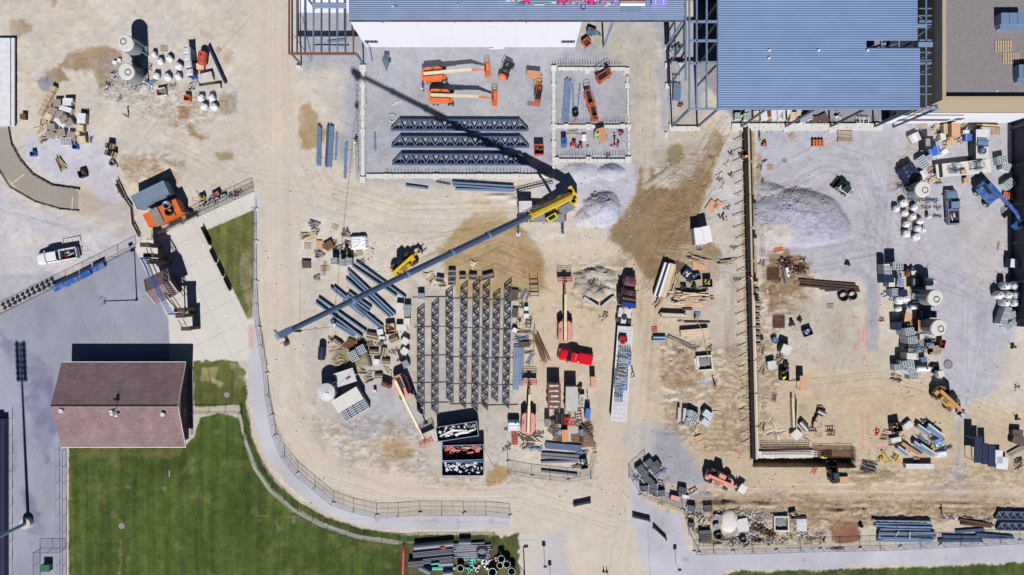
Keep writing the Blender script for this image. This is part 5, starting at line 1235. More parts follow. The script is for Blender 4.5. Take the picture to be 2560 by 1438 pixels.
found([(1664,328),(1664,348)],"short stub of foundation wall below the tall frame corner",.5,.3,[],False)
found([(748,160),(748,176)],"concrete column plinth below the low canopy frame",.8,.6,[],False)
e=found([(1888,1136),(2034,1133)],"pale concrete strip with standing rebar at the lower end of the formwork",1.2,.35,[])
def cage(px0,px1,py,label):
 o=empty("rebar_cage",(*P((px0+px1)/2,py),.1));tag(o,label,"rebar cage","rebar cages at the lower formwork");L=X_(px1)-X_(px0);a=MB();b=MB()
 for z in(.1,.6,1.0):
  for y in(-.55,-.2,.2,.55):a.bar((-L/2,y,z),(L/2,y,z),.04)
 n=int(L/.3)
 for k in range(n):
  x=-L/2+L*(k+.5)/n;b.bar((x,-.55,.1),(x,-.55,1.0),.035).bar((x,.55,.1),(x,.55,1.0),.035).bar((x,-.55,1.0),(x,.55,1.0),.035)
 a.build("long_bars",o,"rebar");q=b.build("stirrups",o,"rebar");return o
cage(1900,2024,1124,"long rebar cage standing beside the pale lower strip");cage(2030,2132,1132,"rust-brown rebar cage in the trench right of the concrete strip")
def formwall():
 A=Vector((*P(1864,324),0));B=Vector((*P(1884,1146),0));e=empty("wall_formwork",A);tag(e,"very long narrow wall formwork with dark gap-shade strips and a timber rail","formwork");D=B-A;L=D.length;d=D/L;n=Vector((-d.y,d.x,0))
 if n.x<0:n=-n
 def strip(off,w_,z0,z1,name,m,t0=0,t1=1):a=n*off+D*t0;b=n*off+D*t1;MB().bar(a+Vector((0,0,(z0+z1)/2)),b+Vector((0,0,(z0+z1)/2)),w_,z1-z0).build(name,e,m)
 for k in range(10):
  strip(-.33,.6-k*.014,0,.9,"gap_shade_panel","form_and_gap_shade",k/10+.002,(k+1)/10-.002)  # near-black strips put the deep gap's shade into the colour
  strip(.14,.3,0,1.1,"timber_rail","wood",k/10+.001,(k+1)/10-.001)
  if k<5:strip(.52,.38-k*.03,0,.8,"gap_shade_panel","form_and_gap_shade",k/10+.004,(k+1)/10-.004)
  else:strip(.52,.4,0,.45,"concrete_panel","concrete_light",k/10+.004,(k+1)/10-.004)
 rr=random.Random(4);ys=list(range(352,1135,27))
 for y in ys:
  t=(y-324)/822+rr.uniform(-.003,.003);p=D*t-n*.75;q=p-n*rr.uniform(1.3,1.9)
  o=MB().bar(p+Vector((0,0,.85)),q+Vector((0,.15,.05)),.07,.09).bar(p+Vector((0,0,.08)),q+Vector((0,0,.05)),.06,.05).build("raking_brace",e,"wood_light");MB().bar(q+Vector((0,0,0)),q+Vector((0,0,.7)),.05).build("stake",o,"wood")
 for y in(505,592,700,745):t=(y-324)/822;p=D*t+n*.75;MB().box(p.x+.15,p.y,0,.5,.6,1.0).build("pilaster_box",e,"form_and_gap_shade")
 return e
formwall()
def crane():
 hz0,hz1=3.4,42.5
 A=Vector((*P(1424,491,hz0),hz0));B=Vector((*P(716,830,hz1),hz1));O=Vector((*P(1356,532,1.6),0));e=empty("mobile_crane",O);tag(e,"yellow mobile crane with a very long raised grey telescopic boom","crane")
 a,b=A-O,B-O
 def at(px):
  lo,hi=0.0,1.0
  for _ in range(40):
   m=(lo+hi)/2;q=A+(B-A)*m;x=1280+q.x*S/(1-q.z/H)
   if x>px:lo=m
   else:hi=m
  return lo
 rot=math.atan2(-.04,1)
 def c(x,y,z):return(x,y,z)
 MB().box(0,0,.7,8.2,2.7,.7).build("carrier_frame",e,"steel_dark");MB().box(-2.9,1.0,1.4,2.2,1.9,.55).build("carrier_deck",e,"white_dirty");MB().box(1.0,-.9,1.4,5.6,1.4,.12).build("deck_plate",e,"concrete_dark")
 for x in(-3.0,-1.5,1.6,3.1):
  for y in(-1.25,1.25):wheel(e,x,y,.62,.45,"steel_dark")
 for x in(-4.1,3.5):
  for y,yl in((-1,-3.5),(1,3.2)):
   o=MB().bar((x,y,.9),(x,yl,.85),.38,.34).build("outrigger_beam",e,"steel_dark");MB().cyl((x,yl,.12),(x,yl,.95),.09).build("jack",o,"chrome");MB().cyl((x,yl,.04),(x,yl,.14),.45,.4,18).ring((x,yl,.1),.42,.04,18).build("float_pad",o,"white_dirty")
 d=(b-a).normalized();dh=Vector((d.x,d.y,0)).normalized();nn=Vector((-dh.y,dh.x,0));
 if nn.y<0:nn=-nn
 ctr=a+dh*2.3;ctr.z=0
 MB().cyl((ctr.x,ctr.y,1.3),(ctr.x,ctr.y,1.6),1.2,1.2,24).build("slewing_ring",e,"steel_dark")
 def ob(mb,f,s_,z0,lf,ls,hh):
  p=a+dh*f+nn*s_;return mb.box(p.x,p.y,z0,lf,ls,hh,math.atan2(dh.y,dh.x))
 ob(MB(),2.0,0,1.6,5.2,1.5,.5).build("slewing_platform",e,"yellow_dark");cw=ob(MB(),-.55,.1,1.6,1.3,2.7,1.5);cw.build("counterweight",e,"yellow");q=MB();ob(q,-.6,.65,3.1,.7,.6,.03);ob(q,-.6,-.55,3.1,.7,.6,.03);q.build("counterweight_recess",e,"black")
 q=MB();ob(q,1.2,-1.35,1.5,2.6,1.5,.6);q.build("engine_deck",e,"concrete_dark");h_=MB();rr=random.Random(2)
 for k in range(7):
  p=a+dh*rr.uniform(.3,2.2)+nn*rr.uniform(-2,-.9);h_.ring((p.x,p.y,2.15),rr.uniform(.15,.35),.035,14)
 h_.build("hydraulic_hoses",e,"steel_light");q=MB();ob(q,4.3,-1.55,1.4,1.9,.95,1.6);cb=q.build("cab",e,"yellow");g=MB();ob(g,4.3,-1.55,3.0,1.2,.6,.04);g.build("cab_roof_window",cb,"glass");g=MB();ob(g,5.3,-1.55,1.9,.08,.8,.9);g.build("windscreen",cb,"glass")
 q=MB();ob(q,-.1,-1.1,2.2,.9,.9,.9);ob(q,.9,.85,2.1,1.8,.35,.4);q.build("winch",e,"yellow_dark");q=MB();p0=a+nn*1.35+dh*2;p1=a+nn*1.15+dh*9.5
 for zz in(2.7,3.2):
  for s_ in(0,.35):q.bar((p0.x+nn.x*s_,p0.y+nn.y*s_,zz),(p1.x+nn.x*s_,p1.y+nn.y*s_,zz+2.4),.07)
 for k in range(12):
  m0=p0.lerp(p1,k/12);m1=p0.lerp(p1,(k+1)/12);z0=2.7+2.4*k/12;q.bar((m0.x,m0.y,z0),(m1.x+nn.x*.35,m1.y+nn.y*.35,z0+.65),.05)
 q.build("folded_lattice_jib",e,"steel_dark")
 stops=[0.0,at(1322),at(1218),at(1127),at(1015),at(878),1.0];rad=[.72,.54,.48,.43,.38,.33];mats=["yellow","steel","steel","steel","steel","steel"]
 for k in range(6):
  p,q_=a+(b-a)*max(0,stops[k]-(.01 if k else 0)),a+(b-a)*stops[k+1];m=MB();m.cyl(p,q_,rad[k],rad[k],8);m.sm=[False]*len(m.sm);o=m.build("boom_section",e,mats[k])
  cl=MB();u=(b-a).normalized();cl.cyl(q_-u*.35,q_,rad[k]+.09,rad[k]+.09,8);cl.sm=[False]*len(cl.sm);cl.build("collar",o,"steel_light" if k else "yellow")
  if k==0:
   s_=MB();s_.cyl(p+nn*.1+Vector((0,0,rad[0]*.9)),q_+nn*.1+Vector((0,0,rad[0]*.9)),.12,.12,6);s_.build("hose_track",o,"yellow_dark");s_=MB()
   for t in(.15,.4,.65,.9):r=p.lerp(q_,t)+nn*.7;s_.blob(r.x,r.y,r.z+.2,.22,.16,.16,8,6)
   s_.build("boom_fittings",o,"steel_light")
 ts=MB();u=(b-a).normalized();ts.bar(b-u*.6,b+u*1.2,.7,.8);hd=ts.build("boom_head",e,"steel_light");s_=MB()
 for k in(-.3,0,.3):c0=b+u*.6+nn*k+Vector((0,0,-.35));s_.cyl(c0-nn*.07,c0+nn*.07,.38,.38,16)
 s_.build("sheaves",hd,"black");f=b+u*.4-nn*1.1;MB().bar(b+u*.3,f,.3,.25).cyl(f,f+u*.5,.3,.3,10).bar(b+u*.9,b+u*1.1+nn*.8,.2).build("auxiliary_head",hd,"steel_dark")
 lift=a+dh*3.0;lift.z=2.2;MB().cyl(lift,a+(b-a)*.16,.24,.2,12).build("lift_cylinder",e,"chrome")
 hx,hy=b.x+u.x*.6,b.y+u.y*.6;zh=37;MB().cyl((hx,hy,zh+.6),(hx,hy,b.z),.05,.05,5).cyl((hx,hy,zh),(P(835,816)[0]-O.x,P(835,816)[1]-O.y,1.3),.035,.035,4).build("hoist_rope",e,"black");MB().box(hx,hy,zh,.5,.3,.7).cyl((hx,hy-.1,zh+.1),(hx,hy+.1,zh+.1),.36,.36,12).tube([(hx,hy,zh),(hx,hy,zh-.35),(hx+.15,hy,zh-.5),(hx+.25,hy,zh-.35)],.06,6).build("hook_block",e,"black")
crane()
put("bl_orange",b_boomlift(),1090,187,5,1.0,label="orange boom lift beside the white hall, upper of the two parked lifts",cat="boom lift")
o=put("bl_orange2",b_boomlift(),1108,243,-2,1.0,label="orange boom lift below the other, nearer the three trusses",cat="boom lift")
put("bl_salmon",b_boomlift("salmon","cream","salmon",8.0,"salmon",2.3,2.4),1412,820,90,1.0,label="faded orange boom lift pointing up the yard above the red pickup",cat="boom lift")
put("bl_salmon2",b_boomlift("salmon","cream","salmon",6.2,"salmon",2.3,2.4),1321,1048,88,1.0,label="faded orange boom lift beside the two site containers",cat="boom lift")
put("bl_red",b_boomlift("salmon","cream","salmon",9.6,"salmon",4.6,3.2),1006,972,-66,2.0,label="pink-red boom lift with its boom reaching down past the truss rows",cat="boom lift")
put("bl_blue",b_boomlift("blue","blue","blue",6.4,"blue",3.2,3.6),2470,486,-50,1.0,label="blue boom lift at the right edge beside the grey pickup",cat="boom lift")
put("tele_yellow",b_telehandler(),1010,662,42,1.0,label="dark green and yellow telehandler partly under the crane boom",cat="telehandler")
put("tele_pink",b_telehandler("salmon","salmon","white_dirty","salmon"),1797,1198,-24,1.0,label="faded pink telehandler carrying a pale sheet, lower right",cat="telehandler")
put("tele_tan",b_telehandler("tan_paint","tan_paint","tan_paint","green_dark"),2366,996,-42,1.0,label="tan telehandler parked below the block stacks on the right",cat="telehandler")
put("skid",b_skidsteer(),2112,472,140,.8,label="small white skid steer by the long gravel heap",cat="skid steer")
put("skid_dark",b_skidsteer("black"),2084,1186,95,.8,label="black skid steer beside the lone plywood sheet",cat="skid steer")
put("truck_red",b_pickup("red","cover"),1439,893,169,1.2,label="bright red pickup truck with a covered bed",cat="pickup truck")
put("truck_grey",b_pickup("steel_light","open"),2384,517,93,1.2,label="silver-blue pickup truck with an open black bed",cat="pickup truck")
put("truck_white",b_pickup("white","open",7.0),140,640,190,1.2,label="white pickup truck with a loaded dark bed at the left",cat="pickup truck")
o=thing("ladder_rack",160,634,"black ladder rack mounted on the white pickup's bed","ladder rack",190,2.0)
for s_ in(-1,1):
 MB().bar((-1.9,s_*.95,2.0),(1.3,s_*.95,2.0),.07).build("side_rail",o,"black")
 for x in(-1.8,1.2):MB().bar((x,s_*.95,1.2),(x,s_*.95,2.0),.06).build("upright",o,"black")
for x in(-1.8,-.3,1.2):MB().bar((x,-.95,2.0),(x,.95,2.0),.06).build("crossbar",o,"black")
put("comp1",b_compressor(),965,150,-92,.8,label="small blue towable compressor below the white hall wall",cat="compressor")
put("comp2",b_compressor("teal","blue"),1481,78,-20,.8,label="blue towable mixer beside the hall's lower right corner",cat="compressor")
def b_buggy():
 e=E("utility_buggy")
 for(x,y)in((-1,-.75),(1,-.75),(-1,.75),(1,.75)):wheel(e,x,y,.4,.28)
 MB().box(0,0,.4,2.9,1.2,.35).build("chassis",e,"black");MB().blob(-1.4,0,.8,.55,.7,.4,12,8,0,.8).build("nose",e,"orange");MB().box(.6,0,.75,1.4,1.2,.5).build("engine_box",e,"black");r=MB()
 for s_ in(-.6,.6):r.tube([(-.8,s_,.8),(-.5,s_,1.9),(.6,s_,1.95),(1.1,s_,1.1)],.045,6)
 r.bar((-.5,-.6,1.9),(-.5,.6,1.9),.07).bar((.6,-.6,1.95),(.6,.6,1.95),.07);r.build("roll_cage",e,"black");MB().box(-.3,0,.8,.5,.9,.3).build("seat",e,"rubber");MB().box(.7,.2,1.25,.5,.3,.08).build("grille",e,"chrome");return e
put("buggy",b_buggy,1266,172,62,1.2,label="black utility buggy with an orange nose and roll cage",cat="buggy")
def semi():
 cx,cy,L,an=line(1578,690,1560,812,2.2);e=thing("semi_truck",cx,cy,"plum and brown semi tractor pulling the white flatbed","semi truck",an+180,2.0);L=8.6
 for x in(3.1,):
  for y in(-1.0,1.0):wheel(e,x,y,.5,.32,"chrome")
 for x in(-2.2,-3.5):
  for y in(-.95,.95):wheel(e,x,y,.5,.55,"chrome")
 MB().box(-.3,0,.7,8.2,.9,.3).build("frame_rails",e,"white_dirty");MB().loft([sect(4.1,1.6,.6,1.6),sect(3.6,1.9,.6,1.85),sect(2.0,2.0,.6,1.95)],True).build("hood",e,"plum")
 for y in(-.98,.98):MB().blob(3.1,y,1.0,.65,.24,.35,10,7).build("fender",e,"pink")
 MB().loft([sect(2.0,2.2,.7,2.3),sect(1.6,2.3,.7,2.75),sect(.6,2.4,.7,3.0)],True).build("cab",e,"plum");MB().add([(2.06,-.95,2.0),(2.06,.95,2.0),(1.66,.9,2.72),(1.66,-.9,2.72)],[(0,1,2,3)]).build("windscreen",e,"glass")
 MB().loft([sect(.58,2.5,.7,3.2),sect(-.4,2.5,.7,3.75),sect(-1.2,2.5,.7,3.7)],True).build("sleeper",e,"rust_dark");MB().box(-.75,0,3.7,.8,2.1,.12).build("roof_fairing",e,"blue_deep");q=MB()
 for k in range(7):q.cyl((.15,-1+k*.33,3.45),(.35,-1+k*.33,3.4),.09,.05,8)
 q.build("marker_lights",e,"cream")
 for y in(-1.32,1.32):MB().cyl((-.9,y,.8),(-.9,y,3.9),.09,.09,10).build("exhaust_stack",e,"chrome");MB().box(1.9,y*1.05,1.9,.15,.25,.6).build("mirror",e,"black");MB().cyl((.9,y*.84,.7),(-.9,y*.84,.7),.32,.32,14).build("fuel_tank",e,"chrome")
 MB().box(-2.2,0,1.0,1.6,2.2,.1).build("deck_plate",e,"white_dirty");MB().cyl((-2.9,0,1.1),(-2.9,0,1.22),.5,.5,16).build("fifth_wheel",e,"black");MB().box(4.25,0,.5,.2,2.1,.5).build("bumper",e,"chrome");MB().tube([(-1.3,.3,1.9),(-1.8,.2,1.4),(-2.4,.4,1.9)],.05,6).build("air_hoses",e,"yellow")
 cx,cy,L,an=line(1564,816,1546,1056,1.5);t=thing("flatbed_trailer",cx,cy,"long white flatbed trailer loaded with blue-grey joist bundles","trailer",an+180,1.5)
 a=MB().use("white_dirty")
 n=22
 for k in range(n):a.box(-L/2+L*(k+.5)/n,0,1.35,L/n-.03,2.42,.12)
 a.build("deck_boards",t);
 for s_ in(-1,1):MB().box(0,s_*1.26,1.25,L,.1,.26).build("side_rail",t,"white")
 MB().box(0,.35,.95,L-1,.16,.4).box(0,-.35,.95,L-1,.16,.4).build("main_beams",t,"steel_dark")
 for x in(-L/2+1.2,-L/2+2.5):
  for y in(-.95,.95):wheel(t,x,y,.48,.5,"chrome")
 MB().box(-L/2-.04,0,1.0,.06,2.4,.3).build("rear_bumper",t,"red_dull")
 o=thing("engine_on_trailer",1557,850,"small red and black machine strapped to the flatbed's front deck","machine",83,1.9,z=1.48);
 for x in(-.0,):
  for y in(-.6,.6):wheel(o,x,y,.35,.25,"red_dull")
 MB().box(0,0,.2,1.1,.9,.4).build("engine",o,"red");MB().box(.5,0,.4,.4,1.3,.15).build("handlebar",o,"black");MB().box(-.4,0,.2,.5,.5,.5).build("battery_box",o,"black")
 for k,(px,py,ll,ww,lb,hh)in enumerate([(1562,895,2.6,2.0,"blue and white joist bundle nearest the front of the flatbed",.9),(1556,925,1.9,1.7,"second joist bundle on the flatbed, beside the dark tarpaulin",.8),(1552,955,3.0,2.1,"third joist bundle on the flatbed with white frost-like webs",.8),(1547,985,3.0,1.2,"narrow rear joist bundle nearest the flatbed's empty tail",.7)]):
  o=thing("joist_bundle",px,py,lb,"joist bundle",86,1.48+hh,"joist bundles on the flatbed",1.475);a=MB();rr=random.Random(k);nb=int(ww/.28)
  for i in range(nb):y=-ww/2+ww*(i+.5)/nb;a.bar((-ll/2,y,.06),(ll/2,y,.06),.07).bar((-ll/2,y,hh),(ll/2,y,hh),.09)
  a.build("chords",o,"steel_light");MB().box(0,-ww/2-.06,0,ll*.9,.1,hh*.9).build("blue_wrap",o,"tarp_blue");b=MB()
  for i in range(nb):
   y=-ww/2+ww*(i+.5)/nb;m=int(ll/.35)
   for j in range(m):x0=-ll/2+ll*j/m;b.bar((x0,y,.06 if j%2 else hh),(x0+ll/m,y+rr.uniform(-.12,.12),hh+.02 if j%2 else .06),.06)
   b.bar((rr.uniform(-.4,.4)*ll,-ww/2,hh+.06),(rr.uniform(-.4,.4)*ll,ww/2,hh+.06),.05)
  b.build("webs",o,"white");MB().box(0,0,.0,.1,ww+.2,.05).build("bearer",o,"wood_old")
 o=thing("folded_tarpaulin",1549,924,"dark folded tarpaulin on the flatbed between joist bundles","tarpaulin",86,2.3,z=1.48);MB().box(0,-.2,0,.9,1.0,.9,tx=.9,ty=.9).build("folded_sheet",o,"wood_dark");MB().box(0,-.2,.9,.06,1.0,.02).build("strap",o,"cream")
 o=thing("load_strap",1560,907,"orange load strap laid across the joists on the flatbed","strap",-6,2.4,z=2.48);MB().box(0,0,0,2.5,.09,.02).build("webbing",o,"cream");MB().box(.9,0,.02,.2,.14,.08).build("ratchet",o,"orange")
semi()
def tilt(px,py,px2,py2):return math.degrees(math.atan2(-(py2-py),px2-px))
put("cont_g",b_container(6.1,2.44,2.6,"container_grey","paint_blue_grey"),375,487,25.5,2.6,label="grey-blue shipping container above the orange one",cat="shipping container")
put("cont_o",b_container(6.1,2.44,2.6,"container_orange","orange"),405,533,25.5,2.6,label="orange shipping container with hose reels on its roof",cat="shipping container")
ha=2.6
for k,(px,py)in enumerate([(420,513),(425,530)]):put("hose_reel_roof%d"%k,b_coil(.62,"galv" if k==0 else "black",6,.07),px,py,0,ha,2.62,["grey hose coil on the orange container's roof","black hose coil on the orange container's roof"][k],"hose coil")
o=put("roofboards",b_lumber(3.2,1.5,.22,"wood_old",9,1,.03,.03,"board_row",None,9),393,543,115,ha,2.60,"row of weathered grey slats lying on the orange container's roof","boards",None,1.0)
for k,s_ in enumerate([(1143,1079,8.5),(1157,1132,1.5),(1157,1172,0)]):
 L=[7.0,7.1,7.1][k];W_=[2.5,2.6,2.4][k];fill=[[("white_scrap","white_dirty",60,1.0,.6,1.7),("white_posts","membrane",10,3.4,.3,2.0),("dark_scrap","wood_dark",60,.5,.4,1.5)],[("red_sheet","red_dull",30,1.2,.8,1.0),("timber_scrap","wood_light",34,1.0,.12,1.1),("dark_scrap","interior",70,.9,.6,.8)],[("pale_rubble","cmu",150,.6,.45,1.75),("grey_rubble","cmu_dark",90,.5,.4,1.6),("blue_scrap","blue_deep",12,.6,.3,1.7)]][k]
 put("dump%d"%k,b_dumpster(L,W_,2.0,fill,seed=k+3),s_[0],s_[1],s_[2],2.0,label=["uppermost black dumpster, tilted, with white posts and scrap","middle black dumpster with a red sheet inside","lowest black dumpster full of pale rubble"][k],cat="dumpster",group="black dumpsters in a column")
o=put("plankd",b_planks(2,4.2,.3,"wood_light","wood_old",3,.05),1220,1147,-57,.4,label="two thin poles leaning out from the middle dumpster",cat="poles")
def b_cabin(w,l,h,m,roof,patch=None,name="site_container"):
 def f():
  e=E(name);MB().box(0,0,.35,w,l,h-.42).build("walls",e,m);MB().box(0,0,h-.07,w+.06,l+.06,.07).build("roof",e,roof)
  if patch:
   a=MB();rr=random.Random(8)
   for k in range(5):
    for s_ in(-.22,.0,.22):a.box(s_*w+rr.uniform(-.15,.15),-l/2+.35+k*(l-.7)/4+rr.uniform(-.04,.04),h,rr.uniform(.5,.8),rr.uniform(.16,.3),.008+.004*rr.random(),rr.uniform(-.1,.1))
   a.build("roof_patches",e,patch)
  for(x,y)in((-1,-.25),(1,-.25),(-1,.05),(1,.05)):wheel(e,x*(w/2-.1),y*l,.34,.2)
  MB().box(0,l/2+.02,.5,w*.9,.05,h-.8).build("rear_door",e,"galv");MB().bar((-.4,-l/2,.45),(0,-l/2-1.0,.45),.08).bar((.4,-l/2,.45),(0,-l/2-1.0,.45),.08).build("tow_frame",e,"black");return e
 return f
put("cabin1",b_cabin(2.1,4.25,2.5,"white_dirty","rust","white_dirty","enclosed_trailer"),1386,991,0,2.5,label="enclosed trailer with a patchy maroon and white roof",cat="trailer")
put("cabin2",b_cabin(1.95,4.1,2.5,"concrete_dark","concrete",None,"enclosed_trailer"),1429,998,-1,2.5,label="enclosed trailer with a plain pale grey roof",cat="trailer")
BT=[]
def longs_(*q):BT.append(q)
def b_timber():e=E("timber_bearer");MB().box(0,0,0,1,.09,.12).build("timber",e,"wood_dark");MB().box(-.2,0,.13,.02,.2,.03).build("shim",e,"wood_old");return e
lab=names_for([(1148,312),(1150,354),(1152,398)],"long flat truss stacks","truss stack","on the gravel pad")
for k,(y,x0,x1)in enumerate([(311,976,1321),(353,979,1321),(397,981,1323)]):
 cx,cy,L,an=line(x0,y,x1,y+1,1.0);put("trussH",b_truss(L,1.65,(.3,.72),13,1.5,"steel",ch=.24,wb=.11,bear=4,solid=1),cx,cy,an,1.0,label=lab[k],cat="roof truss",group="truss stacks on the gravel pad",sx=1)
cols=[(1051,768,1051,1040),(1086,755,1087,1036),(1124,724,1122,1008),(1156,712,1160,1022),(1186,705,1191,1030),(1211,709,1216,1026),(1236,730,1242,1006),(1264,705,1270,1022)]
for k,(y,a,b)in enumerate([(748,1030,1300),(822,1036,1290),(894,1040,1286),(962,1034,1276),(1012,1040,1290)]):
 for j in range(3):x0=a+(b-a)*j/3;longs_(x0,y+j*3-4,x0+(b-a)/3+6,y+j*3-6)
lab=names_for([(c[0],c[1])for c in cols],"long truss rows","truss","in the yard")
for k,(x0,yy0,x1,yy1)in enumerate(cols):
 cx,cy,L,an=line(x0,yy1,x1,yy0,.9);put("trussV",b_truss(20.2,1.15,(.25,.72),11,1.0,"steel",ch=.13,wb=.16,wm="steel_dark",vert=0),cx,cy,an,.9,label=lab[k],cat="roof truss",group="long truss rows in the yard",sx=L/20.2,sy=1)  # dark thick webs also carry the zigzag shadows in their colour
for r_ in range(5):beams("tmb",b_timber,BT[r_*3:r_*3+3],"","dark timber bearers","in the %s row under the long trusses"%ORD[r_],"timber bearer",.13)
cols=[(2494,1290,2600,1292),(2498,1318,2606,1320)]
for k,c_ in enumerate(cols):cx,cy,L,an=line(*c_,1.0);put("trussR",b_truss(L,1.2,(.15,.3,.45,.6),6,.5,ch=.2,bear=2),cx,cy,an,1.0,label=["upper dark truss stack at the lower right corner","lower dark truss stack at the lower right corner"][k],cat="roof truss",group="truss stacks at the lower right corner")
BM=b_beam(.42,.30,"paint_blue_grey")
beams("bm1",BM,[(889,655,1013,745,.15),(879,665,990,741,.15),(868,675,987,787,.15),(871,687,980,791,.15),(864,697,973,794,.15)],"steel beam","upper steel beams","left of the crane boom's middle","steel beam",.8)
beams("bm1",BM,[(825,719,950,822,.15),(834,718,956,818,.15),(795,746,914,830,.15),(788,757,904,843,.15),(871,731,927,771,.15),(867,738,922,778,.15),(862,745,916,784,.15),(856,752,908,792,.15),(825,806,884,842,.1),(829,801,888,837,.1)],"steel beam","lower steel beams","under the crane boom","steel beam",.8)
beams("bm1",BM,[(1014,464,1070,471,0)],"lone short steel beam","","below the foundation wall","steel beam",.5)
beams("bm1",BM,[(1130,456,1284,466,.2),(1132,463,1286,474,.2),(1138,472,1284,477,.1)],"steel beam","steel beams","below the truss pad's wall","steel beam",.7)
beams("rodA",b_bundle(2,.3,.2,"rust","steel_bundle"),[(1090,454,1126,461)],"pair of rusty bars","","left of the beams below the truss pad","steel bars",.2)
beams("bdl1",b_bundle(4,.75,.55,"paint_blue_grey"),[(796,414,798,314)],"narrow blue-grey tube bundle","","beside the olive stain","steel bundle",.5)
beams("bdl2",b_bundle(5,1.2,.6,"paint_blue_grey",m2="steel"),[(820,418,826,312)],"wide blue-grey tube bundle","","right of the olive stain","steel bundle",.5)
beams("bdl3",b_bundle(3,.5,.3,"steel_light"),[(862,446,865,356)],"slim pale steel bundle","","left of the yellow pole","steel bundle",.3)
beams("bdl4",b_bundle(2,.35,.25,"steel_light"),[(838,400,842,330)],"very slim steel bundle","","right of the wide tube bundle","steel bundle",.3)
def b_pole(r=.14,m="cream",name="painted_pole"):
 def f():e=E(name);MB().cyl((-.5,0,r),(.5,0,r),r,r,12).build("pole",e,m);MB().cyl((-.002,0,r),(.002,0,r),r+.03,r+.03,12).build("band",e,"steel_dark");return e
 return f
def longs(key,fn,seg,label,cat,h=.2,sy=1,sz=1,z=0):cx,cy,L,an=line(*seg,h);return put(key,fn,cx,cy,an,h,z,label,cat,None,L,sy,sz)
longs("polY",b_pole(),(884,348,889,451),"long yellow pole lying beside the left foundation wall","pole")
longs("bdl5",b_bundle(2,.3,.25,"paint_blue_grey"),(937,332,938,377),"short slim blue bundle inside the truss pad","steel bundle")
beams("bdl6",b_bundle(5,1.2,.5,"steel_light"),[(1421,196,1414,302)],"pale blue tube bundle","","in the small bay","steel bundle",.5)
longs("bdl7",b_bundle(2,.28,.3,"steel_light"),(1432,212,1434,272),"thin steel bundle right of the pale blue bundle in the bay","steel bundle")
longs("bdl8",b_bundle(1,.14,.2,"steel"),(1450,208,1443,292),"single thin rod standing off the bay's tube bundles","steel bar")
longs("bdl9",b_bundle(3,.4,.3,"steel_light"),(818,105,862,100),"pale pipe bundle seen through the low canopy frame","steel bundle")
longs("bdl10",b_bundle(1,.14,.2,"navy"),(786,112,873,113),"single dark rail below the pale bundle inside the canopy frame","steel bar")
beams("bdl11",b_bundle(5,1.3,1.0,"paint_blue_grey"),[(1693,250,1694,207)],"blue-grey stud bundle","","between the tall frame columns","steel bundle",1.0)
for k,(x0,a0,x1,a1,w_)in enumerate([(1289,862,1292,975,1.1),(1303,862,1306,965,.8)]):
 cx,cy,L,an=line(x0,a1,x1,a0,.5);o=put("shb%d"%k,b_bundle(2,w_,.45,"deck_b","deck_sheet_bundle"),cx,cy,an,.45,0,["wide pale blue sheet bundle right of the truss rows","narrow pale blue sheet bundle nearer the site trailers"][k],"metal sheets","sheet bundles right of the truss rows",L,1,1)
beams("lr1",b_bundle(4,.6,.5,"steel_light"),[(2186,1312,2332,1322),(2194,1350,2334,1352)],"light steel bundle","light steel bundles","in the lower right steel row","steel bundle",.5)
beams("lr2",b_bundle(5,.9,.7,"paint_blue_grey",m2="steel_dark"),[(2198,1330,2338,1332),(2196,1341,2342,1343)],"thick blue-grey bundle","thick blue-grey bundles","in the lower right steel row","steel bundle",.7)
beams("lr3",BM,[(2182,1300,2330,1305,.1)],"long beam","","at the top of the lower right steel row","steel beam",.6)
beams("lr4",b_bundle(3,.5,.35,"steel"),[(2346,1352,2458,1352),(2356,1342,2520,1344),(2390,1330,2462,1324),(2440,1336,2536,1344)],"thin dark bundle","thin dark bundles","beyond the steel row on the right","steel bundle",.3)
beams("lr5",b_beam(.4,.4,"rust_dark"),[(2400,1300,2486,1314),(2404,1310,2480,1318)],"rust-brown beam","rust-brown beams","beside the lower right trusses","steel beam",.5)
beams("lr6",b_beam(.35,.35,"pvc_grey"),[(1364,1110,1454,1120,.0),(1355,1134,1450,1141,0),(1356,1142,1450,1150,0),(1352,1156,1446,1154,0),(1353,1178,1444,1188,0)],"dark steel length","dark steel lengths","inside the fenced corner","steel beam",.4)
beams("lr6b",b_bundle(5,1.1,.4,"steel"),[(1362,1114,1454,1122)],"grey ribbed sheet bundle","","at the top of the fenced corner","metal sheets",.4)
beams("lr6c",b_bundle(4,.9,.35,"rust_dark",m2="steel_dark"),[(1354,1139,1450,1144)],"brown and grey beam bundle","","in the middle of the fenced corner","steel bundle",.4)
beams("rs1",b_beam(.3,.3,"rust_dark"),[(2002,706,2148,720),(2000,714,2150,726),(1998,700,2140,712),(2050,722,2150,728)],"rusty bar","long rusty bars","below the long gravel heap","steel bar",.3)
cl=cluster
def one(key,fn,px,py,rz,label,cat,h=0,sx=1,sy=None,sz=1,z=0):return put(key,fn,px,py,rz,h,z,label,cat,None,sx,sy,sz)
CMU=b_cmu();CMUP=b_cmu(False,m="concrete_light");PAL=b_pallet();BAG=b_bag();BAG2=b_bag("bag_white",1,7)
cl("silo",b_silo(),[(313,107,20,.95),(315,178,200,.95)],"mortar silo","tall round mortar silos","at the upper left plant","silo",h=4.6)
cl("bag",BAG,[(398,152,10),(421,145,40),(388,188,80),(443,190,20)],"white bulk bag","white bulk bags","right of the mortar silos","bulk bag",h=1)
cl("bag2",BAG2,[(382,134,5,.8),(444,164,60,1.1),(416,192,33,1.1)],"rumpled bulk bag","rumpled bulk bags","among the bags by the silos","bulk bag",h=1)
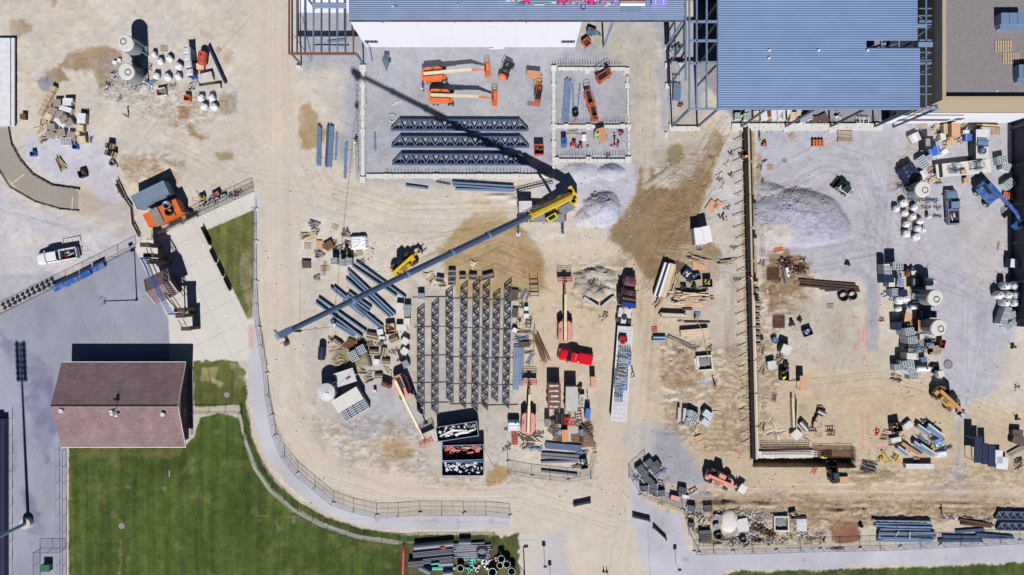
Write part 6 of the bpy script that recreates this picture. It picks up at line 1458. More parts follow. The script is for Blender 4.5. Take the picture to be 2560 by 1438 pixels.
cl("bag",BAG,[(500,243,0,1.05),(527,243,20,1.05),(508,265,70,1.05),(533,266,44,1.1)],"plump white bag","plump white bags","near the orange box","bulk bag",h=1)
cl("wc",b_toilet,[(467,126,4),(468,143,4),(470,160,5),(473,180,6)],"portable toilet","blue portable toilets with pale roofs","near the red tank","portable toilet",h=2.2)
one("redtank",b_tankh(1.9,.75,"red_dull"),502,143,84,"faded red tank lying beside the toilets","tank",1.6)
one("redbox",b_box(1.4,1.0,.8,"red_dull","cream"),499,166,0,"small red-sided box right below the red tank","box",.8)
one("creambox",b_box(2.3,1.3,.9,"cream","white_dirty"),513,192,14,"cream-topped box below the red tank","box",.9)
one("slab1",b_box(3.9,.7,.8,"concrete",None,"concrete_beam",False),522,218,8,"long concrete beam above the plump white bags","concrete beam",.8)
beams("dkb",b_beam(.6,.4,"steel_dark"),[(521,114,563,207)],"long dark beam","","right of the toilets","steel beam",.5)
cl("pal",PAL,[(411,122,0,1.1),(546,126,-45,.8),(560,268,0,1.1,1.9)],"wood pallet","wood pallets","around the upper left plant","pallet")
one("ocr",b_opencrate(1.5,1.3,.9,"wood_light",["white_dirty","teal"]),402,229,10,"open crate of pale scraps near the white bags","crate",.9)
one("orbox",b_opencrate(1.0,1.0,1.0,"orange_box",["orange"]),466,244,0,"open orange bin left of the plump white bags","bin",1)
cl("smw",b_box(.7,.55,.5,"white",None,"cooler",False),[(286,156,-10),(297,150,3,.8)],"small white box","small white boxes","left of the mortar silos","box",h=.5)
cl("pk1",b_planks(16,2.6,1.2,"white_dirty","wood_old",4,.9),[(352,210,20),(491,206,5,.8),(320,199,70,.7)],"scrap timber pile","scrap timber piles","below the silos","timber pile")
cl("pk2",b_planks(12,4.2,.6,"steel_light","white",9,.12),[(368,205,-35,.9)],"pale ladder-like bar pile","","between silos and bags","bar pile")
cl("fb",b_box(.95,.8,.8,"wood",None,"form_box",True),[(131,221,62),(124,235,62),(118,247,62),(112,258,62),(107,269,62),(101,281,62)],"timber form box","timber form boxes","in the slanting row at the left","form box",h=.8)
cl("cb",b_box(1.35,1.2,.9,"concrete","wood_old","block",False),[(130,277,-18),(146,286,-5),(158,298,30),(170,306,30),(126,318,10),(141,257,0),(151,331,10),(176,338,-8),(122,334,-30)],"weathered box","weathered boxes","in the left heap","box",h=1)
cl("lb",b_box(2.1,.8,.9,"concrete","membrane","board",False),[(162,272,-16),(148,306,-38),(168,250,0,.8),(166,259,0,.7)],"pale blue board","pale boards","on the left heap","board",h=1)
one("lbx",b_box(1.4,1.7,1.1,"wood_old","membrane","topped_box",False),203,296,-4,"pale blue-topped box right of the left heap","box",1.1)
cl("wbx",b_box(1.2,1.0,1.0,"wood","wood_light"),[(199,320,0),(203,349,10,1.1),(120,291,-25),(193,333,5,.6)],"brown crate","brown crates","beside the left heap","crate",h=1)
cl("cmu",CMU,[(165,349,0,1.6,.6,.8),(165,359,0,1.6,.5,.7)],"dark-striped block pallet","striped block pallets","under the left heap","block pallet",h=.8)
one("rbx",b_box(.9,.9,.8,"rust",None,"storage_box",False),56,291,0,"lone red-brown box beside the white roof","box",.8)
cl("bbar",b_opencrate(.8,.8,.8,"blue",["blue_deep"],"blue_tub"),[(80,384,10),(186,366,0)],"blue tub","blue tubs","on the pale ground at the left","tub",h=.8)
one("sticks",b_planks(18,2.6,.9,"wood","wood_dark",12,.12),156,411,-60,"bundle of dark sticks on the pale ground","stick bundle")
one("pk3",b_planks(9,2.8,1.0,"wood_light","wood_old",3,.5),105,325,55,"loose boards at the foot of the left heap","boards")
one("pk4",b_planks(7,1.8,.5,"wood_light","wood",5,.2),170,364,0,"short boards left of the blue tub","boards")
one("blkbox",b_opencrate(1.2,1.1,.9,"black",["wood_dark","wood"],"skip_box"),203,434,20,"black tub with a board, at the pale patch's edge","tub",.9)
cl("wdk",b_box(1.1,.9,1.2,"wood_light","black"),[(271,364,-10),(273,383,-18,1.4,1.0)],"dark-topped crate","dark-topped crates","above the grey container","crate",h=1.2)
one("tyre",b_coil(.5,"rubber",2,.14),283,407,0,"single tyre lying above the grey container","tyre")
one("pk5",b_planks(4,3.2,.4,"rust_dark","wood_dark",8,.15),300,480,-65,"dark boards left of the grey container","boards")
cl("cmu",CMU,[(835,653,1),(855,657,1,.85,1.0,.95),(872,654,1,.9,1.05,.95)],"grey block pallet","grey block pallets in a row","below the white tarp","block pallet",h=1.6)
for o in[q for q in bpy.data.objects if q.parent is None and q.get("label","").endswith("below the white tarp")]:o.scale[2]=1.6
one("wtarp",b_tarp(3.0,2.4,.9,"white",5,9),896,606,2,"crumpled white tarp over a load near the yard's left corner","tarp",.9)
cl("palb",b_pallet("cream",7,1.3,1.2),[(774,591,22,1.1)],"cream slatted pallet","","on the white powder patch","pallet",h=.4)
cl("pal",PAL,[(769,615,0),(838,568,-25,.9),(812,672,0,1.3,.9),(899,633,5,.9),(824,620,30,1.1)],"weathered pallet","weathered pallets","in the yard's left corner","pallet")
cl("ply",b_ply(1.5,1.0,.3),[(798,612,88)],"short plywood stack","","among the left corner's pallets","plywood",h=.3)
one("rusts",b_ply(1.6,1.2,.7,"rust"),821,613,30,"rust-red sheets tipped beside the plywood","sheets",.7)
cl("lmd",b_lumber(1.6,1.3,.5,"wood_dark",5,2,.06,.1),[(765,661,2),(1284,738,88,1.3),(1288,782,85,1.1,.8)],"dark timber stack","dark timber stacks","across the yard","timber stack",h=.5)
cl("pk6",b_planks(14,1.8,.9,"wood_old","steel_dark",6,.7),[(801,636,0),(795,693,60,.7),(868,586,-30),(849,622,60),(789,562,20,1.1),(872,610,20,.8)],"small scrap pile","small scrap piles","in the left corner","scrap pile")
one("palw",b_ladder(2.4,"wood_dark"),811,672,84,"dark timber ladder piece laid over a weathered pallet","ladder",.2,z=.15)
cl("drumL",b_drum,[(865,621,0)],"lone black drum","","left of the white tarp's corner","drum",h=.8)
cl("cmu",CMU,[(1052,741,0,1.0,.9),(1018,771,0,1.0),(1017,785,0,.9,.8)],"holed block pallet","holed block pallets","left of the truss rows","block pallet",h=1)
cl("cmup",CMUP,[(999,766,-8),(1017,804,0),(1003,818,0,1.6,.8),(1012,853,-30),(1011,878,-35)],"pale block cube","pale block cubes","between beams and trusses","block pallet",h=1)
one("ocr2",b_opencrate(1.6,1.8,1.0,"wood_light",["wood","rust"]),975,823,8,"open timber crate with a brown lining, left of the pale cubes","crate",1)
cl("cmu",CMU,[(1013,911,30,1.0),(884,890,28,1.2,1.5),(903,874,28,1.2,1.2)],"tilted block pallet","tilted block pallets","around the olive patch","block pallet",h=1)
cl("lbr",b_lumber(1.6,1.0,.6,"wood_dark",5,3,.05,.05,m2="wood"),[(930,841,-12,1.3),(984,849,22),(934,881,-4),(958,880,80),(946,941,0,.9),(964,905,-3,.9),(843,856,-35,1.1,.8)],"brown bundle","brown bundles","below the steel beams","timber stack",h=.6)
cl("whc",b_box(1.0,.9,.8,"white_dirty","membrane","carton",False),[(950,830,10),(941,905,-6),(955,845,0,.9,.5),(936,978,5,.5,.4)],"whitish carton","whitish cartons","among the brown bundles","carton",h=.8)
one("rpipes",b_pipestack(1.8,.14,5,"rust"),875,860,65,"short rusty pipe stack in the olive patch","pipes",.3)
one("rtank",b_tankh(1.5,.55,"rust"),966,962,-20,"rust-brown tank below the cartons","tank",1.1)
one("stump",b_spool(.35,.5,"rust","rust"),953,858,0,"small brown round stump between the bundles","stump",.5)
cl("pk7",b_planks(6,2.6,.5,"wood","wood_old",14,.35),[(842,872,35),(845,895,42,.7),(970,925,-35,.8),(921,935,50,.7),(850,902,10,.8)],"loose plank group","loose plank groups","around the olive patch","planks")
beams("dkb",b_beam(.6,.4,"steel_dark"),[(912,862,926,916)],"leaning dark beam","","beside the tilted blocks","steel beam",.5)
one("dtank",b_tankh(2.0,.62,"navy"),802,884,88,"dark blue-black tank at the yard's left edge","tank",1.4)
one("wtank",b_tank,815,981,0,"round pale blue water tank on the yard's left side","water tank",3.0)
def b_table(w,l,h,m,leg="wood_old",th=.12,deco=False):
 def f():
  e=E("panel_table");MB().box(0,0,h-th,w,l,th).build("top",e,m)
  for(i,j)in((1,1),(1,-1),(-1,1),(-1,-1)):MB().box(i*w*.45,j*l*.42,0,.1,.1,h-th).build("leg",e,leg)
  if deco:MB().box(.5,-.2,h,.9,.35,.04,.3).box(.45,-.3,h+.04,.8,.12,.04,.35).build("boards_on_top",e,"plum");MB().bar((-w/2,-l/2+.2,h+.01),(w/2,l/2-.3,h+.01),.03).build("cord",e,"black")
  return e
 return f
one("tbl",b_table(3.4,2.4,1.3,"white_dirty","wood_light",deco=True),863,944,18,"white panel top on legs beside the water tank","panel",1.3)
one("prf",b_box(4.9,2.3,1.9,"wood_old","concrete_light","roofed_box",False),868,1000,31,"pale grey-topped long box below the water tank","box",1.9)
cl("cmu",CMU,[(866,1037,31,1.1,1.7),(881,1028,31,1.1,1.7),(896,1019,31,1.1,1.7),(910,1011,31,.9,1.7)],"dark-shadowed block cube","block cubes","along the pale long box","block pallet",h=1)
cl("lms",b_lumber(1.3,.9,.7,"steel_dark",4,3,.03,.05,m2="wood_old"),[(1100,698,-8),(1130,680,0),(1130,692,0),(1156,692,0,.9),(1129,706,0),(1182,692,-5,1.1),(1220,691,14,1.5,1.1)],"dark bundle","dark bundles","above the truss rows","steel bundle",h=.7)
cl("pk8",b_planks(12,2.0,.8,"wood_light","white_dirty",21,.6),[(1070,690,40),(1085,705,-10),(1184,660,20,.8),(930,625,10,.4)],"light scrap pile","light scrap piles","near the wet brown patch","scrap pile")
one("rack1",b_rack(1.4,3.6),1335,718,2,"tall black steel rack above the others, right of the trusses","rack",.7)
one("rack2",b_rack(.8,1.8),1322,808,-10,"small black steel rack right of the trusses","rack",.6)
cl("whc",b_box(1.0,.9,.8,"white_dirty","membrane","carton",False),[(1316,772,0,.7),(1316,790,-5,.8),(1287,826,-25,.8)],"pale carton","pale cartons","right of the truss rows","carton",h=.8)
cl("pk9",b_planks(9,3.2,.8,"wood_old","wood_dark",25,.15),[(1318,742,65,.6),(1310,855,3),(1318,880,0,.7),(1334,840,85,1.4,.4),(1310,828,-8)],"grey plank group","grey plank groups","left of the rusty rods","planks")
one("rods",b_rebarbundle(22,5.2,1.1),1352,868,-68,"fan of rusty rods lying beside the sheet bundles","rebar")
one("scf",b_lumber(1.9,1.0,.5,"wood_dark",3,2),1311,862,4,"dark platform of planks above the sheet bundles","platform",.5)
one("tanb",b_box(.9,1.7,1.7,"plywood",None,"tall_box",False),1484,955,3,"tall tan box right of the trailers","box",1.7)
one("bluec",b_box(.8,1.7,1.4,"blue","tarp_blue","job_box",False),1470,1035,-8,"bright blue lidded job box below the tall tan box","job box",1.4)
one("greyc",b_box(.8,1.3,1.7,"pvc_grey","concrete_dark","cabinet",False),1369,1058,-3,"grey cabinet below the patchy trailer","cabinet",1.7)
def b_twin():
 e=E("twin_pipes")
 for s_ in(-.45,.45):MB().pipe((s_,-1.0,.45),(s_,.9,.45),.42,.05,18).build("pipe",e,"black")
 return e
one("twin",b_twin,1399,1047,0,"pair of short black pipes below the patchy trailer","pipes",.9)
one("redm",b_reelcart("red"),1417,1055,-90,"red wheeled site machine below the plain trailer","machine",.8,1.9,1.6)
one("rstr",b_pallet("red_dull",5,1.1,1.4),1430,1056,0,"red and pink slatted pallet beside the red machine","pallet",.4,z=.0)
cl("gen",b_generator(1.2,.9,.9,"white_dirty"),[(1455,995,85),(1455,1009,85,.9)],"white and black generator","white generators","right of the plain trailer","generator",h=.9)
cl("mach",b_reelcart("rust"),[(1451,968,60),(1450,982,-70,.8),(1382,1052,30)],"small dark machine","small dark machines","around the plain trailer","machine",h=.6)
cl("rackS",b_rack(1.0,1.6,.8),[(1446,1040,10)],"open black frame","","left of the blue job box","rack",h=.8)
beams("dkr",b_bundle(1,.16,.3,"steel_dark"),[(1468,975,1470,1008)],"upright dark bar","","above the blue job box","steel bar",.3)
one("dkspl",b_spool(.5,.9,"steel_light"),1454,1080,0,"pale-topped round spool below the trailers","spool",.9)
one("brt",b_box(1.1,2.0,1.3,"rust","tan_paint","steel_bin",False),1413,1090,3,"rusty brown steel bin above the grey sheet bundle","bin",1.3)
cl("rmat",b_rebarmat(1.9,1.9),[(1384,1074,-35,.8),(1394,1098,5,.7),(1466,1100,5,1.2),(1443,1100,5)],"rebar mat","rebar mats","in the fenced corner","rebar mat")
one("rj",b_rebarbundle(24,1.9,1.5),1467,1068,20,"tangled rusty bars below the blue job box","rebar")
one("pole2",b_planks(2,4.4,.3,"wood_dark","wood_light",3,.1),1465,1078,-52,"crossed dark poles below the blue job box","poles",.4,z=.5)
one("galvt",b_tankh(1.7,.55,"galv"),1284,1058,0,"grey cylindrical tank left of the lowest faded boom lift","tank",1.2)
cl("redp",b_pallet("red_dull",6,1.9,1.1),[(1285,1082,90,.9),(1287,1100,90)],"red and white slatted pallet","red and white slatted pallets","below the grey tank","pallet",h=.3)
one("wbb",b_box(1.9,.8,.5,"white_dirty","membrane","carton",True),1284,1071,0,"white and black carton right below the grey tank","carton",.5)
cl("pk10",b_planks(12,3.4,.7,"wood_dark","wood_light",28,.3),[(1330,1094,-5,1.1),(1310,1098,-50,.8),(1325,1106,30),(1442,1166,4,.5)],"dark plank pile","dark plank piles","along the fenced corner","planks")
one("gridp",b_rebarmat(1.5,1.2,.2,1,"steel"),1324,1108,-4,"grey wire grid near the fenced corner's left","grid")
cl("wbin",b_opencrate(1.1,1.1,.9,"black",["white_dirty","green"],"rubbish_bin"),[(1460,1160,10,1.1,1.6)],"black rubbish bin","","at the corner of the fence","bin",h=.9)
cl("spal",PAL,[(1485,1117,5,.9),(1236,1209,3,.5)],"light pallet","light pallets","near the dumpsters and fence","pallet")
beams("barV",b_beam(.7,.45,"concrete"),[(1460,744,1496,768),(1504,768,1535,742)],"dark-topped concrete beam","concrete beams in a V","below the rubble pit","concrete beam",.7)
beams("barV",None,[(1477,679,1518,688),(1478,683,1517,692)],"","thin concrete beams","above the rubble pit","concrete beam",.7)
one("rb1",b_rubble(90,5.0,2.4,"concrete_dark","wood_dark",.35,.4,3),1475,705,10,"broken stones heaped in the round pit","rubble")
one("rb2",b_rubble(30,2.2,1.4,"wood","rust_dark",.35,.3,8),1510,788,10,"small brown debris heap below the V of beams","debris")
cl("barrier",b_barrier,[(1455,1259,12),(1603,1296,-14),(1649,1334,-44)],"road barrier","concrete road barriers","across the site entrance","road barrier")
cl("cone",b_delineator,[(1509,1429,0),(1517,1430,0)],"red traffic post","red traffic posts","on the entrance road","traffic post")
def b_sign():
 e=E("sign_post");MB().cyl((0,0,0),(0,0,3.4),.04).build("post",e,"galv");MB().box(0,.04,2.4,.6,.03,.9).build("sign_plate",e,"concrete_dark");return e
cl("sign",b_sign,[(1361,1400,0),(1376,1448,0),(1689,1408,15)],"thin sign post","thin sign posts","at the site entrance","sign post")
one("whp",b_box(1.9,2.8,2.3,"white_dirty","white","wrapped_stack",False),1751,590,6,"left white wrapped stack at the churned mud's edge","wrapped stack",2.3)
one("whp",None,1768,586,12,"right white wrapped stack touching its twin","wrapped stack",2.6,.7,1.0,1.1)
cl("ply",b_ply(1.5,1.0,.3),[(1780,516,55,1.3,1.5),(1795,512,55,1.0),(1750,664,0,1.6),(2102,1200,2,1.7,1.2,2.2),(1747,1095,20,.8)],"plywood stack","plywood stacks","on the open ground","plywood",h=.3)
cl("lmL",b_lumber(6.0,1.3,.9,"wood_light",5,4,.02,.01),[(1669,700,72,1.0)],"long tan lumber stack","","beside the white one","lumber",h=1)
cl("lmW",b_lumber(6.0,1.1,1.2,"white",3,4,.01,.01,m2="navy"),[(1656,699,72,1.0)],"long white wrapped lumber stack","","nearest the semi truck's side","lumber",h=1.2)
cl("pk11",b_planks(18,4.0,1.0,"wood","wood_dark",31,.08),[(1682,708,72,1.0),(1745,650,-15,.9),(1815,655,8,.7),(1650,748,60,.8)],"loose lumber row","loose lumber rows","around the tan lumber stacks","planks")
cl("pk12",b_planks(60,5.6,2.2,"wood_light","wood",33,.10,"lumber_heap",.2),[(1722,747,4,1.0)],"big untidy heap of light boards","","in the lumber yard","lumber heap")
cl("pk12b",b_planks(26,4.6,1.0,"plywood","wood_light",35,.04,"lumber_heap",.22),[(1726,758,2,1.0)],"pinkish board layer","","on the lower side of the big board heap","lumber heap")
cl("lm3",b_lumber(4.6,.9,.9,"wood",4,3,.08,.02,m2="membrane"),[(1684,790,-2,1.0)],"pale board stack with a deep shadow","","below the big heap","lumber",h=.9)
cl("lm4",b_lumber(4.9,1.1,.8,"wood_light",5,3,.02,.01),[(1737,831,5,1.0)],"clean tan lumber stack","","crossed by the yellow rope","lumber",h=.8)
cl("lm5",b_lumber(4.8,.7,.3,"wood_old",3,1,.04,.05,m2="wood"),[(1700,856,-24),(1716,866,-26,.7)],"slanting weathered board row","slanting board rows","above the white spill","lumber",h=.3)
cl("lm6",b_lumber(4.9,.2,.3,"wood_dark",1,1),[(1742,806,0),(1718,774,3,.4,1.6)],"single straight beam","single beams","above the clean lumber stack","beam",h=.3)
one("crb",b_opencrate(1.4,1.4,.9,"blue",["white","wood_light"]),1719,686,48,"open blue crate of offcuts in the lumber yard","crate",.9)
one("crg",b_opencrate(1.5,1.1,.8,"black",["steel_light"],"tool_bin"),1741,692,12,"dark bin right of the blue crate","bin",.8)
one("crd",b_opencrate(1.4,1.4,1.1,"wood_dark",["lime","plywood"],"tool_bin"),1771,708,3,"dark crate with a lime bag inside","crate",1.1)
cl("mach2",b_reelcart("black"),[(1711,717,0,1.2),(1726,700,60),(1737,716,80,1.1)],"black site machine","black site machines","below the blue crate","machine",h=.7)
one("rmt2",b_rebarmat(1.5,1.5),1697,668,-20,"rebar mat at the head of the lumber yard","rebar mat")
one("pal3",b_pallet("steel_light",5,1.1,.8),1743,786,-4,"grey slatted pallet in the lumber yard","pallet")
cl("redf",b_pallet("red_dull",8,1.0,.9),[(1637,824,5)],"red rack of clamps","","above the grey pipe pair","rack",h=.4)
one("gpipe",b_pipestack(2.2,.26,2,"paint_blue_grey"),1648,847,0,"pair of blue-grey pipes at the lumber yard's left edge","pipes",.6)
def b_rope():e=E("yellow_rope");MB().tube([(0,0,1.0),(1.2,-2.5,1.1),(1.9,-6,1.1),(2.6,-8.5,.1)],.035,5).build("rope",e,"yellow");MB().box(0,0,0,.3,.3,.9).build("stake",e,"wood");return e
one("rope",b_rope,1737,796,0,"yellow rope running down across the clean lumber stack","rope")
one("pal4",b_planks(2,1.6,.2,"wood_light","wood",3,.1),1768,853,30,"short tan board at the rope's lower end","board")
def b_pit(w,l):
 def f():
  e=E("concrete_manhole");t=.22;MB().box(-w/2+t/2,0,0,t,l,.75).box(w/2-t/2,0,0,t,l,.75).box(0,-l/2+t/2,0,w-2*t,t,.75).box(0,l/2-t/2,0,w-2*t,t,.75).build("walls",e,"concrete_light");MB().blob(0,0,.02,w*.42,l*.42,.28,14,6,.2).build("fill",e,"concrete_dark");return e
 return f
one("pit1",b_pit(2.7,2.6),1762,908,5,"square concrete box filled with grey spoil","concrete box",.7)
one("pit1",None,1954,1310,0,"square concrete frame at the lower edge of the yard","concrete box",.7,.95,1.0)
one("tp2",b_tarp(.9,2.3,.35,"white",8,7),1743,908,8,"white sheet draped on the concrete box's left side","sheet",.3)
one("pl6",b_planks(2,2.4,.15,"wood_light","wood",3,.03),1796,944,-68,"pale board right of the concrete box","board")
one("tripod",b_rebarbundle(3,1.2,.4,"black"),1787,958,80,"short black prop by the white spill","prop")
cl("postb",b_lumber(2.4,.45,.9,"white_dirty",3,3,.03,.01),[(1698,1036,86),(1711,1038,86)],"pale post stack","pale post stacks","left of the lower block stacks","post stack",h=.9)
cl("cmu",CMU,[(1733,1042,-28,1.4,1.5),(1719,1056,-20,.9,1.2),(1723,1032,0,.8)],"grey cube of blocks","grey cubes of blocks","in the lower middle","block pallet",h=1)
cl("lmg",b_lumber(1.7,1.2,1.1,"cmu",5,4,.03,.02),[(1770,1037,-38),(1764,1056,-42,.8)],"slatted grey stack","slatted grey stacks","right of the lower block cubes","stack",h=1.1)
cl("pk13",b_planks(8,1.6,.6,"wood_light","wood_dark",41,.3),[(1740,1076,80),(1783,1030,10,.8),(1800,437,60,.9),(1818,410,70,.8),(1808,465,85,.9)],"thin board group","thin board groups","left of the long formwork","planks")
cl("dkh",b_rubble(16,1.2,1.2,"wood_dark","wood_light",.5,.5,12),[(1808,545,0),(1828,440,0,.7),(1829,386,0,.7),(1861,392,0,1.2)],"dark heap of scraps","dark heaps of scraps","beside the formwork's upper half","scrap heap")
one("pipeA",b_opencrate(1.0,1.0,.5,"concrete",["concrete_dark"]),1750,620,0,"small pale round-like tub below the white stacks","tub",.4)
cl("fpan",b_lumber(1.3,.55,.4,"wood_old",3,2,.04,.04,m2="wood_dark"),[(1891,726,3),(1890,743,0),(1892,757,4),(1893,773,-5),(1892,788,2),(1891,802,8),(1893,817,0),(1893,832,-4),(1893,846,0),(1896,862,6,.9)],"board stack","small board stacks","along the formwork's right side","boards",h=.4)
cl("fpan2",b_planks(5,1.4,.5,"wood_light","wood_old",44,.2),[(1917,735,-70),(1890,985,85),(1892,890,80),(1905,1010,70),(1926,1050,60),(1935,1066,-60),(1930,1080,25,1.6),(1942,1095,-75,1.2),(1950,1080,15,1.5),(2022,1098,-25,1.2)],"scattered board group","scattered board groups","right of the formwork","planks")
one("orc",b_pallet("orange_box",4,2.1,1.1),2047,357,0,"orange slatted crate on the open gravel","crate",.7,1,1,5)
cl("pal",PAL,[(1980,342,42,.9),(1925,419,85,.9),(2076,766,0,.9)],"lone pallet","lone pallets","on the right-hand gravel","pallet")
one("lmP",b_lumber(2.7,2.0,.3,"wood_old",8,1,.06,.03,m2="wood"),2113,342,-2,"raft of weathered boards on the open gravel","boards",.3)
one("rmach",b_reelcart("red_dull"),1914,357,80,"red site machine on the gravel right of the formwork","machine",.8,1.1)
cl("tri",b_rackS if False else b_rebarbundle(4,.9,.5,"black"),[(1911,402,30),(1905,452,70)],"black tripod","black tripods","on the gravel right of the formwork","tripod")
cl("cmu",CMU,[(1846,291,0),(1867,292,0),(2022,291,10),(2007,300,0,.8)],"block pallet","block pallets","under the big deck's lower edge","block pallet",h=1)
cl("palS",b_lumber(1.0,1.4,1.0,"wood_light",4,5),[(1891,287,0),(1983,290,-5),(1997,280,0,.8)],"slatted wooden stack","slatted wooden stacks","under the big deck's edge","stack",h=1)
cl("pnl",b_box(1.1,1.7,.9,"membrane","membrane","panel_stack",False),[(1910,288,8),(1937,288,4),(1950,288,3),(1964,284,-30,1.2)],"pale blue panel stack","pale panel stacks","under the big deck's edge","panels",h=.9)
one("rbp",b_lumber(1.0,1.5,.9,"rust",4,4,m2="plywood"),1923,286,4,"red-brown board stack between the pale panels","boards",.9)
cl("brp",b_ply(1.3,1.4,.4,"wood_dark"),[(2038,299,3,1.1,.8),(2062,296,28,1.0,1.2)],"brown sheet stack","brown sheet stacks","under the deck's right half","sheets",h=.4)
one("fanw",b_rubble(14,1.2,.9,"white","black",.6,.5,15),2093,290,0,"white and black wrapped parts under the deck","parts")
one("whf",b_rack(.9,2.4,.7,"white"),2157,302,88,"white frame rack under the deck's right corner","rack",.7)
cl("lift2",b_boomlift("white_dirty","white","white",4.2,"white",1.6,1.6),[(2250,285,25,.7)],"white access lift","","half under the deck's right corner","boom lift",h=1)
cl("rmt3",b_rebarmat(1.9,2.0,.2,3),[(1932,686,0),(1946,805,0,1.0)],"dense rusty rebar mat","dense rusty rebar mats","right of the formwork","rebar mat")
cl("rrb",b_rubble(60,3.2,2.2,"rust_dark","rust",.5,.4,17),[(1965,660,0),(2000,675,20,.8)],"rusty scrap spread","rusty scrap spreads","below the gravel heap","scrap",h=.2)
one("wht",b_tankh(1.5,.3,"white"),1969,680,-78,"slim white gas cylinder among rusty scrap","cylinder",.6)
one("dgb",b_bundle(1,.25,.3,"steel_dark"),1960,690,-80,"dark bar left of the white cylinder","steel bar",.3,2.8,1)
cl("orp",b_pallet("orange_box",5,1.6,.9),[(1946,623,3,1.0,.6)],"orange board strip","","below the grey gravel heap","boards")
cl("pk14",b_planks(8,1.5,.5,"wood_light","plywood",47,.2),[(1948,632,0),(2000,653,0,.6),(1950,740,85,.6)],"light sticks","groups of light sticks","around the rusty corner","sticks")
cl("coilB",b_coil(.75,"black",4,.1),[(2108,741,0),(2130,738,60,.95)],"black pipe coil","black pipe coils","at the end of the rusty bars","pipe coil",h=.3)
beams("ppk",b_pole(.2,"pvc_dark","dark_pipe"),[(2064,727,2100,725)],"thick dark pipe","","left of the black coils","pipe",.3)
cl("mach3",b_reelcart("black"),[(1982,808,100,1.2),(2003,800,60,.8),(1907,847,50,.7),(2123,660,-30,.9)],"small dark site machine","small dark site machines","on the dirt right of the formwork","machine",h=.7)
one("bluep",b_opencrate(1.5,1.2,.8,"navy",["blue","white_dirty","tarp_blue"]),2020,831,20,"navy tub of blue fittings on the dirt","tub",.7)
one("mixw",b_spool(.6,.7,"white_dirty","cmu_dark"),1938,851,0,"pale round drum-like mixer right of the formwork","mixer",.7)
one("lidb",b_box(1.5,1.5,1.6,"wood_old","concrete_light","storage_box",False),1966,874,-22,"pale-lidded box with a tall shadow on the dirt","box",1.6)
one("tblw",b_table(1.4,1.4,.9,"white_dirty"),1930,913,10,"pale work table left of the dark crate","table",.9)
cl("rdb",b_rebarbundle(8,2.0,.8,"wood_dark"),[(1944,895,70),(1934,993,85,.8)],"bundle of dark stakes","bundles of dark stakes","beside the work table","stakes")
one("crk",b_opencrate(1.4,1.6,1.2,"wood_dark",["wood"]),1963,940,0,"dark brown crate beside the lime-vested worker","crate",1.2)
one("mach4",b_reelcart("black"),1968,915,80,"black machine with yellow hose above the dark crate","machine",.9,1.6)
one("plyT",b_table(1.2,2.5,1.6,"plywood"),2009,958,0,"tall plywood table with an L-shaped shadow","table",1.6)
one("plb",b_planks(3,1.7,.5,"plywood","wood",2,.05),1986,950,3,"orange-tan boards left of the plywood table","boards")
cl("lmw2",b_lumber(5.2,.4,.9,"cream",2,2,.01,.01),[(1984,1032,-88,1.0),(1993,1035,88,.95,.35)],"long cream beam","long cream beams","standing clear on the dirt","beam",h=.9)
one("whq",b_ply(1.5,1.5,.8,"concrete_light"),1993,1087,42,"pale square sheet stack turned like a diamond","sheets",.8)
cl("lmg2",b_lumber(1.9,1.0,.7,"wood_dark",5,2,m2="cmu"),[(2011,1066,-48),(2056,1033,-25,.8)],"striped board bundle","striped board bundles","right of the cream beams","boards",h=.7)
cl("crt2",b_box(1.2,1.0,.7,"wood_dark","wood"),[(2050,1048,-30),(2043,1062,-10),(2050,1072,20)],"brown open crate","brown crates","above the slatted pallet","crate",h=.7)
cl("pal",PAL,[(2048,1086,3,1.2,1.2)],"pinkish slatted pallet","","left of the black bench rack","pallet",h=.3)
one("rack3",b_rack(.9,1.5,.6),2077,1082,88,"black bench rack near the rebar cage","rack",.6)
cl("cmu",CMU,[(2218,676,0,1.1,1.1,2.0),(2241,665,0,1.5,1.1,2.2),(2252,706,-10,1.0,1.2,1.8),(2240,731,4,1.0,1.1,1.6)],"tall grey block stack","tall grey block stacks","at the right column's head","block stack",h=2)
cl("navy",b_box(1.8,1.3,2.0,"navy","navy","wrapped_stack",False),[(2222,697,0),(2258,733,3,.8)],"navy wrapped stack","navy wrapped stacks","among the tall grey blocks","wrapped stack",h=2)
cl("cmup",CMUP,[(2230,706,0,.9,1.3,1.8),(2214,668,0,.9,.9,2.2),(2292,684,5,.7,.9,1.0)],"pale cube","pale cubes","among the tall grey blocks","block stack",h=1.8)
one("lnb",b_bundle(1,.4,.3,"steel_light"),2246,690,-76,"long pale board leaning across the block stacks","board",2,3.4,1,1,1.9)
one("tanc",b_box(.9,1.1,1.0,"wood","wood"),2254,687,0,"tan crate beside the long pale board","crate",1)
cl("bcyl",b_tankh(1.5,.3,"blue"),[(2283,681,88)],"bright blue cylinder","","in the right column","cylinder",h=.8)
one("rcyl",b_tankh(1.0,.45,"rust"),2271,682,80,"rusty red barrel left of the blue cylinder","barrel",1)
one("genb",b_generator(2.0,1.6,1.4,"black","concrete"),2293,705,0,"large black generator in the right column","generator",1.4)
one("tmx",b_bag("membrane",1,3),2334,705,0,"tall white bag on a stand beside the black generator","bulk bag",2.4,1.2,1.2,2.1)
cl("silo",None,[(2337,744,170,.92),(2346,819,190,.95),(2319,470,200,.95,.95,.7)],"","pale round silos","on the right side of the yard","silo",h=4.4)
cl("bag",BAG,[(2253,751,0,1.3),(2270,747,30,1.1),(2252,773,20,1.0,.8,.8),(2265,730,0,.8)],"white sack","white sacks","in the middle of the right column","bulk bag",h=1.2)
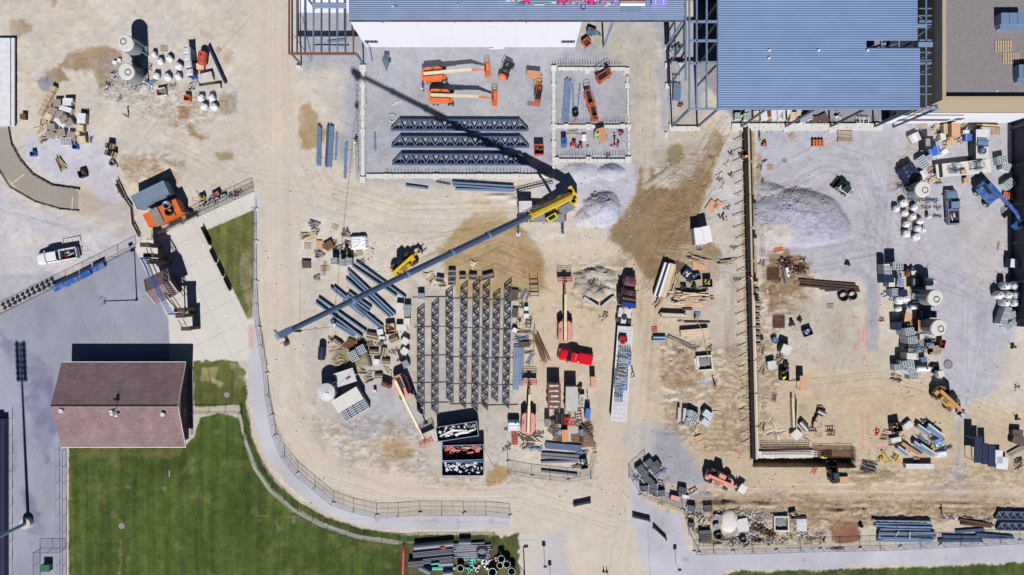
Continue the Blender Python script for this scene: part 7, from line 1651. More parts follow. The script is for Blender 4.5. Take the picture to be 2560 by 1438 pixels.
one("btk",b_tankh(1.0,.4,"membrane"),2287,768,0,"small pale tank between the white sacks and silo","tank",1)
cl("rstb",b_box(1.1,1.8,1.7,"rust","plywood","steel_bin",False),[(2270,797,-8),(2305,815,0,1.1,1.1)],"red-brown bin","red-brown bins","left of the lower round silo","bin",h=1.7)
one("teal",b_generator(2.4,1.2,1.6,"navy","teal"),2325,786,0,"dark teal machine between the two round silos","generator",1.6)
one("redv",b_reelcart("red"),2312,827,0,"small red part beside the lower round silo","machine",.6)
cl("cmu",CMU,[(2272,829,8,1.3,1.1,2.4),(2279,850,4,1.3,1.0,2.4)],"tall leaning block tower","tall block towers","left of the small crates","block stack",h=2.4)
cl("navy",None,[(2245,815,5,.7,1.0,.9),(2290,842,0,.7,.8,.7)],"","navy bundles","left of the block towers","wrapped stack",h=1.4)
cl("cmup",CMUP,[(2278,891,-3,1.4,.9,2.4),(2361,936,10,.9,.9,1.4)],"pale-topped cube","pale-topped cubes","low in the right column","block stack",h=2.2)
cl("cmu",CMU,[(2266,909,12,1.6,1.0,2.0),(2250,919,5,1.4,.9,1.3),(2275,924,42,1.3,.9,1.6),(2286,940,0,1.3,1.0,1.3)],"holed grey cube","holed grey cubes","at the right column's foot","block stack",h=1.6)
one("whtk",b_tankh(2.2,.5,"white"),2311,922,0,"white horizontal tank at the foot of the right column","tank",1.2)
one("blkc",b_coil(.7,"black",5,.08),2335,923,0,"black hose coil right of the white tank","hose coil",.4)
cl("mach5",b_generator(1.0,.8,.8,"steel_light"),[(2311,899,10),(2323,862,0,.8)],"pale grey generator","pale grey generators","low in the right column","generator",h=.8)
one("rdcr",b_opencrate(.8,1.5,1.2,"red_dull",["rust"]),2358,860,-12,"red-brown open bin right of the column","bin",1.2)
cl("brcr",b_box(.9,.8,.8,"wood_dark","wood_old"),[(2328,865,0),(2341,872,5,1.3),(2338,884,0,1.8,.5)],"dark brown crate","dark brown crates","left of the red-brown bin","crate",h=.8)
one("rmt4",b_rebarmat(3.6,2.0,.3,1,"steel_dark"),2296,866,0,"thin dark mesh lying low in the right column","mesh")
def b_disc():e=E("round_lid");MB().cyl((0,0,0),(0,0,.14),.8,.78,24).build("lid",e,"concrete_dark");MB().ring((0,0,.14),.3,.03,16).build("handle_ring",e,"concrete");return e
one("spF",b_disc,2371,912,0,"flat grey round lid at the column's right foot","round lid",.1)
one("orb",b_rubble(8,.8,.5,"orange","orange_box",.4,.2,3),2340,936,0,"small orange scraps under the black hose coil","scraps")
cl("rst5",b_rebarbundle(14,2.0,1.0,"wood_dark"),[(2275,863,0),(2240,945,-15,.9),(2270,812,60,.6)],"thin dark scrap","tangles of dark scrap","around the right column","scrap")
cl("bag",BAG,[(2245,521,0),(2263,507,30,1.2),(2290,518,60),(2266,532,20),(2286,541,10),(2304,553,50),(2270,560,80),(2298,571,0)],"bulging white bag","bulging white bags","in the right-hand cluster","bulk bag",h=1.1)
cl("bag2",BAG2,[(2270,584,0,1.15),(2295,592,30,1.2),(2312,574,0,.8),(2326,541,0,.6)],"lumpy white bag","lumpy white bags","at the cluster's lower end","bulk bag",h=1.1)
def b_flat():
 e=E("flatbed_trailer");L,W=9.4,2.3;MB().box(0,0,.9,L,W,.14).build("deck",e,"concrete_light");MB().box(0,.4,.6,L-.6,.14,.3).box(0,-.4,.6,L-.6,.14,.3).build("main_beams",e,"steel_dark")
 for x in(-3.2,-2.1):
  for y in(-.95,.95):wheel(e,x,y,.42,.3)
 MB().box(-L/2+.5,0,1.04,.12,W,.8).build("headboard",e,"green_dark");return e
def b_gear(n,w,l,m,m2,seed):
 def f():
  e=E("scaffold_gear");rr=random.Random(seed);a=MB();b=MB()
  for k in range(n):y=rr.uniform(-.5,.5)*l;x=rr.uniform(-.2,.2)*w;a.bar((x-w*.3,y,.1+rr.random()*.4),(x+w*.3,y+.05,.1+rr.random()*.4),.05)
  for k in range(n//2):x=rr.uniform(-.5,.5)*w;b.bar((x,-l*.35,.1+rr.random()*.5),(x+.03,l*.35,.1+rr.random()*.5),.06)
  a.build("tubes",e,m);b.build("frames",e,m2);return e
 return f
one("flat2",b_flat,2409,421,6,"pale flatbed trailer loaded with scaffold gear near the grey pickup","trailer",1.04)
for k,(px,py,lb)in enumerate([(2386,424,"left scaffold gear pile on the pale flatbed"),(2443,416,"right scaffold gear pile on the pale flatbed")]):o=one("gear%d"%k,b_gear(14,2.6,1.6,"steel_light","steel_dark",k),px,py,6,lb,"scaffold gear",1.3,1,1,1,1.045)
o=one("gbx",b_box(.9,.7,.5,"wood_light","plywood"),2410,430,6,"tan box between the gear piles on the pale flatbed","box",1.5,z=1.045)
one("offc",b_box(2.1,4.9,2.0,"green_dark","white_dirty","storage_container",False),2456,360,0,"white-topped container with a spool on its roof","container",2.0)
one("spR",b_spool(.6,.6,"wood","black"),2458,377,0,"brown and black spool on the white-topped container","spool",2.6,z=2.0);one("lmR",b_lumber(1.9,1.3,.3,"steel_light",6,1,m2="steel"),2458,356,-3,"pale board row on the white-topped container","boards",2.3,z=2.0)
cl("cmu",CMU,[(2309,405,35,1.2,1.8),(2322,396,30,.9),(2505,400,12,1.4,1.2),(2515,418,-22,1.2),(2523,460,38,1.5,1.2)],"slatted grey block pallet","slatted grey block pallets","in the upper right corner","block pallet",h=1)
one("dtp",b_tarp(3.0,3.6,1.4,"navy",9,9),2274,432,30,"dark blue tarp heap in the upper right","tarp",1.0)
cl("whc2",b_box(1.5,1.3,.9,"wood_light","membrane","carton","wood_old"),[(2307,437,35),(2288,344,25,1.1),(2416,330,0,.7,.5)],"white-lidded carton","white-lidded cartons","left of the pale flatbed","carton",h=.9)
cl("pk15",b_planks(14,2.2,1.0,"wood_light","wood_dark",52,.3),[(2295,448,-40),(2375,356,10),(2340,318,30,.8),(2402,350,20,.8),(2330,452,20),(2370,366,0,.7)],"mixed timber pile","mixed timber piles","in the upper right corner","timber pile")
one("orw",b_box(1.4,2.2,2.2,"tan_paint","plywood","wardrobe_box",False),2390,325,0,"tall orange-tan crate against the white wall","crate",2.2)
one("orwb",b_box(1.7,1.7,1.2,"wood","wood"),2372,322,0,"lower tan crate left of the tall one","crate",1.2)
cl("bl4",b_box(1.4,1.1,1.0,"tarp_blue","tarp_blue","wrapped_stack",True),[(2423,343,0),(2336,378,15,1.4)],"blue wrapped pack","blue wrapped packs","near the white wall","wrapped stack",h=1)
one("genr",b_generator(1.6,2.2,1.6,"black","white_dirty"),2322,356,2,"black machine with a white grille near the wall","generator",1.6)
cl("cmup",CMUP,[(2358,341,5,.8,1.0,1.0),(2350,388,20,1.6,.8,.5)],"grey-white cube","grey-white cubes","near the white wall","block stack",h=1)
one("wl2",b_tarp(2.0,1.0,.3,"white",12,6),2360,380,30,"crumpled white sheet above the pale flatbed","sheet",.3)
one("orl",b_lumber(4.2,.6,.6,"rust",3,2,m2="cream"),2470,313,-3,"long red and yellow boards along the white wall","boards",.6)
cl("pal",PAL,[(2492,327,0,1.3)],"grey pallet","","right of the white-topped container","pallet",h=.3)
one("orp2",b_pallet("orange_box",5,2.1,1.1),2523,490,-12,"orange slatted crate near the blue boom lift","crate",.5,1,1,4)
one("pnk",b_box(.8,.9,.6,"wood_light","plywood"),2416,452,0,"tan box in shade below the pale flatbed","box",.6)
cl("lad",b_ladder(2.4,"orange_old"),[(2310,308,35,1.0),(2495,615,80,.6)],"orange ladder","orange ladders","on the right side","ladder")
one("bwb",b_box(1.9,1.4,1.6,"navy","membrane","wrapped_stack",False),2541,659,-6,"white-topped navy stack at the right edge","wrapped stack",1.6)
cl("bag",BAG,[(2522,715,0,1.2,1.2,1.8),(2546,714,30,1.2,1.2,1.8),(2507,738,50,1.2,1.2,1.7),(2527,738,70,1.2,1.2,1.8),(2549,738,10,1.2,1.2,1.8),(2521,757,0,1.2,1.2,1.8),(2544,757,80,1.2,1.2,1.8)],"tall white bag","tall white bags","at the right edge","bulk bag",h=2)
cl("cmu",CMU,[(2517,776,72,1.0,1.0,1.5),(2512,790,72,1.0,1.0,1.5),(2507,804,72,1.0,1.0,1.5),(2534,788,30,1.0,.9,1.2),(2541,806,35,.9,.9,1.1),(2524,816,40,1.1,.8,1.2)],"small-holed block pallet","small-holed block pallets","below the tall white bags","block pallet",h=1.4)
one("wcol",b_rubble(14,1.6,1.6,"wood","steel_dark",.35,.12,3),2545,966,0,"small scatter of pale and dark scraps at the right edge","scraps",.2)
cl("mach6",b_reelcart("rust"),[(2538,868,0,.8),(2548,1048,0,.7)],"small machine","small machines","at the right border","machine",h=.6)
one("oc9",b_opencrate(1.7,1.5,1.3,"wood_dark",["wood_light","wood"]),2244,1069,10,"dark open crate of offcuts at the lower right","crate",1.3)
cl("lm7",b_lumber(3.2,.9,.9,"white_dirty",3,3,.05,.02,m2="steel_light"),[(2340,1080,-38,1.1),(2310,1075,-36,.8),(2300,1118,-40,.8),(2318,1125,-35,.9),(2258,1128,-38,.7)],"pale metal bundle","pale metal bundles","in the lower right heap","metal bundle",h=.9)
cl("lm8",b_lumber(3.6,.5,.6,"plywood",2,2,.03,.03,m2="rust"),[(2276,1122,-34),(2290,1130,-32,.9)],"pinkish timber bundle","pinkish timber bundles","in the lower right heap","timber",h=.6)
cl("lm9",b_lumber(4.9,.8,.9,"membrane",3,2,.01,.004),[(2300,1166,0)],"long white beam pack","","below the lower right heap","beam pack",h=.9)
cl("cmup",CMUP,[(2241,1100,12,1.5,.7,.8),(2272,1064,40,1.2,.9,.7)],"light grey cube","light grey cubes","in the lower right heap","block stack",h=.8)
cl("ylb",b_bundle(2,.25,.3,"yellow_dark"),[(2218,1144,-52,2.9,1),(2332,1119,65,1.6,3)],"yellow beam","yellow beams","around the lower right heap","steel bar",h=.3)
one("yt",b_rubble(16,.9,.8,"yellow","yellow_dark",.45,.3,6),2201,1147,0,"crumpled yellow cloth left of the yellow beam","cloth")
one("yfr",b_rack(.8,1.2,.6,"yellow_dark"),2241,1150,60,"yellow frame right of the yellow beam","frame",.6)
one("gv",b_tarp(1.8,1.9,.9,"galv",14,7),2348,1108,20,"silvery crumpled cover at the heap's right end","cover",.8);one("gv2",b_tarp(2.2,1.2,.5,"white",15,7),2355,1136,10,"white crumpled sheet below the silvery cover","sheet",.4)
one("rdr",b_rubble(12,1.0,1.2,"red","red_dull",.35,.2,6),2192,1080,0,"bright red rag pile by the pink survey lines","rags")
cl("pk16",b_planks(10,3.0,.8,"wood_light","wood_dark",57,.12),[(2225,1085,-14),(2265,1100,-38,.8),(2330,1095,-35,.6)],"long board group","long board groups","in the lower right heap","boards")
cl("cab",b_rebarbundle(26,2.6,1.8,"navy"),[(2172,1167,-15)],"tangle of dark cables","","below the yellow cloth","cables")
cl("nvp",b_table(1.3,4.4,2.6,"navy","galv",.25),[(2445,1124,0),(2460,1134,0,.8),(2478,1140,0,.9,.8)],"navy steel form panel","navy steel form panels","at the right","form panel",h=2.4)
cl("wps",b_table(2.0,1.9,.8,"membrane","galv",.3),[(2492,1142,-3,1.0,1.2),(2506,1158,-5,1.0,1.1)],"white form panel","white form panels","beside the navy panels","form panel",h=.8)
cl("brk",b_ply(2.2,1.6,.9,"wood_dark",5),[(2548,1100,-20),(2545,1082,-5,.8,.6)],"dark brown sheet stack","dark brown sheet stacks","at the lower right border","sheets",h=.9)
cl("lm10",b_lumber(4.0,.9,.3,"wood_old",4,1,.04,.04),[(2548,1124,28)],"weathered board raft","","at the lower right border","boards",h=.3)
one("rb7",b_rubble(20,1.2,.8,"rust_dark","wood_dark",.4,.3,7),2546,1150,0,"brown debris clump at the lower right border","debris")
def b_shing():
 e=E("roll_pallet");MB().box(0,0,.1,1.3,1.0,.7).build("wrapped_body",e,"pvc_dark")
 for s_ in(-1,1):
  for j in(-.3,.0,.3):MB().cyl((s_*.66,j,.45),(s_*.78,j,.45),.14,.14,10).build("white_end",e,"white")
 MB().box(0,0,0,1.3,1.0,.1).build("pallet",e,"wood_old");return e
cl("shg",b_shing,[(1622,1157,38),(1600,1172,35),(1610,1184,38),(1635,1172,40),(1615,1198,35),(1612,1222,5),(1634,1217,3),(1633,1228,3),(1654,1233,4),(1730,1272,-10)],"dark roll pallet","dark roll pallets","inside the entrance fence","roll pallet",h=.8)
cl("lmk",b_lumber(1.5,1.2,.8,"pvc_dark",5,2,m2="wood_dark"),[(1640,1166,40,1.2),(1626,1205,-50,.9),(1707,1228,-12),(1771,1272,3),(1730,1314,-10,.7),(1764,1337,2,1.4,1.2),(1765,1347,0,1.4)],"dark slatted stack","dark slatted stacks","near the entrance fence","stack",h=.8)
one("pkr",b_box(1.5,.9,.8,"salmon","salmon","curved_bin",False),1688,1247,-14,"faded pink bin at the entrance fence","bin",.8);one("pkr2",b_box(1.2,.5,.4,"white_dirty","membrane"),1714,1242,-10,"pale box right of the faded pink bin","box",.4)
cl("pk17",b_planks(10,1.5,.9,"wood_light","wood_dark",61,.35),[(1733,1226,30),(1650,1205,-10,.7),(1727,1292,-5),(1757,1301,60,1.1),(1790,1258,70),(2010,1285,10,.7)],"splintered board pile","splintered board piles","along the entrance corner","planks")
def b_wash():
 e=E("concrete_washout");MB().blob(0,0,.1,1.6,2.0,.5,18,8,.10,.9).build("set_concrete",e,"concrete_light");MB().box(2.2,-.6,0,2.0,2.2,.5,.2).build("liner",e,"white_dirty");MB().box(.9,.6,.4,.3,1.2,.1,.3).build("chute",e,"yellow_dark");MB().box(-1.6,.4,.1,.7,1.6,.5).build("sand_bags",e,"wood_old");return e
one("wash",b_wash,1822,1302,0,"white rounded lump of set concrete in a washout","concrete lump")
cl("rb5",b_rubble(80,3.4,2.0,"concrete","wood_old",.42,.25,21),[(1870,1285,0,1.2),(1900,1300,20),(1880,1330,0),(1860,1350,10),(1930,1285,5,.9,.5),(2003,1330,0,.7),(2050,1335,0,.6),(2470,1300,0,.6),(1920,1350,0,.8),(2090,1372,0,.7,.3)],"broken concrete spread","broken concrete spreads","along the lower fence","rubble")
cl("rrb",b_rubble(60,3.2,2.2,"rust_dark","rust",.5,.4,17),[(1895,1320,0,.9),(1925,1335,0,.7),(1890,1350,0,.7,.4)],"rust-coloured scrap patch","rust-coloured scrap patches","near the washout","scrap")
cl("tyr",b_coil(.62,"black",3,.13),[(1794,1337,0),(1856,1346,0,.9),(2150,1312,0,.5)],"black tyre","black tyres","below the washout","tyre")
cl("tubp",b_spool(.5,.6,"plywood","wood"),[(1791,1292,0),(1791,1317,10,1.1)],"tan round tub","tan round tubs","left of the washout","tub",h=.6)
one("arc",b_rebarbundle(5,3.2,.5,"black"),1820,1345,8,"black bent pipe between two tyres","pipe")
one("tpw",b_tarp(2.4,2.7,.8,"white_dirty",19,8),2003,1312,0,"whitish torn cover right of the concrete frame","cover",.6)
cl("ocz",b_opencrate(1.2,1.2,.7,"wood_dark",["wood"]),[(1985,1288,20),(1808,1267,-40,.7)],"small dark open crate","small dark open crates","near the concrete frame","crate",h=.7)
one("rmz",b_rebarmat(1.3,1.5),1790,1262,5,"small rebar mat near the lower mounds","rebar mat");one("rmy",b_rebarmat(1.6,1.4),1898,1312,30,"tilted rebar mat among the rubble","rebar mat")
one("pole7",b_planks(2,1.3,.3,"orange_box","orange",2,.2),1849,1132,-50,"short orange-brown props near the form's lower end","props");one("v9",b_planks(4,1.5,.5,"orange_box","wood",12,.6),2036,1178,30,"orange bent scrap above the haul road","scrap")
def pp(key,fn,seg,label,h,z=0,sx=1):cx,cy,L,an=line(*seg,h);return put(key,fn,cx,cy,an-90,h,z,label,"drain pipe","drain pipes at the bottom edge",sx,L,sx)
big=b_pipe(1,.55,"pvc_grey",False);rib=b_pipe(1,.6,"pipe_ribbed",False);grn=b_pipe(1,.2,"turquoise",False)
for a in[("pg",big,(1034,1371,1134,1361),"uppermost long grey drain pipe under the red ribbon",1.1),("pr",rib,(1032,1389,1131,1379),"long ribbed drain pipe below the red ribbon",1.2),("pr",rib,(1057,1405,1132,1397),"second ribbed drain pipe, left end joined by a coupling",1.2),("pr",rib,(1020,1412,1058,1409),"short ribbed drain pipe at the far left of the pipe yard",1.2),("pg",big,(1096,1412,1133,1410),"short plain pipe below the ribbed ones",1.1),("pg",big,(1048,1420,1076,1434),"slanting short grey pipe at the bottom",1.0),("pg",big,(1107,1436,1132,1434),"grey pipe cut by the bottom border",1.1),("pg",big,(1147,1358,1177,1358),"short thick pipe lying apart by the fence",1.1),("pt",grn,(1068,1420,1140,1420),"long turquoise pipe on the dark pipes",.4),("pt",grn,(1077,1411,1098,1409),"short turquoise pipe on the ribbed pipe",1.6),("pt",grn,(1072,1424,1138,1423),"lower of the two long turquoise pipes",.4)]:pp(*a,z=1.2 if "short turq" in a[3]else 0)
cl("pst",b_pipestack(6.2,.17,4,"pvc_grey"),[(1165,1367,2),(1184,1373,3,.95),(1178,1384,2),(1185,1391,1,.9)],"thin grey pipe stack","thin grey pipe stacks","right of the ribbed pipes","pipes",h=.4)
cl("upp",b_ringpipe(),[(1151,1421,0),(1253,1398,0,1.05),(1267,1411,0,1.05),(1250,1414,0,.9),(1279,1429,0,1.1),(1231,1431,0,1.2)],"white-rimmed upright pipe","white-rimmed upright pipes","at the bottom edge","pipe",h=1.3)
one("ringc",b_coil(.95,"pvc_grey",5,.07),1205,1384,0,"large pale hose ring lying on the thin pipe stacks","hose coil",.6,z=.5)
def b_fit(m,n,seed,l=.8):
 def f():
  e=E("pipe_fittings");rr=random.Random(seed)
  for k in range(n):x,y,a=rr.uniform(-.9,.9),rr.uniform(-.6,.6),rr.uniform(0,3);MB().pipe((x,y,.2),(x+math.cos(a)*l,y+math.sin(a)*l,.25),.18,.03,10).build("fitting",e,m)
  return e
 return f
cl("fitg",b_fit("turquoise",6,3),[(1172,1403,0),(1194,1404,30),(1181,1420,70,.9),(1234,1432,0,.8)],"turquoise fitting group","turquoise pipe fitting groups","between the upright pipes","pipe fittings",h=.3)
cl("fitw",b_fit("white",9,5,.4),[(1213,1415,0),(1216,1401,40,.9),(1190,1424,0,.7)],"white fitting group","white pipe fitting groups","beside the turquoise ones","pipe fittings",h=.3)
one("fitr",b_fit("orange_old",6,9,.3),1236,1395,0,"terracotta pipe stubs at the pipe yard's right","pipe fittings",.3)
one("ribn",b_rubble(8,1.0,.6,"red","red_dull",.6,.1,9),1105,1370,0,"red ribbon lying on the grey pipe","ribbon",1.2,z=1.05)
one("kayak",lambda:(lambda e:(MB().blob(0,0,.35,2.9,.28,.3,16,8).build("furled_cloth",e,"red_dull"),MB().bar((-2.8,0,.05),(2.8,0,.05),.06).build("pole",e,"wood_old"),e)[2])(E("furled_net")),1008,1404,88,"long furled red net left of the pipe yard","net",.5)
fence([(690,1085),(712,1137),(745,1180),(788,1215),(834,1254),(885,1272),(942,1285),(996,1284),(1050,1279),(1105,1280),(1160,1280),(1215,1280),(1275,1286)],"temporary fence curving between the haul road and the grey path",1.9,3.6,"temporary_fence","fence_grey",True,True)
fence([(641,520),(641,600),(642,700),(649,815),(657,860),(668,930),(672,985),(690,1085)],"temporary fence running down the left side of the haul road",1.9,3.6,"temporary_fence","fence_grey",True,True)
fence([(603,1030),(612,1090),(640,1150),(683,1215),(745,1278),(820,1322),(910,1348),(1000,1357),(1095,1353),(1235,1354)],"black fence following the curved edge of the lawn",1.6,3.1)
fence([(1235,1352),(1310,1450)],"black fence slanting down beside the pipe yard",1.6,3.1)
fence([(482,1031),(605,1031)],"short black fence with a gate beside the brown building",1.4,2.6)
fence([(1735,1376),(1880,1374),(2000,1370),(2200,1366),(2400,1356),(2600,1346)],"long temporary fence along the lower right road",1.9,3.6,"temporary_fence","fence_grey",True,True)
fence([(1270,1150),(1270,1176),(1330,1187),(1420,1197),(1476,1188),(1488,1130)],"temporary fence round the corner left of the entrance",1.9,3.4,"temporary_fence","fence_grey",True)
fence([(1612,1150),(1572,1186),(1600,1235),(1706,1272),(1722,1330),(1748,1378)],"temporary fence zigzagging right of the entrance",1.9,3.4,"temporary_fence","fence_grey",True)
fence([(0,787),(85,745),(165,706),(250,665),(340,620)],"dark fence dividing the asphalt from the left yard",2.2,2.9,m="navy")
fence([(380,600),(500,540),(634,480)],"double fence along the top of the paved plaza",1.8,2.9,m="fence_grey",midrail=True)
fence([(392,590),(500,530),(630,470)],"site fence just above the plaza's other fence",1.8,2.9,m="fence_grey")
fence([(149,1122),(151,1450)],"thin grey railing on the asphalt beside the lawn",1.1,3,m="galv",panel=None)
fence([(166,1122),(167,1450)],"thin dark railing at the lawn's left edge",1.1,3,panel=None)
fence([(101,1470),(101,1372),(164,1372)],"black cage fence round the green box",1.8,2.5)
fence([(296,452),(318,500),(332,520),(336,560),(352,592)],"low dark silt fence left of the containers",.8,1.6,"silt_fence","wood_dark",panel="wood_dark")
fence([(24,318),(32,362),(54,402),(86,438),(132,464),(200,474)],"black curved edge form round the inside of the paver track",.35,.9,"edge_form","black",r=.05,panel="black",cat="edge form")
fence([(-10,412),(28,470),(90,506),(150,524),(198,528)],"black curved edge form round the outside of the paver track",.3,1.6,"edge_form","black",r=.04,panel="black",cat="edge form")
cl("trkp",b_planks(1,4.6,.02,"wood_light","wood",3,.01),[(49,445,38),(182,508,88)],"long pale plank","long pale planks","laid across the paver track","plank")
def b_bench():e=E("concrete_bench");MB().box(0,0,.38,2.9,.5,.12).build("seat",e,"stone_cap");MB().box(-1.1,0,0,.3,.42,.38).build("leg",e,"concrete_dark");MB().box(1.1,0,0,.3,.42,.38).build("leg",e,"concrete_dark");MB().box(0,.27,.1,2.9,.06,1.0).build("backrest",e,"green_dark");return e
cl("bench",b_bench,[(512,594,-64,1.1),(531,643,-64,.8),(549,677,-64,.8),(566,713,-64,.8),(437,567,26,.9),(478,550,26,.8)],"plaza bench","plaza benches","round the paved plaza","bench",h=.5)
def b_bbench():e=E("blue_bench");MB().box(0,0,.35,2.0,.75,.3).build("seat",e,"blue");MB().box(0,.35,.6,2.0,.08,.5).build("backrest",e,"blue_deep");[MB().box(s_*.8,0,0,.1,.6,.35).build("leg",e,"blue_deep")for s_ in(-1,1)];return e
cl("bbench",b_bbench,[(148,717,27,1.15),(179,704,27,1.15),(211,688,27,1.15),(245,669,27,1.15)],"blue bench","blue benches","along the asphalt fence","bench",h=.6)
dr=[]
for k in range(11):x=6+k*12.2;y=764-k*6.3;dr+=[(x,y-2,0,.85),(x+5,y+7,0,.85)]
dr=[(a,b,c,d,d,.28)for a,b,c,d in dr]
cl("drumF",b_drum,dr[::2],"","black drums","lying in the row nearest the left fence","drum","black drums along the left fence",.25);cl("drumF",b_drum,dr[1::2],"","black drums","in the row away from the left fence","drum","black drums along the left fence",.25)
def b_gl():e=E("ground_light");MB().cyl((0,0,.01),(0,0,.04),.2,.2,14).build("lens",e,"white");MB().ring((0,0,.03),.22,.02,14).build("trim_ring",e,"stone_cap");return e
for L_,w in[([(466,605),(457,648),(447,688)],"in the plaza's upper left line"),([(508,613),(498,653),(487,691)],"in the line nearest the grass triangle"),([(498,749),(533,770),(487,785),(565,789),(520,806),(597,811),(551,827)],"in the lower plaza"),([(515,541),(559,522),(597,531)],"in the plaza's narrow top arm")]:cl("glight",b_gl,[(x,y,0)for x,y in L_],"","round ground lights",w,"ground light","round lights in the plaza paving")
def lamp(px,py,h,label,head="pair",r=.09,z0=0,hx=0):
 e=thing("lamp_post",px,py,label,"lamp post");MB().cyl((0,0,.0),(0,0,h),r*1.3,r,10).build("pole",e,"black");MB().cyl((0,0,0),(0,0,.3),r*2.4,r*2.2,12).build("base_flange",e,"black")
 if head=="pair":
  MB().bar((0,-.6,h-.3),(0,.6,h-.3),.08).build("cross_arm",e,"black")
  for s_ in(-.45,.5):MB().box(-.35+.3*(s_>0)*-1,s_,h-.2,.75,.5,.16,.5).build("lamp_head",e,"concrete_dark")
 else:MB().box(.45,0,h,.7,.4,.14).build("lamp_head",e,"navy")
 return e
lamp(342,750,9.4,"tall black lamp post with two heads beside the gate");lamp(1312,1446,5.6,"black lamp post on the bottom walkway","one")
e=thing("stadium_light_mast",71,1306,"huge steel floodlight mast on a round concrete base, lower left","floodlight mast");MB().cyl((0,0,0),(0,0,.9),.98,.92,26).build("concrete_base",e,"stone_cap");MB().cyl((0,0,.9),(0,0,31.5),.3,.16,14).build("mast",e,"galv")
for s_ in(-.65,.65):
 MB().bar((s_*.5,0,25),(s_*.5,0,31.6),.1).build("light_rack",e,"galv")
 for k in range(7):MB().cyl((s_*.9,-.2,25.4+k),(s_*.9,.3,25.3+k),.42,.3,12).build("floodlight",e,"galv")
e=thing("utility_box",122,1415,"green ground utility box inside the black cage","utility box");MB().box(0,0,0,1.5,1.1,1.0).build("cabinet",e,"green");MB().box(0,0,1.0,1.56,1.16,.06).build("lid",e,"green");MB().box(.5,-.57,.3,.3,.04,.3).build("handle",e,"green_dark")
for(x,y,r,lb)in[(304,1315,.5,"round metal manhole cover in the lawn"),(567,987,.45,"small round cover in the little lawn"),(358,745,.22,"tiny round cover on the asphalt beside the lamp post"),(1961,402,.55,"round dark cover on the open gravel")]:
 e=thing("manhole_cover",x,y,lb,"manhole cover",z=gz(x,y));MB().cyl((0,0,.012),(0,0,.05),r*.8,r*.8,20).build("cover",e,"concrete_dark");MB().ring((0,0,.03),r*.88,.05,22).build("frame_ring",e,"concrete")
e=thing("lawn_marker",424,1184,"small white stake lying in the lawn","stake");MB().box(0,0,.05,.08,1.0,.06).build("stake",e,"white");MB().box(0,.5,.05,.14,.1,.08).build("tip",e,"cream")
gx0,gy0=P(405,715);e=empty("entrance_gate",(gx0,gy0,0));tag(e,"brown-pillared entrance gate with a blue arched truss over the plaza","gate")
def L3(px,py,h):x,y=P(px,py,h);return(x-gx0,y-gy0,h)
for(px,py,h,w_,l_)in[(362,612,4.2,1.5,.6),(371,638,4.6,1.6,.55),(381,655,4.6,1.7,.55),(448,775,4.6,1.6,.55),(450,790,4.4,1.4,.5),(464,822,4.0,1.4,.5)]:
 x,y,_=L3(px,py,h);o=MB().box(x,y,0,w_,l_,h-.2).build("pillar",e,"brick");MB().box(x,y,h-.2,w_+.15,l_+.15,.2).build("cap",o,"rust_dark")
x,y,_=L3(395,716,4.4);o=MB().box(x,y,0,2.6,3.2,3.2,.45).build("ticket_booth",e,"brick");c,s_=math.cos(.45),math.sin(.45)
def rt(a,b,z):return(x+a*c-b*s_,y+a*s_+b*c,z)
for q in((rt(-2.1,0,4.4),rt(2.1,0,4.4),rt(2.1,2.3,3.3),rt(-2.1,2.3,3.3)),(rt(-2.1,-2.3,3.3),rt(2.1,-2.3,3.3),rt(2.1,0,4.4),rt(-2.1,0,4.4))):MB().add(list(q)+[(a[0],a[1],a[2]-.15)for a in q],[(0,1,2,3),(7,6,5,4),(0,4,5,1),(1,5,6,2),(2,6,7,3),(3,7,4,0)]).build("roof",e,"shingle")
for a in(-2.15,2.15):MB().bar(rt(a,-2.3,3.3),rt(a,0,4.42),.12,.2).bar(rt(a,0,4.42),rt(a,2.3,3.3),.12,.2).build("verge_board",e,"stone_cap")
arc=[L3(358,646,5.0),L3(368,664,5.8),L3(378,690,6.4),L3(390,716,6.6),L3(402,741,6.4),L3(414,763,5.8),L3(427,785,5.0)];n_=28;bt=MB();wb=MB();P1=[]
for k in range(n_+1):t=k/n_*6;i=min(5,int(t));f=t-i;a=Vector(arc[i]).lerp(Vector(arc[i+1]),f);P1.append(a)
of=Vector((.35,.12,0));up=Vector((0,0,.6))
for k in range(n_):bt.bar(P1[k]-of,P1[k+1]-of,.1).bar(P1[k]+of,P1[k+1]+of,.1).bar(P1[k]+up,P1[k+1]+up,.1);wb.bar(P1[k]-of,P1[k+1]+of,.07).bar(P1[k]+of,P1[k+1]+up,.07)
bt.build("arch_chords",e,"blue");wb.build("arch_lattice",e,"tarp_blue")
for q in(arc[0],arc[-1]):MB().bar((q[0],q[1],0),q,.22).build("arch_post",e,"blue");MB().bar((q[0]-.5,q[1],q[2]),(q[0]+.9,q[1],q[2]),.3).build("arch_bracket",e,"blue")
for(a,b)in(((366,620),(372,637)),((376,620),(382,637)),((424,742),(444,772)),((432,740),(452,770)),((446,800),(456,818)),((458,798),(466,815))):MB().bar(L3(*a,3.4),L3(*b,3.4),.09).bar(L3(*a,2.2),L3(*b,2.2),.09).build("gate_rail",e,"black")
for(a,b)in(((372,637),(395,690)),((410,736),(444,775))):MB().bar(L3(*a,4.0),L3(*b,4.0),.15).build("roof_rail",e,"steel_dark")
cl("buck",b_spool(.32,.35,"white","white_dirty"),[(533,503,0),(545,498,0),(541,506,0,.8),(558,492,0,1.1),(563,489,0,.8),(524,508,0)],"white tub","white tubs","in the clutter above the plaza","tub",h=.3)
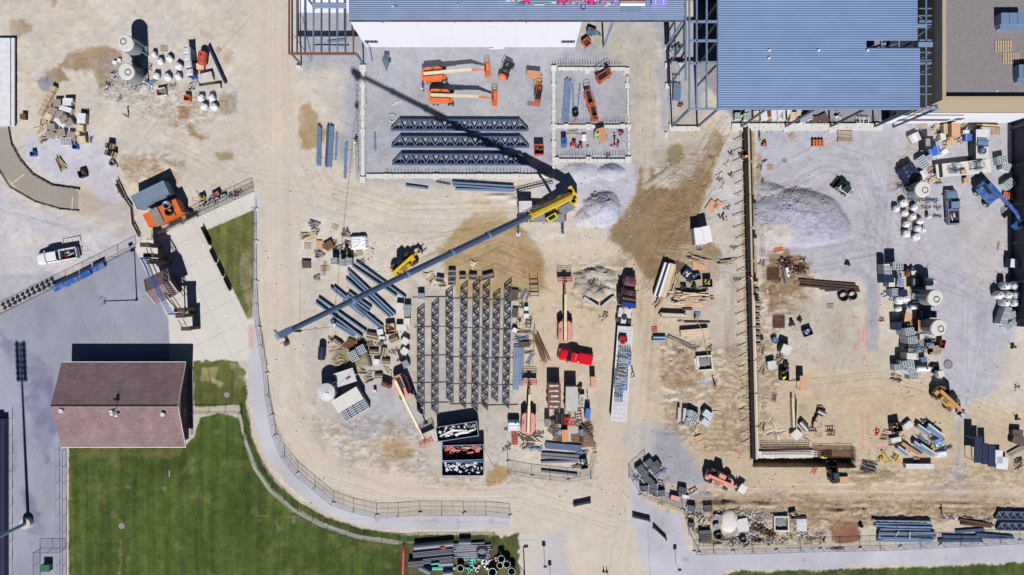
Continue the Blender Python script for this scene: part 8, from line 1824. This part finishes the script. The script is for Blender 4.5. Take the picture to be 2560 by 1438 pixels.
cl("clu",b_rubble(16,1.6,.9,"white_dirty","black",.45,.5,33),[(512,510,30),(528,503,30),(590,487,20),(575,490,25,.9)],"small clutter heap","small clutter heaps","above the plaza","clutter",h=.4)
one("ymix",b_reelcart("yellow_dark"),504,494,20,"yellow and red site machine above the plaza","machine",.8,1.3,1.3,1.6);one("rcl",b_rubble(10,.8,.6,"red_dull","black",.4,.4,5),600,483,0,"red and black clutter near the plaza's top corner","clutter")
one("bbox",b_box(1.5,.7,.9,"rust_dark","plum"),537,487,28,"brown bench-like box above the plaza","box",.9);one("tyr9",b_coil(.5,"black",3,.15),473,536,0,"dark tyre right of the orange container","tyre",.4);one("tyr8",b_coil(.45,"rubber",3,.15),462,529,0,"dark tyre pile touching the orange container","tyre",.4)
one("m1",b_reelcart("steel_light"),1697,117,40,"grey and red machine inside the tall frame","machine",.8,1.8);one("m2",b_rubble(12,1.0,.8,"red_dull","black",.4,.5,9),1700,264,0,"pink-red wrapped lump at the foot of the tall frame","lump")
one("m3",b_pallet("white_dirty",6,1.3,1.7),1694,198,0,"white slatted pallet above the blue-grey stud bundle","pallet",1,1,1,4);one("m4",b_pallet("white",6,1.0,.9),1704,158,30,"small white pallet inside the tall frame","pallet",.5,1,1,3);one("m5",b_reelcart("orange_old"),1710,143,70,"small orange machine inside the tall frame","machine")
def b_scissor():e=E("scissor_lift");[wheel(e,x,y,.2,.14,"rubber",10)for x in(-.7,.7)for y in(-.38,.38)];MB().box(0,0,.2,2.0,.8,.5).build("chassis",e,"orange");s_=MB();[s_.bar((-.8,.3*q,.7),(.8,.3*q,1.1),.08)for q in(-1,1)];s_.build("scissor_arms",e,"black");MB().box(0,0,1.15,2.3,.85,.08).build("platform",e,"black");r=MB();[r.bar((-1.15,y,z),(1.15,y,z),.05)for y in(-.42,.42)for z in(1.6,2.1)];[r.bar((x,-.42,z),(x,.42,z),.05)for x in(-1.15,1.15)for z in(1.6,2.1)];r.build("guard_rail",e,"orange");MB().box(.7,0,1.24,.4,.5,.5).build("control_box",e,"rust");return e
for a in[(1347,233,80,"orange scissor lift beside the large cardboard-brown panel",1.2),(1510,190,33,"orange scissor lift by itself in the small bay's top right",1.2),(1473,248,-76,"upper orange scissor lift of the chained pair in the bay",1.2),(1484,282,-76,"lower orange scissor lift of the chained pair in the bay",1.2)]:put("sciss",b_scissor,a[0],a[1],a[2],1.6,0,a[3],"scissor lift","orange scissor lifts around the bay",a[4])
one("cbp",b_table(2.4,1.4,1.3,"cardboard"),1334,187,-6,"large cardboard-brown panel, left of the small bay","panel",1.3);one("cbp2",b_table(1.1,1.6,1.2,"cardboard"),1345,201,-10,"smaller brown panel hanging over the scissor lift","panel",1.2)
one("cbp3",b_table(1.5,1.4,1.3,"cardboard"),1503,330,15,"upper cardboard-brown panel below the bay","panel",1.3);one("cbp4",b_table(1.5,1.2,.9,"cardboard"),1507,346,25,"lower cardboard-brown panel below the bay","panel",1.0)
one("cbr",b_opencrate(1.2,1.3,1.1,"orange_box",["wood_dark","rust"]),1467,105,35,"tan open crate with dark tools near the blue mixer","crate",1.1)
one("redg",b_opencrate(1.6,1.7,1.6,"red_dull",["wood_dark","rust"]),1348,373,0,"red open bin right of the truss stacks","bin",1.6)
one("blug",b_generator(.9,1.5,1.5,"blue","navy"),1411,355,0,"small blue generator below the bay","generator",1.5);one("rungs",b_pallet("red_dull",8,2.2,.6),1334,260,-8,"red comb-like rack below the scissor lift","rack",.2)
cl("mach7",b_reelcart("red_dull"),[(1435,357,80,1.3),(1452,362,80),(1544,358,60),(1555,330,20)],"red and black site machine","red and black site machines","below the bay","machine",h=.7)
one("whk",b_tarp(1.0,1.2,.5,"white",22,6),1460,342,0,"white crumpled cloth below the bay","cloth",.4);one("wdp",b_planks(9,1.9,.8,"wood","wood_old",17,.1),1434,335,0,"small stack of boards below the bay","boards")
one("xtri",b_rebarbundle(6,1.0,.8,"steel"),1517,386,40,"blue-black star-shaped stand below the bay","stand");cl("rng",b_coil(.62,"white_dirty",2,.06),[(981,295,0),(1082,291,0)],"pale wire ring","pale wire rings","above the truss stacks","wire ring")
one("brs",b_ringpipe(.55,.9,"navy","navy"),1439,283,0,"dark blue round tub beside the tube bundles","tub",.9);one("orr",b_coil(.4,"orange_old",3,.04),1439,305,0,"thin orange hose ring at the bay's cross wall","hose")
for a in[(308,286,"person in orange standing alone below the silos",30,"orange","orange_old"),(1055,222,"person in orange-red standing left of the lower boom lift",80,"orange","white"),(886,356,"person in a yellow-green vest by the yellow pole",-60,"lime","white","stand","denim","lime"),(833,817,"person in a yellow-green vest guiding the load among the steel beams",60,"white_dirty","white","bend","denim","lime"),(1586,944,"person in dark clothes and a white helmet beside the flatbed",180,"navy","white","walk"),(1793,974,"person in orange by the white spill",120,"orange","orange","bend"),(1885,692,"person in pink right of the formwork",200,"pink","white","bend"),(1888,706,"person in a lime vest right of the formwork",170,"lime","lime","stand","denim","lime"),(1861,391,"person in an orange shirt standing over the wall form",10,"orange","orange","bend"),(1873,389,"person in dark red with a white helmet beside the form",190,"rust","white","bend"),(1907,346,"person in a lime shirt near the red machine",-40,"lime","lime"),(1962,950,"person in a lime vest at the dark crate",90,"lime","lime","bend","denim","lime"),(2055,1144,"person in a lime shirt kneeling over the rebar cage",0,"lime","lime","bend","denim","lime"),(1855,289,"person in a lime vest between the two block pallets under the deck",0,"lime","lime","stand","denim","lime"),(1866,275,"person in yellow-green nearest the deck's edge",0,"lime","white","walk"),(1488,338,"person in a lime shirt beside the brown panels",20,"lime","lime","bend"),(1541,359,"person in red with a white helmet below the bay",100,"red_dull","white","bend"),(2368,1300,"person in blue at the right end of the steel row",100,"tarp_blue","white","bend")]:person(a[0],a[1],a[2],a[3],*a[4:])
SC=[b_rubble(26,1.8,1.1,"wood_old","wood_dark",.3,.2,71),b_rubble(22,1.5,1.0,"white_dirty","steel_dark",.3,.25,72),b_planks(16,1.6,.8,"wood","wood_dark",73,.8,"scrap_pile",.1),b_rubble(24,1.6,1.2,"cmu","cmu_dark",.3,.3,74),b_planks(12,2.4,.6,"steel_light","steel_dark",75,.3,"bar_pile",.07),b_rubble(20,1.2,1.2,"rust","rust_dark",.3,.2,76)]
WL=[("small brown rubble heap","small brown rubble heaps"),("small white scrap heap","small white scrap heaps"),("splintered stick pile","splintered stick piles"),("grey broken block heap","grey broken block heaps"),("thin metal bar pile","thin metal bar piles"),("small rusty scrap heap","small rusty scrap heaps")]
for k,spots,w in[(0,[(340,222,0),(372,170,40),(430,215,10),(300,245,70,.8)],"round the mortar silos"),(1,[(360,140,0),(480,222,30),(345,190,90)],"round the mortar silos"),(3,[(270,215,0,1.2),(285,185,40)],"left of the silos"),(4,[(380,205,60),(345,160,-50)],"between the silos' legs"),(2,[(105,350,20),(225,350,70,.7),(128,260,50,.8)],"round the left crate heap"),(1,[(150,345,0,.7),(215,278,0,.7)],"round the left crate heap"),(2,[(760,590,20),(790,582,60,.8),(812,618,0,.7),(835,610,70,.8),(868,636,20)],"in the yard's left corner"),(1,[(905,655,0),(888,640,40,.7)],"in the yard's left corner"),(0,[(862,862,0),(925,860,50),(948,862,0,.8),(985,880,20)],"among the brown bundles"),(1,[(960,850,0,.8),(990,835,0,.7),(1000,900,30,.8)],"among the brown bundles"),(2,[(920,950,20),(850,915,40),(905,930,0,.8)],"below the tilted blocks"),(5,[(830,850,0),(900,852,30)],"near the olive patch"),(2,[(1105,712,0,.8),(1075,700,50),(1200,700,20,.7)],"above the truss rows"),(5,[(1305,760,0,.8),(1300,800,0),(1325,860,0,.8)],"right of the truss rows"),(4,[(1305,845,10),(1325,895,80),(1310,735,70,.8)],"right of the truss rows"),(1,[(1300,730,0,.6),(1308,770,0,.7)],"right of the truss rows"),(0,[(1395,1060,0,.8),(1440,1060,20),(1350,1085,0),(1270,1120,40)],"round the site trailers"),(4,[(1400,1075,30),(1340,1120,0),(1455,1130,10)],"inside the fenced corner"),(1,[(1460,1020,0,.7),(1380,1070,0,.6),(1268,1075,0,.7)],"round the site trailers"),(2,[(1665,735,70),(1690,730,0),(1755,725,30),(1775,745,0,.8),(1700,800,0,.6)],"in the lumber yard"),(0,[(1740,870,0),(1700,880,0),(1775,870,40,.8)],"below the lumber yard"),(4,[(1660,720,72),(1705,735,10)],"in the lumber yard"),(0,[(1780,395,0,.7),(1800,450,0,.7),(1820,520,30,.8),(1835,620,0,.7),(1845,700,0,.7)],"along the wall form's left side"),(2,[(1900,420,80,.7),(1905,660,80,.8),(1903,880,80),(1905,930,80,.8),(1905,1070,80)],"along the wall form's right side"),(5,[(1950,700,0),(2010,650,0),(2030,700,0,.8)],"in the rusty corner"),(2,[(1960,860,0,.6),(1950,900,50,.8),(2050,1020,20,.7),(2030,1075,0,.7)],"on the dirt right of the form"),(3,[(2215,735,0),(2230,745,30,.8),(2268,768,0,.8)],"left of the pale round silo"),(1,[(2265,675,0,.8),(2300,690,0,.7),(2262,790,0,.8),(2310,775,0,.8)],"down the right column"),(4,[(2320,765,30),(2300,870,0),(2290,875,60),(2330,850,0)],"down the right column"),(5,[(2285,805,0),(2350,880,0,.8)],"down the right column"),(2,[(2240,945,-10,1.1),(2205,800,0,.6)],"at the right column's edge"),(1,[(2300,330,0),(2345,350,30),(2400,355,0,.8),(2425,395,0,.7),(2300,470,0)],"in the upper right corner"),(2,[(2350,330,0),(2410,318,50),(2440,318,0),(2330,425,20),(2345,455,0,.8)],"in the upper right corner"),(4,[(2260,460,30),(2290,490,60),(2330,500,0),(2345,540,0,.6)],"round the right-hand bags"),(0,[(2300,500,0,.8),(2318,520,0),(2345,520,0,.8)],"round the right-hand bags"),(4,[(2240,1075,0),(2325,1065,-40,1.2),(2350,1090,-40),(2310,1100,-35),(2370,1120,30,.8)],"in the lower right heap"),(1,[(2310,1055,-30),(2335,1065,0),(2360,1125,0)],"in the lower right heap"),(2,[(2230,1110,0,.7),(2210,1095,0,.8),(2290,1150,0,.8),(2545,1165,30)],"round the lower right heap"),(0,[(1745,1290,0),(1745,1330,0),(1775,1300,30),(1860,1300,0),(1910,1270,0),(1980,1340,0),(2030,1350,0)],"along the lower fence line"),(3,[(1800,1280,0),(1850,1320,0),(1885,1345,0),(1960,1350,0),(1830,1360,0)],"along the lower fence line"),(5,[(1905,1330,0,1.1),(1870,1360,0),(1930,1355,0),(2060,1350,0)],"along the lower fence line"),(1,[(1845,1275,0),(1875,1300,0),(2015,1335,0),(2380,1295,0)],"along the lower fence line"),(2,[(1760,1320,0),(1790,1355,0),(2000,1295,0),(2420,1290,-10)],"along the lower fence line"),(4,[(1600,1190,30),(1650,1180,30),(1645,1215,0)],"inside the entrance fence"),(1,[(1618,1175,0,.7),(1605,1205,0,.7),(1640,1240,0,.7),(1700,1240,0,.6)],"inside the entrance fence"),(3,[(1740,1060,0,.8),(1705,1060,0,.6)],"by the lower block cubes"),(5,[(1415,360,0,.5),(1470,365,0,.5)],"below the small bay"),(1,[(1500,310,0,.5),(1445,370,0,.6),(1530,365,0,.5)],"below the small bay")]:
 cl("sc%d"%k,SC[k],spots,WL[k][0],WL[k][1],w,"scrap heap",h=.2)
one("tsh",b_ply(1.4,1.2,.3,"membrane"),1857,1222,60,"pale blue sheet held on the pink telehandler's forks","sheet",1.0,z=.8)
beams("lrX",b_pole(.09,"galv","steel_tube"),[(2190,1308,2330,1310,.9),(2200,1322,2326,1325,.9),(2196,1336,2336,1334,.9),(2204,1347,2334,1350,.9)],"","pale single tubes","on the lower right steel bundles","steel tube",1.0)
beams("lrY",b_pole(.07,"white","strap_bar"),[(2238,1341,2247,1328,1.0),(2274,1347,2274,1329,1.0)],"","short white cross bars","on the lower right steel bundles","bar",1.0)
one("lolog",b_planks(3,3.0,.3,"white","membrane",4,.03),1240,121,1,"thin pale strips lying along the foot of the white hall wall","strips")
one("s55",b_planks(5,2.2,.8,"white_dirty","concrete",7,.25),994,252,30,"faint pale laths on the gravel left of the lower boom lift","laths")
def b_stakes():e=E("survey_stake");MB().box(0,0,0,.06,.06,.8).build("stake",e,"wood");MB().box(0,0,.7,.12,.02,.1).build("flag",e,"pink");return e
cl("stk",b_stakes,[(1600,110,0),(1880,640,0),(1606,330,0),(1640,250,0)],"","small survey stakes","beside the sandy lane and forms","stake")
def b_rodrow(n,L):
 def f():
  e=E("anchor_row");rr=random.Random(n)
  for k in range(n):x=-L/2+L*k/(n-1);MB().cyl((x,0,0),(x+rr.uniform(-.05,.05),rr.uniform(-.1,.1),rr.uniform(.6,.9)),.035,.035,5).box(x,0,0,.14,.14,.06).build("anchor_bolt",e,"rust_dark")
  return e
 return f
for k,(x0,y0,x1,y1,n,w)in enumerate([(1382,160,1550,160,26,"row of upright dark anchor rods above the small bay"),(1395,305,1560,303,24,"row of upright dark anchor rods along the bay's cross wall"),(1395,388,1560,386,24,"row of upright dark anchor rods above the bay's lower wall"),(970,432,1370,431,48,"long row of upright dark anchor rods below the three trusses"),(1845,306,2190,304,34,"row of upright dark anchor rods under the big deck's edge"),(894,190,896,430,20,"row of upright dark anchor rods left of the pad's side wall")]):
 cx,cy,L,an=line(x0,y0,x1,y1);one("anch%d"%k,b_rodrow(n,L),cx,cy,an,w,"anchor rods")
